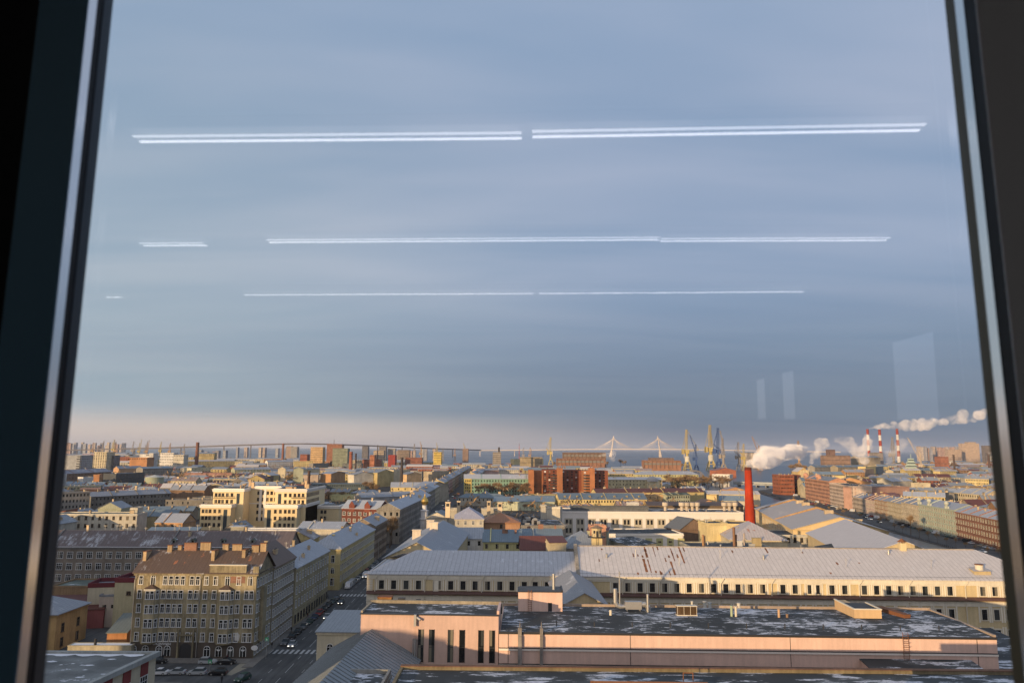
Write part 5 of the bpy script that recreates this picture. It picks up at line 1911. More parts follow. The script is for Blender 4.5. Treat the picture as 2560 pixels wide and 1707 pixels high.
M(1, 945, 335, 1222, 328, 18, 385, 16, C_GREY, R_BLUE, 'gable', 3, 3, label='grey blue-roofed house right of the peach warehouse', ch=2)
M(1, 1325, 378, 1760, 376, 12, 408, 14, (.5, .28, .22), R_GREY, 'flat', rows=0, label='long low salmon wall building below the cream columned house', name='salmon_building', cat='building', ch=0)
M(1, 1392, 332, 1688, 322, 15, 362, 16, (.62, .58, .40), R_GREEN, 'flat', rows=2, n=10, label='cream house with white columns right of the gas tank', ch=1)
M(1, 1212, 268, 1790, 264, 18, 302, 16, C_YEL, R_PALE, 'gable', 3, 2, 24, 'long butter-yellow factory with rows of arched openings', name='yellow_factory', cat='factory', ch=4)
M(1, 1520, 250, 1920, 250, 19, 262, 14, C_CREAM, R_PALE, 'gable', 2.5, 2, 16, 'pale upper range behind the butter-yellow factory', ch=2)
M(1, 1790, 345, 2120, 340, 15, 375, 16, C_LGREEN, R_FROST, 'gable', 4, 2, 12, 'green-grey house with white roof behind the hotel left wing', ch=2)
M(1, 2092, 272, 2325, 270, 18, 325, 14, C_WHITE, R_FROST, 'gable', 4, 3, 14, 'white house with dark hipped roof left of the cream firewalls', ch=2)
T(1, 497, 615, 184, 1450, 30, C_CREAM, 'stepped cream apartment tower with grey window strips, far left', rows=14)
T(1, 615, 680, 215, 1470, 24, (.2, .2, .22), 'grey apartment slab right of the stepped cream tower', rows=12)
T(1, 440, 498, 222, 1500, 24, C_GREY, 'grey apartment slab left of the stepped cream tower', rows=12)
T(1, 190, 370, 215, 1300, 40, (.36, .37, .38), 'terraced grey office building with white balcony bands, far left', rows=9, n=2)
T(1, 828, 1005, 205, 1500, 26, C_WHITE, 'white-and-cream office slab lit by the sun on the left', rows=5, n=2)
T(1, 1005, 1042, 195, 1495, 20, C_WHITE, 'white stair tower at the right end of the lit office slab', rows=0)
T(1, 825, 985, 235, 1320, 26, (.5, .25, .12), 'orange brick workshop below the lit office slab', rows=2)
T(1, 1105, 1228, 192, 1700, 24, C_WHITE, 'white nine-storey house left of the tall brown chimney', rows=6)
T(1, 1228, 1322, 210, 1650, 24, C_PALE, 'pale block just left of the tall brown chimney', rows=4)
# around and behind the hotel, central firewalls
M(2, 20, 262, 122, 262, 19, 310, 14, C_WHITE, R_GREY, 'gable', 3, 3, 6, 'white house left of the yellow warehouse in the centre left', ch=1)
M(2, 130, 268, 303, 268, 20, 320, 14, C_YEL, R_GREY, 'flat', rows=3, n=9, label='yellow flat-roofed house in the centre left', ch=2)
M(2, 305, 290, 448, 286, 18, 320, 12, C_GREY, R_BLUE, 'flat', rows=3, n=8, label='grey house right of the yellow flat-roofed one', ch=1)
M(2, -18, 335, 52, 335, 20, 430, 14, C_CREAM, R_GREY, 'gabley', 3, 0, label='blank cream firewall house just above the hotel', ch=1)
M(2, 125, 338, 216, 338, 22, 470, 14, C_LGREEN, R_GREY, 'gabley', 2.5, 0, label='tall blank green-grey firewall house above the hotel', ch=1)
M(2, 217, 340, 366, 338, 21, 385, 14, C_CREAM, R_GREY, 'gable', 2.5, 0, label='broad blank cream firewall right of the green-grey one', ch=2)
M(2, 214, 390, 352, 390, 17, 465, 14, (.5, .4, .32), R_GREY, 'gable', 2.5, 0, label='pinkish blank wall house behind the black chimney', ch=1)
M(2, 470, 382, 600, 372, 18, 468, 16, C_ORNG, R_FROST, 'gabley', 3, 0, label='bright orange firewall house in the centre left', ch=1)
M(2, 632, 362, 692, 362, 19, 460, 12, C_PALE, R_FROST, 'gable', 3, 4, 4, 'narrow pale house right of the orange firewall', ch=1)
M(2, 680, 392, 858, 388, 17.5, 465, 16, C_PALE, R_FROST, 'gabley', 4, 0, label='pale gabled firewall house with frosted roof', ch=1)
M(2, 896, 372, 1046, 365, 20, 520, 18, C_YEL, R_GREY, 'gabley', 4, 0, label='large sunlit golden firewall with broken gable', ch=2)
M(2, 1046, 350, 1196, 345, 21, 430, 16, C_CREAM, R_GREY, 'flat', rows=0, label='cream firewall right of the golden one', ch=1)
M(2, 1166, 388, 1300, 384, 18, 468, 14, (.6, .42, .24), R_GREY, 'gabley', 3, 0, label='peach gabled firewall right of the cream one', ch=1)
M(2, 1305, 365, 1398, 362, 18, 440, 14, (.2, .2, .2), R_BLUE, 'flat', rows=4, n=5, label='dark courtyard house left of the street canyon', ch=1)
M(2, 1398, 365, 1560, 355, 20, 445, 14, C_BEIGE, R_GREY, 'flat', rows=0, label='beige blank wall at the street canyon', ch=2)
M(2, 285, 478, 820, 476, 9, 530, 24, (.10, .13, .14), R_BLUE, 'flat', rows=1, n=26, label='long low dark teal garage hall behind the hotel', name='garage_hall', cat='hall', ch=0, vents=5)
M(2, 470, 578, 668, 582, 6, 610, 12, C_LEMON, R_GREEN, 'flat', rows=0, label='low yellow-green building right of the hotel', ch=0)
M(2, 1018, 505, 1340, 505, 13, 545, 16, C_YEL, R_FROST, 'gable', 5, 1, 6, 'cream range with a row of square windows joining the pedimented house', ch=1)
R, ro, L = M(2, 1352, 512, 1552, 485, 16, 640, 16, C_BEIGE, R_FROST, 'gabley', 5, 2, 3, 'beige house with a triangular pediment and tall arched gateway by the street', ch=1, name='pediment_house')
windows(R, ID, [L * .33], [1.5], 4.2, 8.0, 'arch')
M(2, 752, 600, 1228, 585, 14, 640, 18, (.34, .34, .35), R_FROST, 'gable', 3.5, 0, label='wide grey firewall range with frosted roof behind the dark red house', ch=4)
# dark red brick house and the grey street front beyond
R, ro, L = house('red_brick_house', 'dark red brick house with small gables behind bare trees, beside the street', (-101, 452), (-78.2, 446), 16, 19, stucco((.17, .06, .045), .3), R_FROST, 'gable', 4.5, .4, wins=[('f', 7, [15, 11, 7, 3], 1.6, 2.0, 'white')], chims=2, cat='house')
for x in (6.5, 16.5):
    b = MB(); b.prism([(x - 1.8, -.3), (x + 1.8, -.3), (x + 1.8, 3), (x - 1.8, 3)], 17, 21, 0); b.poly([(x - 1.8, -.31, 21), (x + 1.8, -.31, 21), (x, -.31, 23.4)], 0); b.poly([(x - 1.9, -.4, 21), (x, -.4, 23.5), (x, 4, 23.5), (x - 1.9, 4, 21)], 1); b.poly([(x + 1.9, -.4, 21), (x, -.4, 23.5), (x, 4, 23.5), (x + 1.9, 4, 21)], 1)
    b.build('gable', [stucco((.22, .07, .05), .3), R_FROST], R)
house('grey_street_house', 'long grey-beige apartment house running along the street beyond the trees, with small balconies', (-78.1, 440), (-64.6, 439.6), 132, 19.5, stucco((.30, .28, .25), .4), R_FROST, 'gabley', 3.6, .4,
      flat=[('r', 34, [15.8, 12, 8.2, 4.4, .8], 1.3, 2.2), ('f', 4, [15.8, 12, 8.2, 4.4], 1.2, 2)], chims=8, cat='apartment house')
use(Vector((-101, 440)), Vector((-64, 440)), 135)
USED += [Vector((-68, y)) for y in range(575, 600, 8)]
# both sides of the street canyon further on
yy = 600; i = 0
cc = [(C_BEIGE, 'beige'), (C_GREY, 'grey'), (C_CREAM, 'cream'), (C_BROWN, 'brown'), (C_YEL, 'yellow'), (C_PINK, 'pink'), (C_PALE, 'pale')]
while yy < 1480:
    D = 42 + (i * 17) % 30
    if not 740 < yy < 830:
        w, nmx = cc[i % 7]
        f = 20
        xl = -70.5 - (yy - 560) * .012
        house('canyon_house', '%s house on the left side of the street canyon, %s from the pedimented house' % (nmx, ords[i]), (xl - 15, yy), (xl, yy), D, 17 + (i * 5) % 5, stucco(w), [R_FROST, R_GREY][i % 2], 'gabley', 3.5, .4, flat=[fac(int(D / 3.6), 4, 17, side='r'), fac(4, 4, 17)], chims=2, cornice=False)
        use(Vector((xl - 15, yy)), Vector((xl, yy)), D)
    yy += D + (0 if i % 2 else 10); i += 1
yy = 905; i = 0
while yy < 1480:
    D = 45 + (i * 13) % 30
    w, nmx = cc[(i + 3) % 7]
    xr = -54.8 - (yy - 560) * .007
    house('canyon_house', '%s house on the right side of the street canyon, %s behind the green house' % (nmx, ords[i]), (xr, yy), (xr + 15, yy), D, 17 + (i * 4) % 5, stucco(w), [R_GREY, R_FROST][i % 2], 'gabley', 3.5, .4, flat=[fac(int(D / 3.6), 4, 17, side='l'), fac(4, 3, 17)], chims=2, cornice=False)
    use(Vector((xr, yy)), Vector((xr + 15, yy)), D)
    yy += D + 8; i += 1

# the yellow hotel: two stepped wings around a court
WH, WHT = stucco((.80, .64, .38), .08), stucco((.86, .81, .74), .06)
a0, a1 = at(514, 1225, 26), at(760, 1226, 26)
Yh = (a0.y + a1.y) / 2
R = root('yellow_hotel', (a0.x, Yh, 0), 0.0, 'large new yellow and white hotel with two stepped wings, brightly sunlit', 'hotel')
S_ = (a1.x - a0.x) / (760 - 514)
HX = lambda v: (480 + v / 6.918 - 514) * S_


def hot(x0, x1, y0, y1, h, n, rows, w=1.5, side=0, top=2.2, band=None):
    b = MB(); b.box(x0, y0, 0, x1, y1, h, 0); wl = b.build('wing', [WH], R)
    b = MB(); b.box(x0 - .5, y0 - .5, h - 1.7, x1 + .5, y1 + .2, h - .5, 0); b.box(x0 - .8, y0 - .8, h - .5, x1 + .8, y1 + .3, h, 0)
    b.box(x0 - .1, y0 - .1, h, x1 + .1, y0 + .4, h + .5, 0); b.box(x1 - .4, y0 + .4, h, x1 + .1, y1, h + .5, 0); b.box(x0 - .1, y0 + .4, h, x0 + .4, y1, h + .5, 0)
    for z in band or ():
        b.box(x0 - .12, y0 - .12, z, x1 + .12, y1, z + .5, 0)
    b.build('cornice', [WHT], wl)
    b = MB(); b.poly([(x0 + .4, y0 + .4, h + .05), (x1 - .4, y0 + .4, h + .05), (x1 - .4, y1, h + .05), (x0 + .4, y1, h + .05)]); b.build('roof', [R_DARK], wl)
    if n:
        xs = n if isinstance(n, list) else [x0 + (x1 - x0) * (i + .5) / n for i in range(n)]
        windows(wl, Matrix.Translation((0, y0, 0)), xs, rows, w, 2.2, 'brown')
    return wl


zr = [22, 17.6]
hot(HX(268), HX(810), 9, 40, 26.2, [HX(v) for v in (320, 382, 440, 520, 602)], [21.3, 16.9])
hot(HX(155), HX(685), 0, 9, 16.2, [HX(v) for v in (202, 264, 324, 405, 492)], [11.2, 6.8, 2.3], top=1.6)
hot(HX(810), HX(1370), 21, 40, 27.4, [HX(v) for v in (970, 1050, 1135, 1208, 1280)], [22, 17.6, 13.2, 8.9, 4.4])
hot(HX(1370), HX(1925), 9, 60, 26.2, [HX(v) for v in (1555, 1640, 1722, 1795, 1868)], [21.3, 16.9])
w4 = hot(HX(1275), HX(1840), 0, 9, 16.2, [HX(v) for v in (1462, 1550, 1635, 1705, 1780)], [11.2, 6.8, 2.3], top=1.6)
hot(HX(1840), HX(1925), 9.1, 45, 16.2, None, [])
wr = hot(HX(1925) + .1, HX(2330), 40, 58, 13, [HX(1985) + 1, HX(2050) + 1], [7.8, 3.4])
for x0, x1, y0, z0_, z1_ in ((560, 625, 0, 0.4, 13.4), (1320, 1385, 0, .4, 13.4), (688, 742, 9, 16.6, 23.4), (1425, 1482, 9, 16.6, 23.4)):
    b = MB(); b.box(HX(x0), y0 - .08, z0_, HX(x1), y0 - .002, z1_)
    b.build('stair_glazing', [GLASSB], R)
T1 = Matrix.Translation((HX(1925), 0, 0)) @ Matrix.Rotation(rad(90), 4, 'Z')
windows(R, T1, [12 + 3.3 * i for i in range(10)], [21.3, 16.9], 1.6, 2.2, 'brown')
b = MB()
for zb in (15.6,):
    b.box(HX(810), 20.85, zb, HX(1370), 21, zb + .7)
for v in (1010, 1090, 1322):
    b.box(HX(v) - .9, 20.7, 4, HX(v) + .9, 21, 25.6)
b.build('pilasters', [WHT], R)
b = MB()
for x0, x1, y0, z in ((275, 660, 7.8, 20.6), (1670, 1910, 7.8, 20.6), (275, 780, 1.2, 16.2), (1290, 1840, 1.2, 16.2)):
    for i in range(14):
        q = HX(x0) + (HX(x1) - HX(x0)) * i / 13
        b.box(q - .04, y0 - .04, z, q + .04, y0 + .04, z + 1.1)
    b.box(HX(x0), y0 - .04, z + 1.05, HX(x1), y0 + .04, z + 1.15)
    if y0 > 5:
        b.box(HX(x0), y0, z - .3, HX(x1), 9, z)
b.build('balcony_rail', [DARK], R)
for x, y, w, h in ((790, 22, 1.6, 5.6), (1815, 22, 1.6, 5.2), (860, 20, 2.0, 4.0), (735, 16, 1.3, 3.0), (1875, 18, 2.0, 3.0), (1555, 16, 4.5, 1.2), (1680, 14, 1.5, 1.3), (700, 14, .8, 2.4)):
    b = MB(); b.box(HX(x) - w / 2, y, 26.2, HX(x) + w / 2, y + w, 26.2 + h); b.box(HX(x) - w / 2 - .15, y - .15, 26.2 + h, HX(x) + w / 2 + .15, y + w + .15, 26.4 + h)
    b.build('roof_stack', [stucco((.62, .45, .28), .2)], R)
use(Vector((a0.x - 8, Yh)), Vector((a1.x + 12, Yh)), 60)
PROT.append((495, 830, 1312, Yh))
M(5, 1835, 165, 2352, 165, 13, 200, 8, C_WHITE, R_FROST, 'flat', rows=0, label='low white wall range at the foot of the hotel', ch=0)
M(6, 165, 150, 560, 155, 13, 240, 18, C_PALE, R_FROST, 'gable', 3, 0, label='low cream house with white roof behind the beige street house', ch=1, vents=3)
M(6, 25, 250, 300, 250, 15, 290, 14, C_YEL, metalroof((.28, .24, .24), .3, .4, .9), 'gabley', 3.5, 0, label='small yellow house with striped snowy roof behind the corner house', ch=1)

# ---- courts inside the works
M(6, 1605, 243, 1862, 243, 15.5, 400, 14, C_WHITE, R_FROST, 'gable', 4.2, 2, 3, 'white two-storey court house with dark windows inside the works', ch=0, cat='court house', name='court_house', st='slot')
M(6, 1868, 270, 2215, 272, 14.5, 400, 16, C_LEMON, R_BLUE, 'gable', 4.5, 2, 4, 'lemon-yellow court house with four dark windows and blue-grey roof', ch=3, cat='court house', name='court_house', st='slot', brickch=True)
M(6, 2215, 262, 2352 + 250, 262, 14, 300, 18, C_PALE, R_BLUE, 'gable', 4.5, 0, label='right half of the blue-grey court roof, unlit', ch=3, cat='court house', name='court_house', brickch=True)
M(7, 10, 345, 300, 345, 13.5, 400, 12, C_PALE, R_DKRED, 'gable', 5, 0, label='dark red tent-like roof inside the works court', ch=0, cat='court house', name='court_house')
M(7, 277, 278, 425, 275, 17.5, 395, 7, C_CREAM, R_DKRED, 'shed', 1.8, 0, label='tall blank cream box beside the dark red tent roof', ch=0, cat='building', name='lift_house')
M(7, 430, 330, 790, 330, 14.5, 350, 24, C_GREY, R_GREY, 'hip', 5.5, 0, label='grey hipped metal roof left of the guard tower', ch=0, cat='court house', name='court_house')
M(7, 810, 245, 1020, 310, 13, 340, 12, C_PALE, R_SNOWY, 'shed', 1, 0, label='small snowy metal roof right of the guard tower', ch=0, cat='shed', name='shed')
R = root('guard_tower', (*at(1492, 1368, 15.5), 0), 0, 'cream guard tower with railed gallery and little pointed roof inside the works', 'guard tower')
b = MB(); b.box(-2, -2, 0, 2, 2, 19.5, 0); b.build('shaft', [stucco((.66, .54, .3), .15)], R)
b = MB(); b.lathe(0, 0, [(3.6, 19.5), (3.6, 19.8), (0, 19.85)], 10, 1)
for i in range(20):
    a = i * math.pi / 10
    b.tube((3.5 * math.cos(a), 3.5 * math.sin(a), 19.8), (3.5 * math.cos(a), 3.5 * math.sin(a), 20.9), .04, n=4, m=1)
    a2 = a + math.pi / 10
    b.tube((3.5 * math.cos(a), 3.5 * math.sin(a), 20.9), (3.5 * math.cos(a2), 3.5 * math.sin(a2), 20.9), .05, n=4, m=1)
b.build('gallery', [DARK, DARK], R)
b = MB(); b.lathe(0, 0, [(2.0, 19.85), (2.0, 23.2)], 8, 0); b.box(-.4, -2.02, 19.9, .4, -1.8, 22.2, 1); b.box(-1.5, -1.9, 21.2, -.8, -1.45, 22.3, 1); b.box(.9, -1.9, 21.2, 1.5, -1.45, 22.3, 1); b.build('cabin', [stucco((.66, .56, .36), .1), DARK], R)
b = MB(); b.lathe(0, 0, [(2.9, 23.2), (0, 24.4)], 8); b.build('roof', [stucco((.3, .22, .15))], R)
b = MB()
for i in range(9):
    b.tube((-.3, -2.1, 15.8 + i * .45), (.5, -2.1, 15.8 + i * .45), .04, n=4)
b.tube((-.3, -2.1, 15), (-.3, -2.1, 19.6), .05, n=4); b.tube((.5, -2.1, 15), (.5, -2.1, 19.6), .05, n=4)
b.build('ladder', [DARK], R)
M(7, 650, 130, 790, 130, 20, 160, 6, (.62, .33, .22), R_DARK, 'flat', rows=0, label='salmon lift box on the green-walled block behind the guard tower', ch=0, cat='lift box', name='lift_box', vents=3)
M(7, 620, 165, 805, 170, 18, 240, 9, C_LGREEN, R_DKRED, 'shed', .8, 0, label='green-walled block with dark roof behind the guard tower', ch=0, cat='building', name='green_block')
# second row: white wall with lemon panels
a, e = kat(7, 808, 205, 13), kat(7, 1500, 203, 13)
R, ro, L = house('panelled_works', 'low white works range with lemon panels and small dark windows', a, e, 24, 13, WHT, R_DARK, 'flat', cat='factory building')
use(a, e, 24)
N = 7
px_ = L / 7.0
b = MB()
for i in range(N):
    x = 2.8 + i * 5.45 - .3
    b.box(x, -.05, 1, x + 3.4, -.002, 11.2, 0)
b.build('panels', [stucco((.58, .55, .28), .15)], R)
windows(R, Matrix.Translation((0, -.05, 0)), [4.2 + i * 5.45 for i in range(N)], [5.6], 1.3, 2.2, 'slot')
windows(R, Matrix.Translation((0, -.05, 0)), [4.2 + i * 5.45 for i in range(N)], [9.2], 1.3, .5, 'brown')
# first row: the long white building
a, e = kat(3, 372, 805, 14.5), kat(3, 2052, 815, 14.5)
R, ro, L = house('white_works', 'very long white works building with paired dark windows, left of the red chimney', a, e, 26, 14.5, stucco((.70, .66, .62), .08), R_SNOWY, 'flat', cat='factory building', vents=3)
use(a, e, 26)
PROT.append((1400, 1860, 1325, a.y))
pit = 102 / 3.675 / 1850 * a.y * 1.02
xs = []
b = MB()
i = 0
while 4 + i * pit < L - 4:
    x = 3.2 + i * pit
    b.box(x - .6, -.06, .5, x + 4.7, -.002, 10.5, 0)
    xs += [x + .9, x + 3.2]
    i += 1
b.build('panels', [stucco((.55, .50, .40), .15)], R)
windows(R, Matrix.Translation((0, -.06, 0)), xs, [6.8], 1.25, 2.9, 'slot')
windows(R, Matrix.Translation((0, -.06, 0)), xs, [1.5], 1.25, 2.9, 'slot')
for i, v in enumerate((1335, 1487, 1533, 1584, 1628, 1878, 1925, 1975)):
    p = kat(3, v, 788, 15)
    rooftop('exhaust_cowl', 'pale mushroom-shaped exhaust cowl, %s from the left on the white works roof' % ords[i].replace('nearest', 'first'), 'cowl', p.x, p.y, 14.6, lambda b: b.lathe(0, 0, [(1.0, 0), (1.0, 2.6), (2.0, 3.2), (2.0, 5.4), (0, 5.5)], 12), [stucco((.6, .52, .42), .2)], group='exhaust cowls')
M(3, 480, 762, 1180, 762, 17.5, 798, 8, (.16, .17, .18), R_DARK, 'flat', rows=0, label='dark grey attic strip on the white works roof', name='attic_strip', cat='attic', ch=0)
M(3, 1180, 745, 2050, 750, 17, 790, 10, (.20, .15, .10), R_BROWN, 'shed', 2, 0, label='brown sloping hall roof behind the mushroom cowls', name='hall_roof', cat='hall', ch=0)
M(3, 246, 765, 368, 768, 19, 835, 8, C_PALE, R_DARK, 'flat', rows=0, label='cream lift block at the left end of the white works', name='lift_block', cat='lift block', ch=0, vents=2)
M(3, 200, 750, 244, 750, 20, 830, 6, C_PALE, R_DARK, 'flat', rows=0, label='narrow cream lift tower beside the cream lift block', name='lift_tower', cat='lift block', ch=0)
M(7, 0, 105, 240, 108, 12.5, 180, 10, C_PALE, R_DKRED, 'flat', rows=1, n=2, label='small cream court block with dark red sunken roof', name='court_block', cat='building', ch=0)
a, e = kat(6, 2215, 118, 13.5), kat(7, 420, 118, 13.5)
R, ro, L = house('machinery_roof', 'flat snowy roof crowded with dark cooling machinery, left of the white works', a, e + Vector((0, 0)), 36, 13, stucco(C_GREY), R_SNOW2, 'flat', cat='building')
use(a, e, 36)
b = MB()
r_ = random.Random(5)
for i in range(26):
    x, y = L * r_.uniform(.05, .4), r_.uniform(3, 33)
    w, d, h = r_.uniform(.6, 3), r_.uniform(.6, 2), r_.uniform(.5, 2.6)
    b.box(x, y, 13.4, x + w, y + d, 13.4 + h, i % 2)
b.build('machinery', [DARK, STEEL], ro)
# orange house and school
M(6, 1862, 95, 2205, 95, 14.8, 180, 22, (.42, .24, .14), metalroof((.45, .22, .12), .3, .05), 'hip', 4.5, 1, 1, 'squat orange-brown house with orange hipped roof inside the courts', ch=1, cat='house')
R, ro, L = M(6, 1608, 62, 1870, 62, 18, 150, 26, C_PALE, metalroof((.42, .42, .50), 0, .2, .5), 'hip', 5, 1, 4, 'palace-like school with big ribbed lilac roof and four square chimneys', ch=0, cat='school', name='school', st='cross')
for i, (v, w, bt, tp) in enumerate(((1542, 2.6, 700, 625), (1642, 1.9, 690, 615), (1918, 2.0, 690, 608), (2020, 2.6, 705, 628))):
    p = kat(2, v, bt, 21)
    rooftop('chimney', 'square cream chimney tower, %s from the left on the school roof' % ords[i].replace('nearest', 'first'), 'chimney', p.x, p.y, 19,
            lambda b: (b.box(-w / 2, -1, -3, w / 2, 1, 5.4, 0), b.box(-w / 2 - .2, -1.2, 5.4, w / 2 + .2, 1.2, 5.7, 0), b.box(-w / 3, -1.04, 3.2, w / 3, -1.0, 4.8, 1)), [stucco((.68, .55, .38), .15), DARK], group='school chimneys')
M(6, 1855, -28, 2010, -28, 19.5, 60, 8, C_PALE, R_FROST, 'flat', rows=0, label='domed cream attic at the right of the school roof', ch=0, cat='attic', name='attic')
M(6, 1538, -25, 1640, -25, 19.5, 60, 8, C_PALE, R_FROST, 'flat', rows=0, label='domed cream attic at the left of the school roof', ch=0, cat='attic', name='attic')
M(6, 1345, 48, 1535, 50, 15, 130, 18, C_PALE, R_BLUE, 'gabley', 3.2, 0, label='chapel with grey gable beside the gilded cupola', ch=0, cat='chapel', name='chapel')
p = kat(6, 1325, 130, 8)
R = root('church_tower', (p.x, p.y, 0), 0, 'slim white church tower with a gilded onion dome and cross', 'church tower')
b = MB(); b.lathe(0, 0, [(2.6, 0), (2.6, 12), (3.0, 12.2), (3.0, 12.7), (2.2, 12.9), (2.2, 17), (2.6, 17.2), (2.6, 17.6), (1.5, 17.9), (1.5, 20.4), (1.8, 20.6), (0, 20.8)], 14); b.build('drum', [stucco((.66, .66, .68), .15)], R)
b = MB(); b.lathe(0, 0, [(1.3, 20.8), (2.1, 21.8), (2.3, 22.8), (1.9, 24), (1.0, 25.1), (.35, 26.2), (.12, 27.4), (0, 27.6)], 18); b.build('dome', [plain('gold_leaf', (.75, .46, .12), .28, 1, .5, .05)], R)
b = MB(); b.box(-.07, -.07, 27.4, .07, .07, 29.6); b.box(-.55, -.06, 28.5, .55, .06, 28.65); b.build('cross', [MATS[('pl', 'gold_leaf', (.75, .46, .12), .28, 1)]], R)

# ---- right-hand part of the works
M(7, 1610, 345, 2352, 345, 16.5, 360, 22, (.4, .38, .3), R_DARK, 'flat', rows=0, label='dark flat roof right behind the long works ridge, with chimneys', ch=0, vents=2, cat='building', name='flat_roof_building')
for i, (c, x, y, h, r_, lab) in enumerate(((7, 1685, 335, 5.2, .45, 'left of two rusty steel stacks on the dark flat roof'), (7, 1697, 330, 4.6, .4, 'right of two rusty steel stacks on the dark flat roof'),
                                           (7, 1970, 335, 8.0, .55, 'tallest brown stack on the dark flat roof'), (7, 1988, 332, 5.2, .35, 'brown stack leaning beside the tallest one'), (7, 2062, 300, 4.6, .4, 'slim grey stack in front of the rusty hipped roof'))):
    rooftop('stack', lab, 'stack', *at2(c, x, y, 17), lambda b: b.lathe(0, 0, [(r_, 0), (r_, h), (r_ + .08, h), (r_ + .08, h + .2), (0, h + .2)], 10), [plain('stack %d' % i, [(.35, .2, .1), (.5, .3, .18), (.22, .12, .07), (.2, .12, .08), (.4, .34, .3)][i], .6, .2, .4, .3)])
for i, (x, y, w, h, lab) in enumerate(((2015, 340, 2.6, 3.2, 'white vent box on the dark flat roof'), (2138, 340, 1.8, 2.0, 'small pale vent box on the dark flat roof'), (2183, 340, 3.2, 4.2, 'tall olive vent box on the dark flat roof'))):
    rooftop('vent_box', lab, 'vent box', *at2(7, x, y, 16.7), lambda b: (b.box(-w / 2, 0, 0, w / 2, 2, h), b.box(-w / 2 - .15, -.15, h, w / 2 + .15, 2.15, h + .2)), [stucco([(.6, .6, .6), (.5, .5, .48), (.45, .36, .2)][i], .2)])
M(7, 1925, 250, 2460, 260, 14.5, 300, 34, C_CREAM, metalroof((.46, .42, .41), .5, .15, 1.3), 'hip', 6.5, 0, label='pale hipped metal roof with rust streaks right of the red chimney', ch=0, cat='works hall', name='works_hall')
M(7, 1718, 108, 1905, 108, 19, 190, 14, (.68, .56, .30), R_DARK, 'flat', rows=0, label='bright yellow windowless box in front of the red chimney', ch=0, vents=3, cat='plant room', name='plant_room')
M(7, 1900, 112, 2100, 118, 18.8, 195, 16, (.68, .56, .30), R_DARK, 'flat', rows=0, label='right half of the yellow windowless box, touching the red chimney', ch=0, cat='plant room', name='plant_room')
M(7, 1470, 160, 1716, 150, 14, 170, 14, (.25, .17, .12), metalroof((.14, .15, .16), .2, .1), 'gabley', 5.5, 0, label='dark gable left of the yellow windowless box', ch=0, cat='building', name='dark_gable')
M(8, 170, 216, 650, 218, 15.5, 310, 22, C_PALE, R_DARK, 'flat', rows=1, n=8, label='cream court range with black-edged flat roof right of the works hall', ch=0, vents=1, cat='building', name='court_range')
M(8, 705, 235, 900, 262, 18.5, 320, 10, C_CREAM, R_DARK, 'shed', -.8, 0, label='cream lift house with dark tilted roof behind the long ridge', ch=0, cat='lift house', name='lift_house')
M(8, 600, 345, 1010, 350, 17.5, 360, 10, (.1, .1, .1), R_DARK, 'gabley', 1.5, 0, label='black low gable just behind the long pale ridge', ch=0, cat='building', name='low_gable')
# the canal wing: one very long pale roof slanting away beside the water
a = Vector((133.5, 359)); e = a + 42 * Vector((math.cos(.18), -math.sin(.18)))
R, ro, L = house('canal_works', 'yellow works wing with huge pale rust-streaked roof, right of the red chimney', a, e, 126, 18, stucco((.68, .52, .29), .15), metalroof((.55, .52, .50), .3, .12, 1.35), 'gabley', 6.2, .8, cat='factory building',
                 wins=[('l', 24, [12.2, 6], 1.8, 3.4, 'cream'), ('f', 7, [11.6], 1.8, 3, 'cream')])
use(a, e, 126)
for yy in (48, 112):
    b = MB()
    for s in (-1, 1):
        q = [(21 + s * 21.6, yy, 18.5), (21 + s * 21.6, yy + .6, 18.5), (21, yy + .6, 25.2), (21, yy, 25.2)]
        b.poly(q, 1); b.poly([q[0], q[3], (21, yy, 23.8), (21 + s * 21.6, yy, 17.6)], 0); b.poly([q[1], q[2], (21, yy + .6, 23.8), (21 + s * 21.6, yy + .6, 17.6)], 0)
    b.build('fire_wall', [stucco((.45, .27, .12), .4), stucco((.6, .5, .4), .3)], ro)
for yy in (20, 75, 92):
    b = MB(); b.box(19, yy, 22.5, 23, yy + 2.4, 25.6); b.build('chimney', [CHIM], ro)
a, e = Vector((118.5, 264)), Vector((151, 257.7))
R, ro, L = house('canal_wing', 'long pale-roofed works wing running away along the canal on the right', a, e, 80, 18, WL, R_PALE, 'gabley', 6.5, .8, cat='factory building')
use(a, e, 80)
for i, (x, y) in enumerate(((k(8, 830, 115)), (k(8, 910, 108)))):
    p = at(x, y, 19)
    rooftop('chimney', 'square cream chimney, %s of two at the tip of the canal roofs' % ('left' if i == 0 else 'right'), 'chimney', p.x, p.y, 18, lambda b: (b.box(-1.2, -1, -1, 1.2, 1, 3), b.box(-1.4, -1.2, 3, 1.4, 1.2, 3.3)), [stucco((.7, .55, .35), .15)])
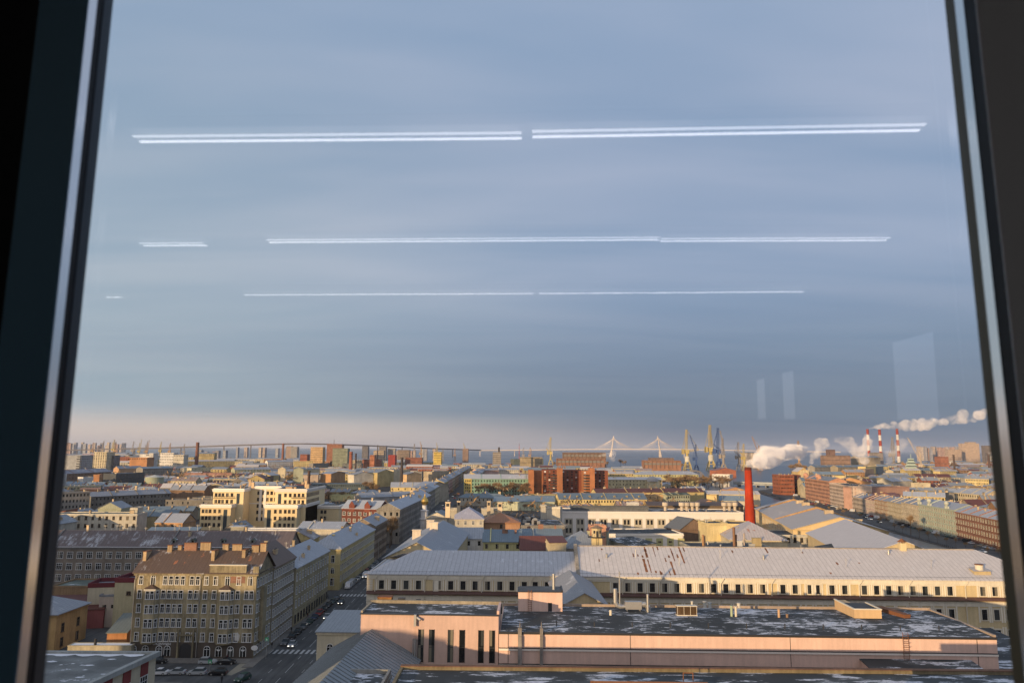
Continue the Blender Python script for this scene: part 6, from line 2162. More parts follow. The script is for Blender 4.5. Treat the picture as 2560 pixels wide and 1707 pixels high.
# the red chimney
p = at(1876, 1325, 8)
R = root('red_chimney', (p.x, p.y, 0), 0, 'tall bright red tapering factory chimney, smoking', 'chimney')
RCX, RCY = p.x, p.y
RZT = zat(1866, 1168, p.y)[1]
b = MB(); b.lathe(0, 0, [(3.1, 0), (2.85, 14), (2.3, 32), (1.95, RZT), (1.6, RZT), (1.55, RZT - 1.5)], 28); o = b.build('shaft', [stucco((.50, .05, .016), .35)], R, smooth=True)
b = MB()
for z in (RZT - .5, RZT - 9, RZT - 18, 14):
    rr = 3.1 - 1.35 * z / RZT
    b = MB(); b.lathe(0, 0, [(rr, z), (rr + .14, z + .05), (rr + .14, z + .35), (rr, z + .4)], 28)
    b.build('hoop', [plain('red_hoop', (.4, .03, .01), .5, 0, .4, .1)], R)
b = MB(); b.lathe(0, 0, [(2.02, RZT - 1.6), (2.0, RZT + .05)], 28); b.build('sooty_rim', [stucco((.12, .03, .02), .4)], R)
b = MB()
for q in range(58):
    z = 2 + q * .75
    if z < RZT: b.tube((-.3, -3.15 + 1.38 * z / RZT, z), (.3, -3.15 + 1.38 * z / RZT, z), .04, n=4)
b.tube((-.3, -3.15, 0), (-.3, -1.85, RZT), .05, n=4); b.tube((.3, -3.15, 0), (.3, -1.85, RZT), .05, n=4)
b.build('ladder', [plain('red_hoop', (.4, .03, .01), .5, 0, .4, .1)], R)
PROT.append((1855, 1885, 1330, p.y))

# ---- behind the works, centre
a, e = Vector((-54, 865)), Vector((22, 872))
R, ro, L = house('green_house', 'long sea-green apartment house with sunlit yellow corner behind bare trees', a, e, 16, 20, stucco(C_GREEN), R_FROST, 'gable', 5, .5, cat='apartment house', flat=[('f', [10 + 3.3 * i for i in range(19)], [16.5, 12.6, 8.8, 5, 1.2], 1.3, 2.1)], chims=3)
use(a, e, 16)
PROT.append((1160, 1326, 1232, 865))
b = MB(); b.box(0, -.6, 0, 8.5, 0, 20.1)
for z in (16.5, 12.6, 8.8, 5):
    for x in (1.8, 4.2, 6.6):
        b.poly([(x - .6, -.65, z), (x + .6, -.65, z), (x + .6, -.65, z + 2.1), (x - .6, -.65, z + 2.1)], 1)
b.build('yellow_corner', [stucco((.62, .48, .16), .2), GLASS], R)
M(2, 1850, 405, 2025, 402, 19, 420, 8, (.62, .45, .25), R_GREY, 'flat', rows=0, label='sunlit attic behind the green house roof', ch=0, cat='attic', name='attic')
M(2, 1808, 350, 2010, 348, 19, 375, 16, C_PINK, R_FROST, 'gable', 3, 2, 12, 'pinkish house with many chimneys beyond the green house', ch=4)
M(2, 2015, 345, 2200, 345, 19, 378, 16, C_PALE, R_FROST, 'gable', 3, 2, 10, 'cream house with arched windows beyond the green house, right', ch=3)
M(2, 2150, 248, 2420, 245, 19, 290, 16, C_YEL, R_GREY, 'flat', rows=2, n=18, label='long sunlit yellow block left of the brick complex', ch=2)
M(3, -240, 708, 318, 712, 8, 770, 14, C_LGREEN, R_BLUE, 'shed', 3.5, 0, label='long low cream wall with blue-grey lean-to roof below the green house', ch=0, name='wall_range', cat='building')
M(3, 362, 690, 1165, 690, 10.5, 730, 26, C_YEL, R_BLUE, 'gable', 4.8, 1, 30, 'long yellow barracks with huge blue-grey roof and tiny dormers', ch=0, dorm=7, name='barracks', cat='barracks')
M(3, 700, 628, 1690, 622, 13, 650, 16, C_YEL, R_DKRED, 'gable', 3.5, 0, label='long dark red roof behind the yellow barracks', ch=5)
M(3, 1182, 655, 1348, 652, 12, 708, 12, (.62, .42, .22), R_DARK, 'flat', rows=1, n=3, label='peach blank block right of the yellow barracks', ch=0)
M(3, 1350, 652, 1560, 648, 12.5, 712, 12, C_LGREEN, R_GREEN, 'gable', 2, 2, 10, 'olive-yellow barracks block right of the peach one', ch=1)
M(3, 1000, 725, 1092, 725, 13, 768, 8, C_WHITE, R_DARK, 'flat', rows=0, label='pale box on the roofs behind the attic strip', ch=0, name='roof_box', cat='box')
M(3, 1650, 735, 1815, 735, 9, 750, 16, C_ORNG, R_BROWN, 'gabley', 3.8, 0, label='small orange-brown gable left of the red chimney', ch=0)
M(3, 1812, 700, 2060, 705, 10, 740, 16, C_PALE, R_BLUE, 'gable', 4, 0, label='blue-roofed range left of the red chimney', ch=0, vents=4)
M(3, 1713, 652, 1806, 655, 15, 700, 10, (.65, .5, .25), R_DARK, 'flat', rows=0, label='small sunlit yellow box left of the blue-roofed range', ch=0)
M(3, 1720, 640, 2205, 645, 11, 660, 20, C_CREAM, R_PALE, 'gable', 3, 0, label='pale lit range crossing behind the red chimney', ch=2)
M(3, 1900, 600, 2060, 600, 13, 640, 14, C_ORNG, R_RUST, 'gabley', 2.5, 0, label='tan patched gable behind the red chimney', ch=0)
M(3, 440, 775, 700, 760, 10, 790, 14, C_ORNG, R_RUST, 'gable', 2, 0, label='rusty red roof strip behind the white works', ch=0)
# brick apartment complex
(bx0, _), (bx1, bz) = zat(*k(3, 80, 425), 850), zat(*k(3, 815, 425), 850)
R = root('brick_complex', (bx0, 850, 0), 0, 'big orange brick apartment complex with stepped towers in the centre', 'apartment complex')
BRK = stucco((.45, .19, .09), .25); BRK_SHADE = stucco((.22, .075, .045), .25)  # lit and shaded copies of one brick: light put into the colours
sc = 850 / 1850 / 3.675
for x0, x1, yt, y0, D, m_ in ((80, 128, 422, 0, 30, BRK), (128, 210, 432, 12, 30, BRK), (210, 335, 420, 6, 40, BRK_SHADE), (335, 385, 406, -4, 18, BRK), (385, 572, 425, 22, 20, BRK_SHADE), (572, 632, 425, 4, 30, BRK), (632, 676, 402, -2, 20, BRK), (676, 812, 428, 14, 24, BRK_SHADE)):
    z = zat(1400, 1060 + yt / 3.675, 850)[1]
    b = MB()
    X0, X1 = (x0 - 80) * sc, (x1 - 80) * sc
    b.box(X0, y0, 0, X1, y0 + D, z, 0)
    if m_ is BRK_SHADE or x0 == 572:
        for i in range(9):
            for q in range(max(1, int((X1 - X0) / 5))):
                xx = X0 + 2.5 + q * 5
                if xx + 1 < X1:
                    b.poly([(xx - 1, y0 - .05, z - 3 - i * 3.1), (xx + 1, y0 - .05, z - 3 - i * 3.1), (xx + 1, y0 - .05, z - 1.3 - i * 3.1), (xx - 1, y0 - .05, z - 1.3 - i * 3.1)], 2 if (i * 3 + q * 5) % 7 == 0 or (x0 == 572 and q == 0) else 1)
    wg = b.build('wing', [m_, GLASS, WHITE], R)
    if x0 in (335, 632):
        b = MB()
        for q in range(4):
            b.box(X0 + .5 + q * 2.6, y0 + 1, z, X0 + 1.8 + q * 2.6, y0 + 3, z + 2.6)
        b.build('chimney', [CHIMB], wg)
        b = MB()
        for i in range(8):
            b.box(X0 - 7, y0 + 1, 3 + i * 3.1, X0 - .1, y0 + 5, 4.1 + i * 3.1)
        b.build('balconies', [DARK], wg)
use(Vector((bx0, 845)), Vector((bx1, 845)), 40)
PROT.append((1320, 1522, 1232, 845))
R, ro, L = M(3, 752, 508, 1305, 510, 16, 600, 18, (.66, .58, .36), R_PALE, 'gable', 3, 2, 18, 'cream palace-like house with dormered roof and domed right bay', name='palace', cat='palace', ch=3)
b = MB(); b.box(L * .74, -4, 0, L * .94, 0, 14, 0); b.lathe(L * .84, 1, [(L * .1, 14), (L * .09, 17), (L * .05, 19.5), (0, 20.5)], 16, 1); b.build('domed_bay', [stucco((.68, .6, .4), .1), R_PALE], R)
M(3, 822, 455, 1042, 455, 17, 492, 14, C_YEL, R_PALE, 'gable', 3, 2, 9, 'yellow house behind the cream palace', ch=2)
M(3, 1082, 462, 1640, 462, 17, 500, 20, C_LEMON, R_FROST, 'hip', 5, 1, 22, 'long house with wide frosted hip roof behind the palace', ch=2)
M(3, 1764, 462, 1925, 466, 18, 520, 16, C_WHITE, R_GREY, 'flat', rows=2, n=6, label='whitish house with patchy wall left of the red chimney top', ch=1)
M(3, 1795, 425, 1985, 425, 14, 440, 24, C_RED, metalroof((.25, .12, .10), .1, .1), 'gabley', 5, 0, label='dark red brick gable with white roundel left of the red chimney top', ch=0)
M(3, 1500, 590, 1700, 590, 12, 606, 12, C_WHITE, R_FROST, 'gable', 2, 0, label='low white house among the trees in the centre', ch=1)

# ---- the embankment row on the right
EL = [(2014, (331.1, 843.9)), (2076, (322.9, 763.4)), (2133, (315.2, 696.9)), (2217, (302.9, 610.6)), (2294, (291.3, 543.4)), (2360, (288.0, 505.2)), (2530, (272, 405))]


def eline(px):
    r_ = ray(px, 1240)
    best = None
    for (a, A), (c, C) in zip(EL, EL[1:]):
        if px <= c or c == 2530:
            A, C = Vector(A), Vector(C)
            d = C - A
            t = (A.x * d.y - A.y * d.x) / (r_[0] * d.y - r_[1] * d.x)
            return Vector((r_[0] * t, r_[1] * t))


row = [(2014, 2075, 24, (.56, .30, .20), R_GREY, 6, 'tall red-brown house with corner turret at the far end of the embankment row'), (2075, 2132.6, 22, (.55, .44, .36), R_DARK, 6, 'tall beige office-like house with close rows of windows on the embankment'),
       (2132.6, 2160, 13, (.50, .42, .34), R_FROST, 3, 'low pale house right of the tall beige one on the embankment'), (2160, 2185, 13.4, (.52, .40, .34), R_DKRED, 3, 'small pinkish house with dark red roof on the embankment'),
       (2185, 2217, 14.6, (.34, .22, .14), R_FROST, 4, 'brown embankment house with small pediment'), (2217, 2252, 15.0, (.46, .38, .25), R_FROST, 4, 'ochre embankment house with dark balconies'),
       (2252, 2294, 16.5, (.52, .44, .32), R_FROST, 4, 'cream embankment house left of the green one'), (2294, 2384, 17.6, (.38, .44, .36), R_FROST, 5, 'pale green embankment house with white stone urns on the roof'),
       (2384, 2450, 16.8, (.26, .13, .09), R_FROST, 4, 'dark brown-red embankment house right of the green one'), (2450, 2545, 16.6, (.24, .12, .08), R_FROST, 4, 'rust-brown embankment house at the right window edge')]
for i, (p0, p1, z, col, rf, fl, lab) in enumerate(row):
    A, B = eline(p0), eline(p1)
    L = (B - A).length
    n = max(3, int(L / 3.3))
    st = (z - 1.6) / fl
    near = B.y < 640
    zs = [z - 1.2 - 2.1 - q * st for q in range(fl)]
    w_ = [('f', min(n, 24), zs, 1.15, 2.0, 'cream')] if near and n * fl < 110 else []
    R, ro, L = house('embankment_house', lab, A, B, 17, z, stucco(col, .3), rf, 'gable' if rf is not R_DARK else 'flat', 3.6, .4, group='houses in the embankment row', cat='apartment house', wins=w_, flat=[] if w_ else [('f', n, zs, 1.3, 2.0)], chims=3, belts=(st + .2, z - st - 1) if near else (st, z - st - 1),
                     trim=stucco(tuple(min(.8, c * 1.25) for c in col), .2), vents=1)
    use(A, B, 17)
    PROT.append((p0, p1, project(A.x, A.y, 0)[1], B.y))
    if i == 7:
        for u in (2, L * .33, L * .8):
            b = MB(); b.lathe(0, 0, [(1.2, 0), (1.2, 1.4), (.6, 1.6), (1.5, 3), (1.2, 4.2), (0, 5)], 10); b.box(-2.5, -.5, 0, 2.5, .5, 1.6); o = b.build('roof_urn', [stucco((.55, .58, .5), .1)], R); o.location = (u, 0, z)
    if i == 0:
        for u in (1.5, L * .55):
            b = MB(); b.box(-3, -.3, -1, 3, 3, 2.5); b.lathe(0, 1, [(3.2, 2.5), (2.4, 4.6), (0, 6)], 12); o = b.build('turret', [stucco(col, .2)], R); o.location = (u, 0, z)
a, e = eline(2133) + Vector((2, 0)), at(2273, 1216, 21)
house('blind_wing', 'long blank brown-pink rear wing standing above the low embankment houses', a, e, 14, 20.5, stucco((.46, .28, .22), .25), R_DARK, 'flat', cat='rear wing', chims=0)
use(a, e, 14)
PROT.append((2133, 2275, 1242, a.y))
# quay wall and railing, trees and cars on the embankment
Q = [kat(8, 2330, 492), kat(8, 2250, 470), kat(8, 1500, 265), kat(8, 1060, 135), kat(4, 200, 690), kat(4, 10, 620)]
b = MB()
for A, B in zip(Q, Q[1:]):
    d = (B - A).normalized(); n = Vector((-d.y, d.x))
    b.prism([tuple(A), tuple(A - n * .6), tuple(B - n * .6), tuple(B)], -.2, .35, 0)
o = b.build('quay_wall', [GRAN]); tag(o, 'granite kerb of the canal quay on the right', 'quay wall')
b = MB()
for A, B in zip(Q, Q[1:]):
    L = (B - A).length
    for i in range(int(L / 2.4)):
        p = A + (B - A) * (i * 2.4 / L)
        b.box(p.x - .12, p.y - .12, .35, p.x + .12, p.y + .12, 1.4)
    b.tube((*A, 1.3), (*B, 1.3), .09, n=4); b.tube((*A, .75), (*B, .75), .06, n=4)
o = b.build('quay_railing', [DARK]); tag(o, 'dark railing along the canal quay', 'railing')
dline = [(Q[1] + (Q[2] - Q[1]) * t) for t in [i / 8 for i in range(8)]] + [(Q[2] + (Q[3] - Q[2]) * t) for t in [i / 6 for i in range(6)]] + [(Q[3] + (Q[4] - Q[3]) * t) for t in [i / 14 for i in range(14)]]
for i, p in enumerate(dline):
    if i % 2 == 0 or i < 12:
        tree(p.x + 3.5, p.y, rnd.uniform(6, 9) if i != 10 else 16, 'bare street tree on the canal embankment', 'bare trees along the embankment', i % 5, .8)
r_ = random.Random(11)
bodies = ['sedan', 'wagon', 'sedan', 'van']
i = 0
yq = 392
while yq < 830:
    A = None
    for (a, P1), (c, P2) in zip(EL, EL[1:]):
        if P2[1] <= yq <= P1[1]:
            t = (yq - P1[1]) / (P2[1] - P1[1]); A = P1[0] + (P2[0] - P1[0]) * t
    if A:
        cl = r_.choice(list(PAINT)); kd = r_.choice(bodies)
        if r_.random() < .8:
            car(kd, cl, A - 4.2, yq, .14, '%s %s parked below the embankment houses, %d metres from the near end' % (cl, {'van': 'van', 'wagon': 'estate', 'sedan': 'saloon'}[kd], int((yq - 390) // 1)) if False else '%s %s parked along the house side of the embankment' % (cl, {'van': 'van', 'wagon': 'estate', 'sedan': 'saloon'}[kd]), '%s %s cars on the embankment' % (cl, kd), parts=yq < 480)
    yq += r_.choice((6.3, 6.5, 12.8))
for c, x, y, kd, cl, lab in ((8, 2050, 368, 'sedan', 'white', 'car with lit headlights nearest on the embankment road'), (8, 1095, 95, 'sedan', 'black', 'dark car with bright headlights in the middle of the embankment road'), (8, 965, 50, 'wagon', 'black', 'dark estate with lit headlights behind the other on the embankment road'),
                             (8, 1010, 68, 'sedan', 'white', 'white saloon between the lit cars on the embankment road'), (8, 1075, 58, 'van', 'white', 'white van beside the kerb on the embankment road')):
    p = kat(c, x, y)
    car(kd, cl, p.x, p.y, math.pi + .12, lab, None, lights=1 if 'lit' in lab or 'bright' in lab else 0, parts=False)
for c, x, y, kd, cl, lab in ((4, 325, 660, 'van', 'white', 'white van at the bend of the quay'), (4, 125, 632, 'sedan', 'white', 'white car on the quay near the bridge'), (4, 725, 785, 'van', 'beige', 'brown-beige box van at the far embankment kerb'), (4, 480, 735, 'sedan', 'red', 'red car at the kerb by the red-brown house')):
    p = kat(c, x, y)
    car(kd, cl, p.x, p.y, math.pi * .6, lab, None, parts=False)
r_ = random.Random(3)
for i in range(9):
    car(r_.choice(bodies), r_.choice(list(PAINT)), kat(4, 230 + 24 * i, 628)[0], kat(4, 230 + 24 * i, 622 + 2 * i)[1], 1.2, 'car parked at the foot of the red brick corner house', 'cars by the brick corner house', parts=False)
for i in range(12):     # traffic in the far street canyon, lamps lit
    yq = 520 + i * 34
    x = -62 - (yq - 520) * .008 + (3 if i % 2 else -1.5)
    car('sedan', ['black', 'silver', 'white'][i % 3], x, yq, math.pi if i % 2 == 0 else 0, 'car in the far street canyon with its lamps lit', 'cars in the street canyon', lights=1, parts=True)
# red brick corner house, temple
T(4, 178, 312, 470, 930, 26, (.32, .11, .06), 'dark red brick corner house at the bend of the quay', rows=5, n=9, name='brick_corner_house', cat='house', roofm=R_GREY, chims=4)
T(4, 312, 375, 470, 940, 26, (.20, .08, .06), 'shade-toned right part of the red brick corner house', rows=5, n=4, name='brick_corner_house', cat='house', roofm=R_GREY, chims=1)  # darker copy of the same brick, shade painted into the colour
R, ro, L = T(4, 345, 455, 398, 1400, 30, (.66, .48, .22), 'small sunlit temple-fronted yellow hall', rows=0, kind='gabley', rise=8, name='temple_hall', cat='hall', roofm=R_PALE)
b = MB()
for i in range(6):
    b.lathe(4 + (L - 8) * i / 5, -2.5, [(1.6, 0), (1.3, 18)], 8)
b.build('columns', [stucco((.72, .6, .38), .1)], R)
M(4, 505, 395, 715, 392, 19, 440, 18, C_GREY, R_BLUE, 'gable', 4, 3, 22, 'long grey-blue works hall with tall windows left of the sunlit roofs on the right', ch=0, name='works_hall', cat='hall')
M(4, 715, 395, 975, 392, 20, 410, 18, (.35, .3, .22), R_BLUE, 'gable', 4, 2, 18, 'blue-roofed hall right behind the grey-blue works hall', ch=1, name='works_hall', cat='hall')
M(4, 785, 440, 960, 440, 19, 480, 14, C_ORNG, R_FROST, 'gable', 4, 2, 8, 'orange house with attic windows behind the embankment row', ch=4)
M(4, 970, 392, 1062, 388, 24, 430, 14, C_YEL, R_GREY, 'flat', rows=0, label='lit cream firewall tower behind the embankment row', ch=1)
M(4, 968, 415, 1045, 412, 22, 470, 14, (.34, .26, .2), R_GREY, 'flat', rows=0, label='shaded brown firewall in front of the lit cream one', ch=0)
M(4, 1070, 392, 1135, 388, 23, 430, 14, (.3, .33, .34), R_GREY, 'flat', rows=4, n=4, label='grey-blue apartment block right of the lit firewall', ch=0)
M(4, 788, 478, 892, 472, 27, 510, 12, C_YEL, R_GREY, 'flat', rows=0, label='tall ochre firewall rising above the tall red-brown embankment house', ch=1)
M(4, 640, 530, 1015, 535, 21, 545, 16, C_ORNG, R_FROST, 'gabley', 5, 0, label='broad orange gable behind the embankment row', ch=3)
M(4, 1225, 430, 1325, 425, 17, 450, 14, C_CREAM, R_FROST, 'gable', 3, 2, 6, 'small cream house below the green and white ship', ch=1)
M(4, 1335, 425, 1480, 425, 18, 450, 14, C_YEL, R_PALE, 'gable', 3.5, 2, 8, 'yellow house with dormers below the ship', ch=3)
M(4, 1485, 425, 1570, 425, 17, 455, 14, C_GREY, R_BLUE, 'gable', 3.5, 2, 5, 'grey house with blue roof right below the ship', ch=1)
M(4, 1655, 432, 1805, 430, 18, 460, 14, C_YEL, R_PALE, 'hip', 4, 2, 10, 'bright yellow house with pale roof on the right', ch=4)
M(4, 1885, 500, 2100, 505, 18, 535, 16, C_YEL, R_FROST, 'gable', 4, 3, 14, 'long yellow house near the right window edge', ch=4)
M(4, 1465, 545, 1565, 545, 20, 580, 14, C_CREAM, R_GREY, 'flat', rows=0, label='cream firewall block in the right middle distance', ch=1)
M(4, 1780, 625, 2075, 650, 18, 668, 16, C_CREAM, R_FROST, 'gable', 4, 2, 14, 'long cream house with white roof above the green embankment house', ch=2)
M(4, 1210, 525, 1400, 520, 17, 555, 20, C_PALE, R_FROST, 'gable', 4, 0, label='broad lilac-white roof right of the blank rear wing', ch=2)
M(4, 1320, 658, 1700, 670, 17, 700, 14, C_YEL, R_FROST, 'gable', 3.5, 1, 12, 'row of low yellow walls and roofs above the cream embankment houses', ch=6)
M(4, 1075, 670, 1300, 660, 13.5, 690, 14, C_RED, metalroof((.28, .12, .09), .3, .05), 'gable', 3, 0, label='rust-red roof behind the low embankment houses', ch=3)
# ------------------------------------------------------------------ tall single things
def stack(c, x, yt, Y, r0, r1, col, label, name='factory_chimney', cat='chimney', group=None, bands=None, z0=0):
    px, py = k(c, x, yt)
    X_, z = zat(px, py, Y)
    R = root(name, (X_, Y, z0), 0, label, cat, group)
    b = MB()
    n = len(bands) if bands else 1
    for i in range(n):
        za, zb = (z - z0) * i / n, (z - z0) * (i + 1) / n
        ra, rb = r0 + (r1 - r0) * i / n, r0 + (r1 - r0) * (i + 1) / n
        b.lathe(0, 0, [(ra, za), (rb, zb)], 14, bands[i] if bands else 0)
    b.lathe(0, 0, [(r1, z - z0), (r1 * 1.15, z - z0), (r1 * 1.15, z - z0 + 1), (r1 * .7, z - z0 + 1)], 14, 1 if bands else 0)
    b.build('shaft', [stucco(col, .3), stucco((.30, .05, .03), .2)] if bands else [stucco(col, .3)], R)
    b = MB(); b.lathe(0, 0, [(r1 * 1.3, z - z0 - 3), (r1 * 1.3, z - z0 - 2.4)], 14); b.build('collar', [DARK], R)
    USED.append(Vector((X_, Y)))
    return R


BND = [0, 0, 1, 0, 1, 0, 1]
stack(1, 1450, 97, 1700, 4.4, 3.4, (.22, .10, .07), 'tall brown brick chimney breaking the left horizon')
stack(1, 2236, 106, 2100, 3.6, 2.8, (.28, .12, .08), 'brown chimney below the top of the viaduct')
stack(2, 268, 365, 640, 1.3, 1.1, (.10, .06, .05), 'thin black chimney right above the hotel')
stack(2, 654, 185, 1200, 3.4, 2.6, (.34, .12, .08), 'red brick chimney in the centre left')
stack(2, 698, 200, 1250, 1.7, 1.4, (.08, .06, .06), 'thin black chimney right of the red brick one')
stack(2, 1122, 240, 900, 1.9, 1.5, (.07, .06, .06), 'thick black chimney in the centre left')
stack(2, 2012, 142, 1700, 2.6, 2.0, (.07, .06, .06), 'black chimney beside the grey tower in the centre')
stack(2, 898, 122, 2200, 1.8, 1.5, (.1, .08, .08), 'thin dark chimney against the viaduct')
stack(4, 1778, 285, 1500, 2.0, 1.7, (.1, .07, .06), 'dark chimney on the far right')
stack(4, 2098, 278, 1500, 2.4, 2.0, (.12, .08, .07), 'dark chimney near the right window edge')
for i, (x, yt, Y) in enumerate(((987, 48, 2600), (1097, 52, 2400), (1258, 46, 2500))):
    stack(4, x, yt, Y, 5.6, 3.9, (.66, .64, .62), 'red and white striped power station chimney, %s of three' % ('left', 'middle', 'right')[i], group='striped power station chimneys', bands=BND)
stack(2, 2198, 105, 2600, 1.2, .6, (.6, .1, .08), 'thin red and white mast on the horizon', name='mast', cat='mast', bands=[0, 1, 0, 1, 0, 1, 0, 1])
stack(2, 498, 72, 2000, 1.2, .6, (.15, .12, .12), 'dark mast above the orange towers', name='mast', cat='mast')
# gas tank
p = kat(1, 1050, 470, 6)
R = root('gas_tank', (p.x, p.y, 0), 0, 'round pale green gas tank with shallow cone roof', 'tank')
rt = 155 / 3.675 / 2 / 1850 * p.y
zt = zat(*k(1, 1050, 412), p.y)[1]
b = MB(); b.lathe(0, 0, [(rt, 0), (rt, zt)], 28); b.build('shell', [stucco((.42, .46, .34), .2)], R, smooth=True)
b = MB(); b.lathe(0, 0, [(rt + .4, zt), (0, zt + 3)], 28); b.build('roof', [stucco((.5, .5, .45), .1)], R)
USED.append(p); USED.append(p + Vector((8, 8))); PROT.append((364, 406, 1206, p.y))

# ------------------------------------------------------------------ tower blocks near and on the horizon
TB = [(2, 282, 395, 138, 2000, (.62, .42, .22), 'sunlit golden apartment block with arched crown', 11), (2, 432, 570, 112, 1900, (.45, .2, .12), 'reddish stepped apartment tower in the centre left', 18), (2, 485, 622, 150, 1850, (.30, .33, .24), 'greenish stepped block in front of the reddish tower', 14),
      (2, 1412, 1482, 185, 1700, (.62, .46, .12), 'golden horizontally banded office block in the centre', 8), (2, 1678, 1730, 152, 2300, (.34, .24, .2), 'twin brown and grey tower in the centre', 14), (2, 1955, 2030, 185, 1650, (.4, .36, .32), 'grey silo-like tower beside the black chimney', 10),
      (2, 60, 105, 130, 3000, (.45, .34, .28), 'pale brown tower under the viaduct crown', 12), (2, 100, 160, 135, 2900, (.40, .38, .36), 'grey tower under the viaduct crown', 12), (2, 755, 810, 130, 2800, (.2, .19, .2), 'dark slab under the viaduct, centre', 12), (2, 910, 975, 130, 2700, (.22, .2, .2), 'second dark slab under the viaduct, centre', 12),
      (2, 860, 955, 170, 2200, (.42, .34, .26), 'wide beige apartment block in the centre', 8), (2, 990, 1060, 150, 2900, (.38, .36, .34), 'pale grey block right of the dark slabs', 9), (2, 1080, 1190, 165, 2600, (.28, .22, .18), 'brown slab right of the pale grey block', 8),
      (2, 825, 868, 212, 1900, (.42, .17, .09), 'red brick factory tower in the centre left', 3), (2, 757, 922, 252, 1950, (.38, .15, .09), 'long red brick factory at the foot of its tower', 3), (2, 995, 1058, 212, 1700, (.34, .06, .05), 'dark red windowless block', 0), (2, 1150, 1305, 235, 2000, (.30, .12, .08), 'dark red factory with rooftop plant', 3),
      (2, 185, 250, 205, 1900, (.32, .12, .08), 'red brick block left of the centre', 4), (2, 460, 545, 265, 1900, (.12, .13, .14), 'dark blue-grey hall block', 2), (2, 575, 745, 290, 1750, (.2, .22, .22), 'flat grey-green hall below the red chimney', 1),
      (3, 395, 790, 262, 1900, (.23, .15, .11), 'huge brown shipyard hall with glazed top bands', 3), (3, 338, 780, 318, 1750, (.28, .15, .10), 'long red-brown shipyard hall in front of the huge one', 1), (3, 1135, 1480, 335, 1700, (.32, .17, .11), 'low red-brown riverside hall with dark roof structures', 1), (3, 1195, 1415, 312, 1720, (.20, .14, .12), 'dark roof structure on the riverside hall', 0),
      (3, 0, 205, 305, 1800, (.42, .34, .22), 'ochre workshop with dark bays left of the shipyard halls', 3), (3, 2050, 2210, 262, 2300, (.58, .50, .42), 'pale shipyard office below the bent crane', 3), (4, 590, 830, 290, 2000, (.30, .2, .15), 'brown shipyard building with window rows in the steam', 4),
      (4, 640, 690, 235, 2050, (.22, .14, .12), 'dark tower in the steam', 4), (4, 1040, 1130, 262, 2200, (.34, .3, .28), 'power station boiler house in the steam', 3), (4, 1850, 2012, 178, 3600, (.55, .42, .33), 'broad stepped apartment crescent on the right horizon', 18), (4, 1908, 1985, 165, 3610, (.52, .40, .31), 'raised middle of the apartment crescent', 20),
      (4, 2065, 2135, 198, 3300, (.20, .17, .16), 'dark slab near the right window edge', 10), (4, 1725, 1850, 232, 3500, (.5, .38, .3), 'low sandy apartment wall left of the crescent', 7), (4, 1660, 1730, 300, 1700, (.35, .15, .1), 'red brick house with tower roof on the right', 3)]
for c, xl, xr, yt, Y, col, lab, rows in TB:
    if rows:
        T(c, xl, xr, yt, Y, 26, col, lab, rows=rows, n=max(3, int((xr - xl) / 9)))
    else:
        T(c, xl, xr, yt, Y, 26, col, lab, rows=0)
for xl, xr, yt, Y in ((400, 785, 268, 1899.3), (345, 775, 322, 1749.3), (1140, 1475, 342, 1699.3)):
    (x0, z), (x1, _) = zat(*k(3, xl, yt), Y), zat(*k(3, xr, yt), Y)
    b = MB()
    n = int((x1 - x0) / 9)
    for i in range(n):
        q = x0 + (x1 - x0) * i / n
        b.box(q + .4, 0, z - 7.5, q + 8, .5, z - 3.2, 0); b.box(q - .4, -.4, z - 16, q + .4, .5, z, 1)
    o = b.build('glazing_strip', [plain('dusty_glass', (.20, .19, .17), .4), stucco((.2, .13, .1))]); o.location = (0, Y, 0)
    hall = min((h_ for h_ in bpy.data.objects if h_.parent is None and h_.get('label') and 'hall' in h_['label'] and abs(h_.location.y - Y) < 1), key=lambda h_: abs(h_.location.x - x0))
    o.parent = hall; o.location = (-hall.location.x, -.7, 0); o.rotation_euler = (0, 0, 0)
r_ = random.Random(21)


def towers(c, x0, x1, ylo, yhi, Y, n, what, group):
    for i in range(n):
        x = x0 + (x1 - x0) * (i + .5) / n + r_.uniform(-.45, .45) * (x1 - x0) / n
        w = r_.uniform(14, 30)
        col = r_.choice([(.40, .42, .46), (.5, .42, .38), (.55, .48, .42), (.36, .36, .40), (.5, .35, .3)])
        T(c, x - w / 2, x + w / 2, r_.uniform(ylo, yhi), Y + r_.uniform(-300, 300), 20, col, what, rows=8, n=3, group=group)


towers(1, 212, 330, 95, 112, 5200, 5, 'hazy apartment tower on the horizon at the left window edge', 'hazy towers at the left window edge')
towers(1, 370, 790, 93, 122, 5400, 12, 'hazy apartment tower behind the harbour cranes on the left', 'hazy towers behind the left cranes')
towers(1, 1720, 2340, 132, 152, 3300, 6, 'pale tower standing under the viaduct on the left', 'pale towers under the viaduct')
towers(2, 1030, 1420, 150, 175, 3200, 8, 'small block near the shore in the centre', 'blocks near the centre shore')
towers(4, 1460, 1730, 203, 222, 4000, 11, 'sandy apartment tower in the row on the right horizon', 'sandy towers on the right horizon')
towers(4, 1730, 1850, 205, 215, 4300, 5, 'sandy tower between the row and the crescent', 'sandy towers by the crescent')
towers(1, 1450, 1720, 165, 185, 2600, 5, 'low pale block right of the tall brown chimney', 'low pale blocks by the brown chimney')

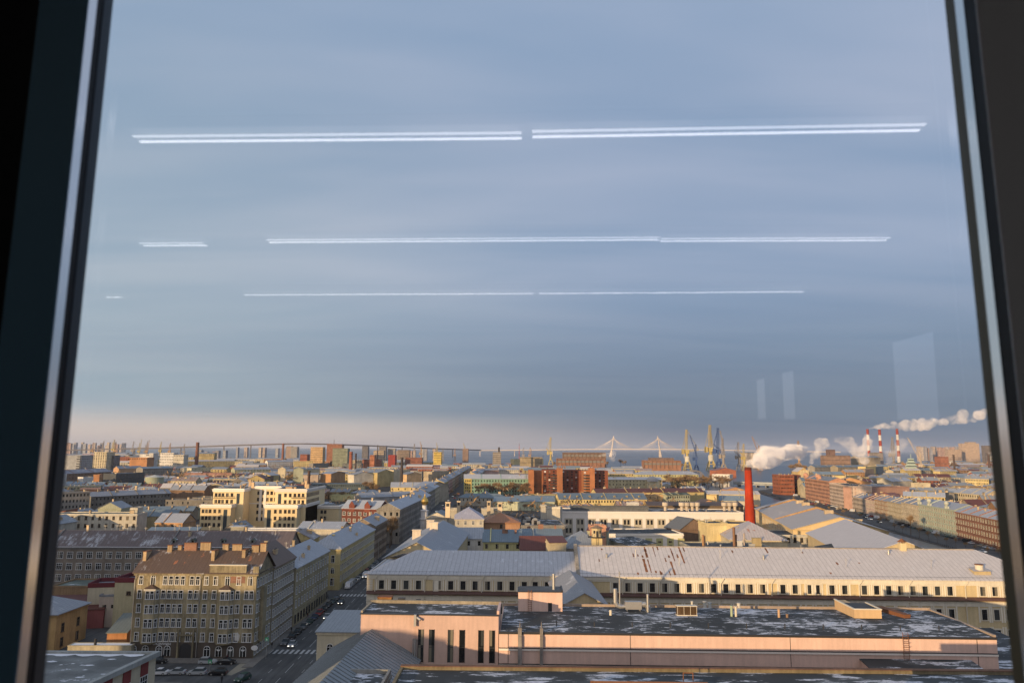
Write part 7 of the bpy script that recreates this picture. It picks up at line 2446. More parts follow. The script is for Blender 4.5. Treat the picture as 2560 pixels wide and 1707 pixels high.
# ------------------------------------------------------------------ viaduct and cable-stayed bridge
VP = [(60, 1127, 4600), (155, 1125.3, 4300), (290, 1121.5, 4050), (400, 1119.5, 3900), (560, 1113.5, 3720), (700, 1109.2, 3650), (760, 1108.6, 3640), (830, 1109.8, 3680), (950, 1114.5, 3850), (1090, 1121, 4150), (1200, 1124.5, 4500)]
DECK = []
for px, py, Y in VP:
    X_, z = zat(px, py, Y)
    DECK.append(Vector((X_, Y, z)))
CONC = stucco((.15, .14, .15), .15)
STEELW = stucco((.62, .55, .50), .1)


def deck_run(name, pts, label, cat, piers=90, m=CONC, w=16, t=4):
    R = root(name, (0, 0, 0), 0, label, cat)
    b = MB()
    for A, B in zip(pts, pts[1:]):
        d = Vector((B.x - A.x, B.y - A.y)).normalized(); n = Vector((-d.y, d.x, 0)) * w / 2
        q = [A - n, A + n, B + n, B - n]
        lo = [v - Vector((0, 0, t)) for v in q]
        b.poly(q); b.poly(list(reversed(lo)))
        for i in range(4):
            j = (i + 1) % 4
            b.poly([lo[i], lo[j], q[j], q[i]])
        rl = [v + Vector((0, 0, 2.2)) for v in (A - n, B - n)]
        b.poly([A - n, B - n, rl[1], rl[0]])
    b.build('deck', [m], R)
    s = 0
    for A, B in zip(pts, pts[1:]):
        L = (B - A).length
        for i in range(int(L / piers)):
            p = A + (B - A) * (i * piers / L)
            b = MB(); b.box(-2.2, -2, -p.z, 2.2, 2, -t); o = b.build('pier', [m], R); o.location = p
    return R


deck_run('viaduct', DECK, 'long arched motorway viaduct rising over the port on the left horizon', 'viaduct', 150)
XB = 5200
BP = []
for px, py in ((1200, 1125.5), (1381, 1123.8), (1480, 1122.6), (1530, 1122.2), (1650, 1122.4), (1710, 1123.0), (1800, 1124.5), (1930, 1127.0), (2100, 1129.5)):
    X_, z = zat(px, py, XB)
    BP.append(Vector((X_, XB, z)))
R = deck_run('cable_bridge', BP, 'cable-stayed bridge with two white leaning pylons over the bay', 'bridge', 240, STEELW, 20, 3)
for (bx, by, tx, ty) in ((1527, 1136, 1534.2, 1089.5), (1652, 1137, 1644, 1089.5)):
    A = Vector((zat(bx, by, XB)[0], XB, 0)); Tt = Vector((zat(tx, ty, XB)[0], XB, zat(tx, ty, XB)[1]))
    b = MB()
    for s in (-1, 1):
        b.tube((A.x, A.y + s * 16, 0), (A.x + (Tt.x - A.x) * .55, A.y, Tt.z * .55), 6.5, 4, 6)
    b.tube((A.x + (Tt.x - A.x) * .5, A.y, Tt.z * .5), tuple(Tt), 5, 3.2, 6)
    b.tube((A.x - 8, A.y, 0), (A.x + (Tt.x - A.x) * .4, A.y, Tt.z * .4), 6, 5, 6)
    b.build('pylon', [STEELW], R)
    b = MB()
    for s in (-1, 1):
        for q in range(1, 12):
            xx = Tt.x + s * (18 + q * 11.8)
            zz = 46
            b.tube((Tt.x + (A.x - Tt.x) * .02 * q, XB - 1, Tt.z - 2 - q * 1.8), (xx, XB - 8, zz), .7, n=3)
    b.build('stay_cables', [STEELW], R)
PROT.append((1440, 1720, 1138, 3000))


# ------------------------------------------------------------------ harbour cranes
CRY, CRB, CRG, CRO = stucco((.50, .40, .16), .2), stucco((.05, .10, .26), .2), stucco((.34, .30, .26), .2), stucco((.45, .28, .14), .2)


def truss(b, A, B, w, m=0, n=7):
    A, B = Vector(A), Vector(B)
    d = (B - A).normalized(); u = d.orthogonal().normalized(); v = d.cross(u)
    w *= .72
    cs = [u + v, u - v, -u - v, -u + v]
    r = w * .10
    for c_ in cs:
        b.tube(A + c_ * w / 2, B + c_ * w / 3, r, n=4, m=m, caps=False)
    for i in range(n):
        p, q = A + (B - A) * (i / n), A + (B - A) * ((i + 1) / n)
        for j in range(4):
            b.tube(p + cs[j] * w / 2.2, q + cs[(j + 1) % 4] * w / 2.2, r * .7, n=3, m=m, caps=False)


def crane(px, ybase, ytop, Y, m, jib, label, group='harbour cranes', white=False, s=1.0):
    """level-luffing portal crane; jib = tip position in photo pixels (x, y)"""
    X_, zt = zat(px, ytop, Y)
    R = root('harbour_crane', (X_, Y, 0), 0, label, 'crane', group)
    h = zt
    zc = h * .42
    b = MB()
    for sx in (-1, 1):
        for sy in (-1, 1):
            b.tube((sx * h * .09, sy * h * .09, 0), (sx * h * .035, sy * h * .035, zc * .55), h * .014, n=4)
    for z in (.15, .35):
        for sx in (-1, 1):
            b.tube((-h * .075, sx * h * .075, zc * z), (h * .075, sx * h * .075, zc * z), h * .008, n=4)
    b.build('portal', [m], R)
    b = MB(); b.lathe(0, 0, [(h * .05, zc * .5), (h * .035, zc * .6), (h * .035, zc)], 10)
    if white:
        b.lathe(0, 0, [(h * .062, zc * .5), (h * .062, zc * .78), (h * .04, zc * .84)], 12, 1)
    b.build('slewing_column', [m, stucco((.6, .58, .5), .1)], R)
    b = MB(); b.box(-h * .05, -h * .04, zc, h * .045, h * .04, zc + h * .09); b.build('machine_house', [m], R)
    b = MB(); truss(b, (-h * .02, 0, zc + h * .1), (0, 0, h), h * .07, 0, 8); b.build('mast', [m], R)
    jx, jz = zat(jib[0], jib[1], Y)
    b = MB(); truss(b, (h * .05, 0, zc + h * .06), (jx - X_, 0, jz), h * .045, 0, 10)
    b.build('jib', [m], R)
    b = MB(); b.tube((0, 0, h), (jx - X_, 0, jz), h * .006, n=3); b.tube((0, 0, h), (-h * .12, 0, zc + h * .1), h * .006, n=3); b.box(-h * .13, -h * .04, zc - h * .02, -h * .07, h * .04, zc + h * .1)
    b.build('counterweight', [m], R)
    USED.append(Vector((X_, Y)))


q3 = lambda x, y: k(3, x, y)
q4 = lambda x, y: k(4, x, y)
q1 = lambda x, y: k(1, x, y)
crane(q3(1530, 0)[0], 0, q3(0, 50)[1], 1950, CRY, q3(1640, 235), 'big yellow crane with white machine house right of the cable bridge', None, True)
crane(q3(1615, 0)[0], 0, q3(0, 185)[1], 1900, CRB, q3(1560, 100), 'small blue and yellow crane beside the big yellow one', None)
crane(q3(1745, 0)[0], 0, q3(0, 8)[1], 1950, CRY, q3(1752, 90), 'tallest crane, slim yellow, jib folded upright', None, True)
crane(q3(1818, 0)[0], 0, q3(0, 35)[1], 1900, CRB, q3(1778, 185), 'dark blue crane with tall mast', None)
crane(q3(1862, 0)[0], 0, q3(0, 130)[1], 1850, CRG, q3(1838, 60), 'grey lattice crane right of the dark blue one', None)
crane(q3(282, 0)[0], 0, q3(0, 120)[1], 2300, CRY, q3(240, 228), 'lone yellow crane left of the cable bridge', None)
crane(q3(2005, 0)[0], 0, q3(0, 165)[1], 2000, CRG, q3(1970, 250), 'grey-brown crane cluster tower left of the bent crane', None)
crane(q3(2055, 0)[0], 0, q3(0, 180)[1], 2000, CRY, q3(2020, 260), 'ochre crane beside the bent crane', None)
crane(q3(2195, 0)[0], 0, q3(0, 200)[1], 2000, CRO, q3(2130, 112), 'bent yellow-orange crane with raised elbow jib', None)
crane(q4(60, 0)[0], 0, q4(0, 215)[1], 2300, CRG, q4(20, 240), 'small grey crane left of the steam', None)
crane(q4(350, 0)[0], 0, q4(0, 152)[1], 2100, CRO, q4(372, 215), 'orange crane sticking out of the steam', None)
crane(q4(1215, 0)[0], 0, q4(0, 120)[1], 2100, CRG, q4(1235, 200), 'grey crane between the striped chimneys', None)
crane(q4(1475, 0)[0], 0, q4(0, 275)[1], 1700, stucco((.6, .5, .38), .2), q4(1355, 122), 'cream floating crane with long boom right of the striped chimneys', None)
for i, (x, yt, jx, jy) in enumerate(((492, 95, 480, 110), (588, 82, 575, 130), (685, 68, 660, 125), (700, 90, 690, 120), (862, 85, 905, 140), (918, 100, 935, 66), (990, 100, 1005, 70), (975, 110, 990, 80), (1115, 88, 1105, 125), (1200, 100, 1190, 120), (1330, 108, 1320, 125))):
    crane(q1(x, 0)[0], 0, q1(0, yt)[1], 3300, [CRO, CRG, CRY][i % 3], q1(jx, jy), 'distant port crane on the left horizon, %s from the left' % (['first'] + ords[1:])[i], 'port cranes on the left horizon')
for i, (x, yt, jx, jy) in enumerate(((1236, 105, 1240, 140), (1300, 115, 1288, 85), (1445, 125, 1438, 92), (1500, 150, 1490, 165), (1610, 150, 1600, 170), (1700, 130, 1685, 100), (2240, 140, 2225, 160), (2300, 140, 2310, 160))):
    crane(*(k(2, x, 0)[0], 0, k(2, 0, yt)[1], 3000), [CRG, CRO, CRY][i % 3], k(2, jx, jy), 'distant shore crane in the centre, %s from the left' % (['first'] + ords[1:])[i], 'shore cranes in the centre')

# ------------------------------------------------------------------ ships and boats
def ship(px, py, Y, L, h, label, hull, sup, rz=0.0, stripe=None, name='ship'):
    X_, _ = zat(px, py, Y)
    R = root(name, (X_, Y, 0), rz, label, 'ship')
    b = MB(); H = h * .3
    P = [(-L / 2, -L * .06), (L * .35, -L * .07), (L / 2, 0), (L * .35, L * .07), (-L / 2, L * .06)]
    b.prism(P, 0, H, 0, top=1); b.build('hull', [hull, sup], R)
    if stripe:
        b = MB(); b.prism([(x * 1.005, y * 1.02) for x, y in P], H * .6, H * 1.12, 0); b.build('stripe', [stripe], R)
    z = H * 1.13
    for i, f in enumerate((.42, .36, .28, .2)):
        b = MB(); b.box(-L * f, -L * .05, z, L * f * .8, L * .05, z + h * .14)
        b.box(-L * f, -L * .052, z + h * .05, L * f * .8, -L * .05, z + h * .09, 1)
        b.build('deckhouse', [sup, GLASSB], R); z += h * .14
    b = MB(); b.tube((0, 0, z), (0, 0, z + h * .2), .6, n=5); b.build('mast', [sup], R)
    USED.append(Vector((X_, Y)))


WSH, GSH, RSH = stucco((.62, .62, .60), .1), stucco((.42, .52, .46), .1), stucco((.45, .03, .03), .1)
pxs, pys = k(4, 1392, 390)
ship(pxs, pys, 1500, 34 * 1500 / 1850 * 1.15, 44, 'white and green icebreaker with a red stripe at the shipyard', WSH, GSH, 0, RSH)
ship(k(3, 865, 0)[0], 0, 1640, 22, 16, 'dark ship bow in the river left of the bay', stucco((.03, .04, .05)), stucco((.1, .1, .1)))
ship(k(4, 20, 0)[0], 0, 1350, 24, 10, 'dark tug on the river beside the steam', stucco((.02, .03, .04)), stucco((.3, .3, .3)))
ship(k(4, 440, 0)[0], 0, 2300, 60, 30, 'white ship behind the steam', WSH, WSH)
# footbridge / bridge over the river by the quay
A, B = kat(3, 2110, 575), kat(4, 185, 585)
R = root('river_bridge', (A.x, A.y, 0), math.atan2((B - A).y, (B - A).x), 'low white steel bridge over the river behind the red chimney', 'bridge')
L = (B - A).length
b = MB(); b.box(-90, 0, 5, L, 12, 6.2); b.box(-90, -.2, 6.2, L, 0, 7.4); b.build('deck', [stucco((.45, .48, .48), .1)], R)
for i in range(int((L + 90) / 14)):
    b = MB(); b.box(-.8, 0, 0, .8, 12, 5); o = b.build('pier', [stucco((.3, .3, .3))], R); o.location = (-88 + i * 14, 0, 0)
b = MB(); b.box(-90, .3, 2.5, L, .5, 4.8); b.build('truss', [stucco((.4, .43, .43))], R)
# arch-framed shed near the river
p0 = zat(*k(3, 1625, 440), 1250)
R = root('arch_frame', (p0[0], 1250, 0), 0, 'steel frame of round arches by the river', 'arch frame')
ra = 65 / 3.675 * 1250 / 1850
b = MB()
for yy in (0, 10, 20):
    for i in range(12):
        a1, a2 = math.pi * i / 12, math.pi * (i + 1) / 12
        b.tube((ra * math.cos(a1), yy, 8 + ra * math.sin(a1)), (ra * math.cos(a2), yy, 8 + ra * math.sin(a2)), .5, n=4)
        if i % 2 == 0:
            b.tube((ra * math.cos(a1), yy, 8 + ra * math.sin(a1)), (ra * math.cos(a1), yy, 0), .25, n=3)
b.build('arches', [CRG], R)

# ------------------------------------------------------------------ trees in clumps
def clump(c, x0, x1, y0, y1, z, n, h0, h1, label, group, big=1.0):
    for i in range(n):
        x = x0 + (x1 - x0) * (i + r_.random()) / n
        y = r_.uniform(y0, y1)
        p = kat(c, x, y, z)
        tree(p.x, p.y, r_.uniform(h0, h1), label, group, None, big)


clump(2, 1800, 2300, 596, 612, 0, 17, 13, 22, 'bare tree in front of the green house', 'bare trees by the green house', 1.2)
clump(3, 100, 420, 640, 670, 0, 16, 15, 27, 'bare tree in front of the brick complex', 'bare trees by the brick complex', 1.1)
clump(3, 430, 760, 600, 625, 0, 10, 12, 18, 'bare tree at the right foot of the brick complex', 'bare trees right of the brick complex', 1.2)
clump(3, 1320, 1920, 560, 600, 0, 44, 13, 22, 'bare tree in the park right of the palace', 'bare trees in the park', 1.3)
clump(3, 1330, 1560, 470, 540, 0, 14, 12, 20, 'tall bare tree behind the park', 'tall bare trees behind the park', 1.1)
clump(3, 300, 820, 375, 410, 0, 26, 13, 22, 'bare tree before the shipyard halls', 'bare trees before the shipyard halls', 1.3)
clump(3, 920, 990, 400, 410, 0, 3, 24, 34, 'tall bare tree at the river edge', 'tall bare trees at the river edge', .9)
clump(3, 1150, 1540, 410, 430, 0, 22, 14, 22, 'bare tree along the river bank', 'bare trees along the river bank', 1.3)
clump(4, 270, 420, 430, 455, 0, 10, 18, 28, 'bare tree beside the temple-fronted hall', 'bare trees by the temple hall', 1.1)
clump(4, 1780, 2170, 415, 440, 0, 30, 16, 26, 'bare tree in the wood on the right', 'bare trees of the right wood', 1.4)
clump(1, 1180, 1420, 340, 360, 0, 14, 10, 16, 'bare tree left of the cream columned house', 'bare trees by the columned house', 1.3)
clump(1, 680, 1020, 235, 262, 0, 16, 14, 22, 'bare tree below the far left offices', 'bare trees below the far offices', 1.3)
clump(1, 1640, 1930, 285, 300, 0, 12, 10, 16, 'bare tree by the butter-yellow factory', 'bare trees by the yellow factory', 1.2)
clump(2, 775, 900, 545, 580, 0, 8, 12, 19, 'reddish bare tree right of the hotel', 'reddish bare trees near the hotel', 1.1)
clump(2, 380, 640, 610, 640, 0, 8, 8, 12, 'bare bush-like tree behind the hotel', 'low bare trees behind the hotel', 1.3)
clump(2, 60, 140, 470, 480, 0, 4, 14, 18, 'bare tree below the green-grey firewall', 'bare trees below the firewalls', 1.1)
clump(2, 1560, 1760, 600, 640, 0, 7, 7, 11, 'small bare tree by the street crossing', 'small bare trees by the crossing', 1.2)
clump(2, 2240, 2320, 735, 745, 0, 3, 9, 12, 'dark bare tree before the low cream wall', 'bare trees before the cream wall', 1.0)
for i in range(16):
    x, y = r_.uniform(-79, -66.5), r_.uniform(409, 438)
    tree(x, y, r_.uniform(13, 20), 'dark bare tree in the gap between the street houses', 'bare trees in the street gap', None, .9)

# ------------------------------------------------------------------ houses filling the blocks between
def inpoly(p, P):
    c = False
    for i in range(len(P)):
        a, b_ = P[i], P[i - 1]
        if (a[1] > p[1]) != (b_[1] > p[1]) and p[0] < (b_[0] - a[0]) * (p[1] - a[1]) / (b_[1] - a[1]) + a[0]:
            c = not c
    return c


WATER = [[(180, 200), (262, 200), (278, 400), (296, 560), (334, 860), (352, 1010), (590, 1330), (520, 1431), (270, 1559), (240, 1010), (218, 860), (192, 560)],
         [(-9000, 6200), (-1500, 3300), (-350, 2500), (60, 1750), (300, 1500), (520, 1400), (780, 1560), (920, 2250), (1720, 2850), (3200, 4200), (9000, 5200), (29000, 9000), (29000, 29500), (-29000, 29500)]]


def clear(x, y, rad_, prot=True, h=17, L=30):
    if (-24 < x < 200 and 245 < y < 470) or (-60 < x < 25 and 245 < y < 660):
        return False
    if -80 + (-.012) * (y - 560) < x < -44 and y < 1500:
        return False
    if any(inpoly((x + dx, y + dy), P) for P in WATER for dx in (-rad_ * .8, 0, rad_ * .8) for dy in (0, rad_)):
        return False
    for u in USED:
        if abs(u.x - x) < rad_ and abs(u.y - y) < rad_ * .75:
            return False
    if prot:
        px, py = project(x, y, h)
        w = L / y * FPX / 2
        for a, c_, vb, Y in PROT:
            if y < Y and a - w < px < c_ + w and py < vb:
                return False
    return True


wallc = [(C_YEL, 'yellow'), (C_CREAM, 'cream'), (C_GREY, 'grey'), (C_PALE, 'pale'), (C_ORNG, 'orange'), (C_BEIGE, 'beige'), (C_BROWN, 'brown'), (C_OCHRE, 'ochre'), (C_RED, 'brick-red'), (C_LGREEN, 'grey-green'), (C_PINK, 'pink'), (C_WHITE, 'white')]
roofc = [(metalroof((.30, .335, .38), .08, .3, 1.2), 'frosted'), (R_GREY, 'grey'), (R_BLUE, 'blue-grey'), (R_PALE, 'pale'), (R_FROST, 'frosted'), (R_RUST, 'rusty'), (R_DKRED, 'dark red')]
wallc = [(tuple(v * .8 for v in q[0]), q[1]) for q in wallc]
kinds = [('gable', 'gabled'), ('gable', 'gabled'), ('hip', 'hipped'), ('flat', 'flat'), ('gabley', 'end-on')]
LM = [(150, 'near the left window edge'), (330, 'below the left port cranes'), (420, 'around the green gas tank'), (520, 'below the tall brown chimney'), (640, 'above the hotel'), (770, 'below the viaduct crown'), (880, 'around the red brick chimney'),
      (1010, 'around the golden firewall'), (1120, 'beside the street canyon'), (1250, 'behind the green house'), (1370, 'around the lone yellow crane'), (1480, 'around the brick complex'), (1600, 'below the bridge pylons'), (1740, 'below the big cranes'), (1870, 'around the red chimney'),
      (2000, 'around the temple hall'), (2110, 'behind the beige embankment house'), (2200, 'below the striped chimneys'), (2290, 'below the icebreaker'), (2400, 'below the apartment crescent'), (2500, 'near the right window edge')]
BD = [(380, 'nearest roofs'), (480, 'second row of roofs'), (600, 'third row of roofs'), (760, 'middle roofs'), (950, 'upper middle roofs'), (1200, 'far roofs'), (1500, 'hazier roofs'), (1900, 'close under the horizon'), (9999, 'right at the horizon')]
r_ = random.Random(77)
cand = []
Y = 315.0
while Y < 1750:
    step = 23 + Y * .018
    half = Y * .70
    x = -half + r_.uniform(0, 20)
    while x < half:
        L = r_.uniform(16, 40) * (1 + Y / 4000)
        cand.append((x + L / 2, Y + r_.uniform(-5, 5), L))
        x += L + r_.choice((1, 2, 8, 14))
    Y += step
fills, rest = [], []
for x, y, L in cand:
    kd = r_.choice(kinds); h = r_.uniform(13.5, 19.5) if y < 800 else r_.uniform(12, 21); D = r_.uniform(11, 15) if kd[0] != 'gabley' else r_.uniform(16, 28)
    if kd[0] == 'gabley':
        L *= .55
    top = h + (3 if kd[0] != 'flat' else 0)
    if not clear(x, y, L / 2 + 3, True, top, L):
        top = 9.5; h = r_.uniform(6, 8)
        if not clear(x, y, L / 2 + 3, True, top, L):
            continue
    fills.append((x, y, L, D, h, kd))
    USED.append(Vector((x, y)))
    USED.append(Vector((x - L * .35, y))); USED.append(Vector((x + L * .35, y)))
seen = {}
NF = 0
for i, (x, y, L, D, h, kd) in enumerate(fills):
    wc = r_.choice(wallc[:6]) if y < 620 else r_.choice(wallc[:9] + wallc[:4])
    rc = r_.choice(roofc)
    if y < 680 and x < -110:
        wc = r_.choice([wallc[2], wallc[5], wallc[3]]); rc = r_.choice(roofc[:3]); h = min(h, 13)
    if NF < 290:
        px = project(x, y, h)[0]
        lm = min(LM, key=lambda q: abs(q[0] - px))[1]
        bd = [q[1] for q in BD if y < q[0]][0]
        for tries in range(60):
            lab = '%s house, %s %s roof, %s %s' % (wc[1], rc[1], kd[1], bd, lm)
            if lab not in seen:
                break
            wc, rc = (r_.choice(wallc), r_.choice(roofc)) if y > 680 else (r_.choice(wallc[:6]), r_.choice(roofc[:5]))
        seen[lab] = 1
        rows = 0 if (r_.random() < .28) else (3 if h > 12 else 1)
        fl = [fac(max(2, int(L / 3.6)), rows, h)] if rows else []
        rise = 3 + r_.random() * 1.5 if kd[0] != 'flat' else 0
        R, ro, LL = house('city_house', lab, (x - L / 2, y), (x + L / 2, y), D, h, stucco(wc[0]), rc[0] if kd[0] != 'flat' else r_.choice((R_SNOWY, R_DARK, R_GREEN)), kd[0], rise, .4, group='houses of the city blocks', flat=fl, cornice=False, chims=r_.choice((3, 4, 5)) if y < 620 else (r_.choice((2, 3)) if y < 1000 else 0), vents=2 if y < 600 else 0)
        if r_.random() < .7 and y < 1400:     # courtyard wing at the back
            b = MB(); w_ = r_.uniform(8, 12); x0 = r_.choice((0.1, LL - w_ - .1)); dd = r_.uniform(12, 24)
            if kd[0] != 'gabley':
                b.box(x0, D, 0, x0 + w_, D + dd, h - .8, 0, bottom=False)
                b.poly([(x0, D, h - .7), (x0 + w_, D, h + 1.6), (x0 + w_, D + dd, h + 1.6), (x0, D + dd, h - .7)], 1)
                b.poly([(x0, D + dd, h - .8), (x0 + w_, D + dd, h - .8), (x0 + w_, D + dd, h + 1.6)], 0); b.poly([(x0, D, h - .8), (x0 + w_, D, h - .8), (x0 + w_, D, h + 1.6)], 0); b.poly([(x0 + w_, D, h - .8), (x0 + w_, D + dd, h - .8), (x0 + w_, D + dd, h + 1.6), (x0 + w_, D, h + 1.6)], 0)
                b.build('rear_wing', [stucco(r_.choice(wallc)[0]), rc[0]], R)
        R.rotation_euler = (0, 0, r_.choice((0, 0, .05, -.06, .12, -.14)))
        NF += 1
    else:
        rest.append((x, y, L, D, h, kd, wc, rc))
print('fills', len(fills), 'rest', len(rest))
# what is left of the city towards the horizon: uncountable small roofs
b = MB()
mats = [stucco(w[0]) for w in wallc] + [q[0] for q in roofc] + [GLASS]


def mini(x, y, L, D, h, kd, wi, ri):
    b.T = Matrix.Translation((x, y, 0)) @ Matrix.Rotation(r_.choice((0, .05, -.08, .2)), 4, 'Z')
    A = [(-L / 2, 0), (L / 2, 0), (L / 2, D), (-L / 2, D)]
    for i in range(4):
        b.poly([(*A[i], 0), (*A[(i + 1) % 4], 0), (*A[(i + 1) % 4], h), (*A[i], h)], wi)
    if kd == 'flat':
        b.poly([(*p, h) for p in A], 12 + ri)
    else:
        b.poly([(-L / 2, 0, h), (L / 2, 0, h), (L / 2, D / 2, h + 3.5), (-L / 2, D / 2, h + 3.5)], 12 + ri)
        b.poly([(L / 2, D, h), (-L / 2, D, h), (-L / 2, D / 2, h + 3.5), (L / 2, D / 2, h + 3.5)], 12 + ri)
        b.poly([(L / 2, 0, h), (L / 2, D, h), (L / 2, D / 2, h + 3.5)], wi)
        b.poly([(-L / 2, 0, h), (-L / 2, D, h), (-L / 2, D / 2, h + 3.5)], wi)
    if h > 9:
        n = int(L / 5)
        for z in (h - 3, h - 6.5):
            for i in range(n):
                xx = -L / 2 + L * (i + .5) / n
                b.poly([(xx - .8, -.08, z), (xx + .8, -.08, z), (xx + .8, -.08, z + 1.9), (xx - .8, -.08, z + 1.9)], 19)
    b.T = ID


for x, y, L, D, h, kd, wc, rc in rest:
    mini(x, y, L, D, h, kd[0], [w[0] for w in wallc].index(wc[0]), [q[1] for q in roofc].index(rc[1]))
Y = 1750.0
while Y < 5200:
    half = Y * .70
    x = -half
    while x < half:
        L = r_.uniform(16, 60) * (1 + Y / 5000)
        if r_.random() < .78 and clear(x + L / 2, Y, L / 2, Y < 2500, 15, L):
            mini(x + L / 2, Y + r_.uniform(-15, 15), L, r_.uniform(16, 40), r_.choice((6, 8, 10, 13, 16, 20)) * (1 if r_.random() < .93 else 1.8), r_.choice(('flat', 'gable', 'gable')), r_.randrange(12), r_.randrange(5))
        x += L + r_.uniform(2, 40)
    Y += 45 + Y * .02
o = b.build('distant_rooftops', mats)
tag(o, 'mass of small hazy roofs towards the horizon', 'rooftops', kind='stuff')
# far woods and tree haze in the city
b = MB()
for i in range(13000):
    y = r_.uniform(520, 3600) if i % 3 else r_.uniform(1000, 2600)
    x = r_.uniform(-.7, .7) * y
    if any(inpoly((x, y), P) for P in WATER) or math.sin(x * .011 + 1) + math.sin(y * .013 + x * .004) < .25:
        continue
    if -84 < x < -46 and y < 1500:
        continue
    h = r_.uniform(8, 17); w = h * .35
    for j in range(5):
        cx, cy, cz = x + r_.uniform(-w, w), y + r_.uniform(-w, w), h * r_.uniform(.35, .9)
        s = h * .2
        d1 = Vector((r_.uniform(-1, 1), r_.uniform(-1, 1), r_.uniform(-.2, 1))).normalized() * s
        d2 = Vector((r_.uniform(-1, 1), r_.uniform(-1, 1), r_.uniform(-.2, 1))).normalized() * s * .25
        c0 = Vector((cx, cy, cz))
        b.poly([c0 - d2, c0 + d2, c0 + d1]); b.poly([c0 - d2, c0 + d2, c0 - d1])
o = b.build('far_woods', [TWIG])
tag(o, 'brown winter tree tops between the far houses', 'woods', kind='stuff')

# ------------------------------------------------------------------ steam and smoke
def smoke_mat(name, dens, scale, col=(.9, .88, .9)):
    m, g, out = new_mat(name)
    tc = g.n('ShaderNodeTexCoord')
    n = g.noise(tc.outputs['Object'], scale, 4, 0.62, .4)
    d = g.m('MULTIPLY', g.ramp(n, 0.36, 0.76), dens)
    v = g.n('ShaderNodeVolumePrincipled')
    v.inputs['Color'].default_value = (*col, 1)
    v.inputs['Anisotropy'].default_value = -0.35
    g.nt.links.new(d, v.inputs['Density'])
    g.nt.links.new(v.outputs[0], out.inputs['Volume'])
    return m


def plume(pts, label, dens, scale, n=40, seed=1, voxel=None, name='smoke'):
    """pts: (px, py, distance, radius in photo pixels) along the plume"""
    import bmesh
    rr = random.Random(seed)
    bm = bmesh.new()
    W_ = [(Vector((zat(px, py, Y)[0], Y, zat(px, py, Y)[1])), r * 1.12 * Y / FPX) for px, py, Y, r in pts]
    c0 = W_[0][0]
    for (A, ra), (B, rb) in zip(W_, W_[1:]):
        m_ = max(2, int((B - A).length / ((ra + rb) * .35)))
        for i in range(m_):
            t = i / m_
            r0 = ra + (rb - ra) * t
            for q in range(2):
                p = A + (B - A) * t + Vector((rr.uniform(-1, 1), rr.uniform(-1, 1), rr.uniform(-1, 1))) * r0 * .55 - c0
                s = r0 * rr.uniform(.55, .95)
                bmesh.ops.create_icosphere(bm, subdivisions=2, radius=s, matrix=Matrix.Translation(p) @ Matrix.Diagonal((1, 1, rr.uniform(.75, 1.0), 1)))
    me = bpy.data.meshes.new('smoke')
    bm.to_mesh(me); bm.free()
    o = link(name, me, None, c0)
    rm = o.modifiers.new('join', 'REMESH')
    rm.mode = 'VOXEL'
    rm.voxel_size = voxel or max(.5, min(r for _, r in W_) * .35)
    me.materials.append(smoke_mat('steam', dens, scale))
    return tag(o, label, 'smoke', kind='stuff')


def P4(x, y):
    return k(4, x, y)


def P3(x, y):
    return k(3, x, y)


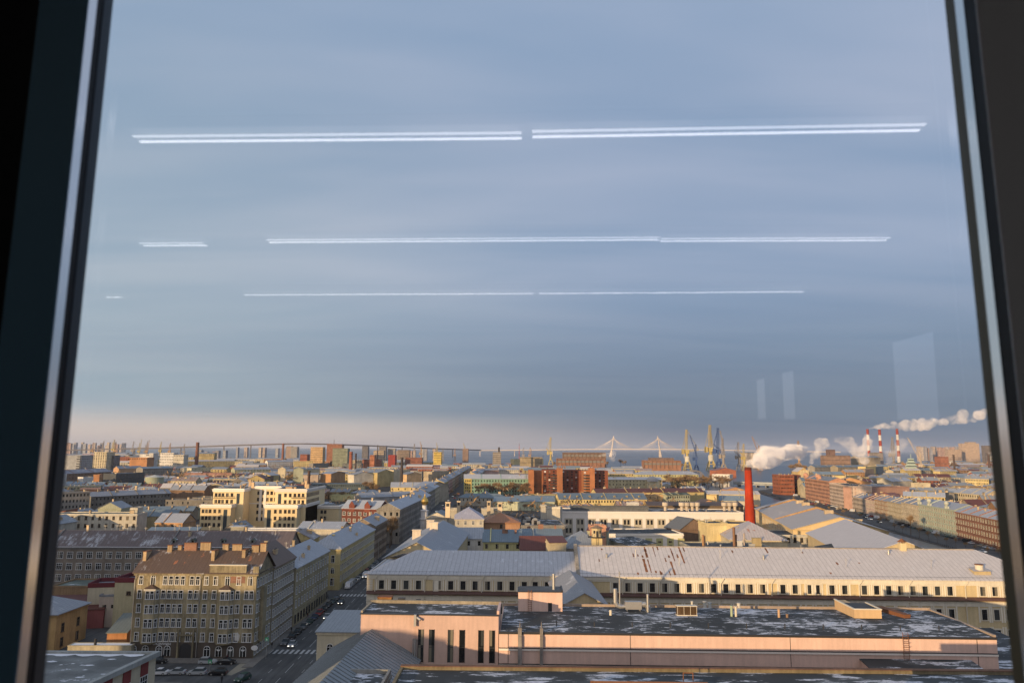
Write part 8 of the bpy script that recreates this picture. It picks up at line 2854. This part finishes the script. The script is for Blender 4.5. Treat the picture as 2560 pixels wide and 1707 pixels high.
SMOKES = [
    ([(*P3(2078, 388), RCY, 3.5), (*P3(2110, 378), RCY + 4, 9), (*P3(2160, 365), RCY + 12, 14), (*P3(2210, 345), RCY + 22, 19), (*P3(2300, 305), RCY + 50, 22), (*P4(30, 310), RCY + 80, 23), (*P4(130, 280), RCY + 120, 18), (*P4(220, 270), RCY + 160, 14), (*P4(330, 250), RCY + 200, 17), (*P4(395, 240), RCY + 240, 8)], 'white steam trailing right from the red chimney', .28, .11, 1),
    ([(*P4(215, 300), 700, 10), (*P4(300, 265), 760, 14), (*P4(370, 270), 820, 12)], 'second puff of the steam right of the red chimney', .12, .06, 2),
    ([(*P4(480, 340), 1500, 8), (*P4(520, 290), 1500, 10), (*P4(545, 220), 1500, 12), (*P4(580, 170), 1500, 11), (*P4(640, 190), 1500, 6)], 'column of steam left of the shipyard building', .11, .03, 3),
    ([(*P4(700, 150), 1900, 8), (*P4(780, 160), 1900, 12), (*P4(850, 200), 1900, 14), (*P4(900, 250), 1900, 14), (*P4(950, 300), 1900, 14)], 'drifting steam across the shipyard', .05, .022, 4),
    ([(*P4(925, 330), 1850, 12), (*P4(950, 240), 1850, 14), (*P4(985, 150), 1850, 12), (*P4(985, 95), 1850, 6)], 'column of steam before the left striped chimney', .09, .025, 5),
    ([(*P4(1180, 330), 1800, 16), (*P4(1250, 260), 1800, 16), (*P4(1310, 180), 1800, 13), (*P4(1345, 110), 1800, 9)], 'thin column of steam before the right striped chimney', .035, .022, 6),
    ([(*P4(998, 42), 2580, 2), (*P4(1100, 25), 2550, 6), (*P4(1250, 12), 2500, 9), (*P4(1400, 20), 2480, 13), (*P4(1560, -12), 2450, 11), (*P4(1700, -25), 2400, 9), (*P4(1850, -60), 2350, 14), (*P4(1960, -80), 2300, 14), (*P4(2080, -130), 2250, 16)], 'long white plume blown right from the striped chimneys', .05, .02, 7),
    ([(*P3(720, 290), 1700, 3), (*P3(790, 280), 1680, 6), (*P3(840, 290), 1660, 9), (*P3(860, 320), 1650, 8)], 'small puff of steam beside the left bridge pylon', .04, .05, 8),
    ([(*P4(2030, 300), 1500, 3), (*P4(2080, 280), 1500, 6), (*P4(2130, 255), 1500, 9)], 'puff of steam near the right window edge', .04, .05, 9),
    ([(*k(7, 375, 130), 330, 5), (*k(7, 410, 115), 330, 7), (*k(7, 430, 105), 330, 5)], 'small puff of steam over the machinery roof', .10, .35, 10),
    ([(*k(8, 190, 30), 420, 6), (*k(8, 240, 15), 420, 9), (*k(8, 260, 40), 420, 6)], 'faint steam over the canal works roof', .05, .25, 11),
]
for pts, lab, dens, sc_, sd in SMOKES:
    plume(pts, lab, dens, sc_, seed=sd)

# ------------------------------------------------------------------ the air itself
HZ = True
if HZ:
    b = MB(); b.box(-30500, -1800, -1.2, 30500, 30500, 185)
    m, g, out = new_mat('air')
    v = g.n('ShaderNodeVolumePrincipled')
    v.inputs['Color'].default_value = (.86, .88, .95, 1)
    v.inputs['Density'].default_value = 3.6e-5
    v.inputs['Anisotropy'].default_value = 0.2
    g.nt.links.new(v.outputs[0], out.inputs['Volume'])
    o = b.build('haze', [m]); tag(o, None, None, kind='stuff')
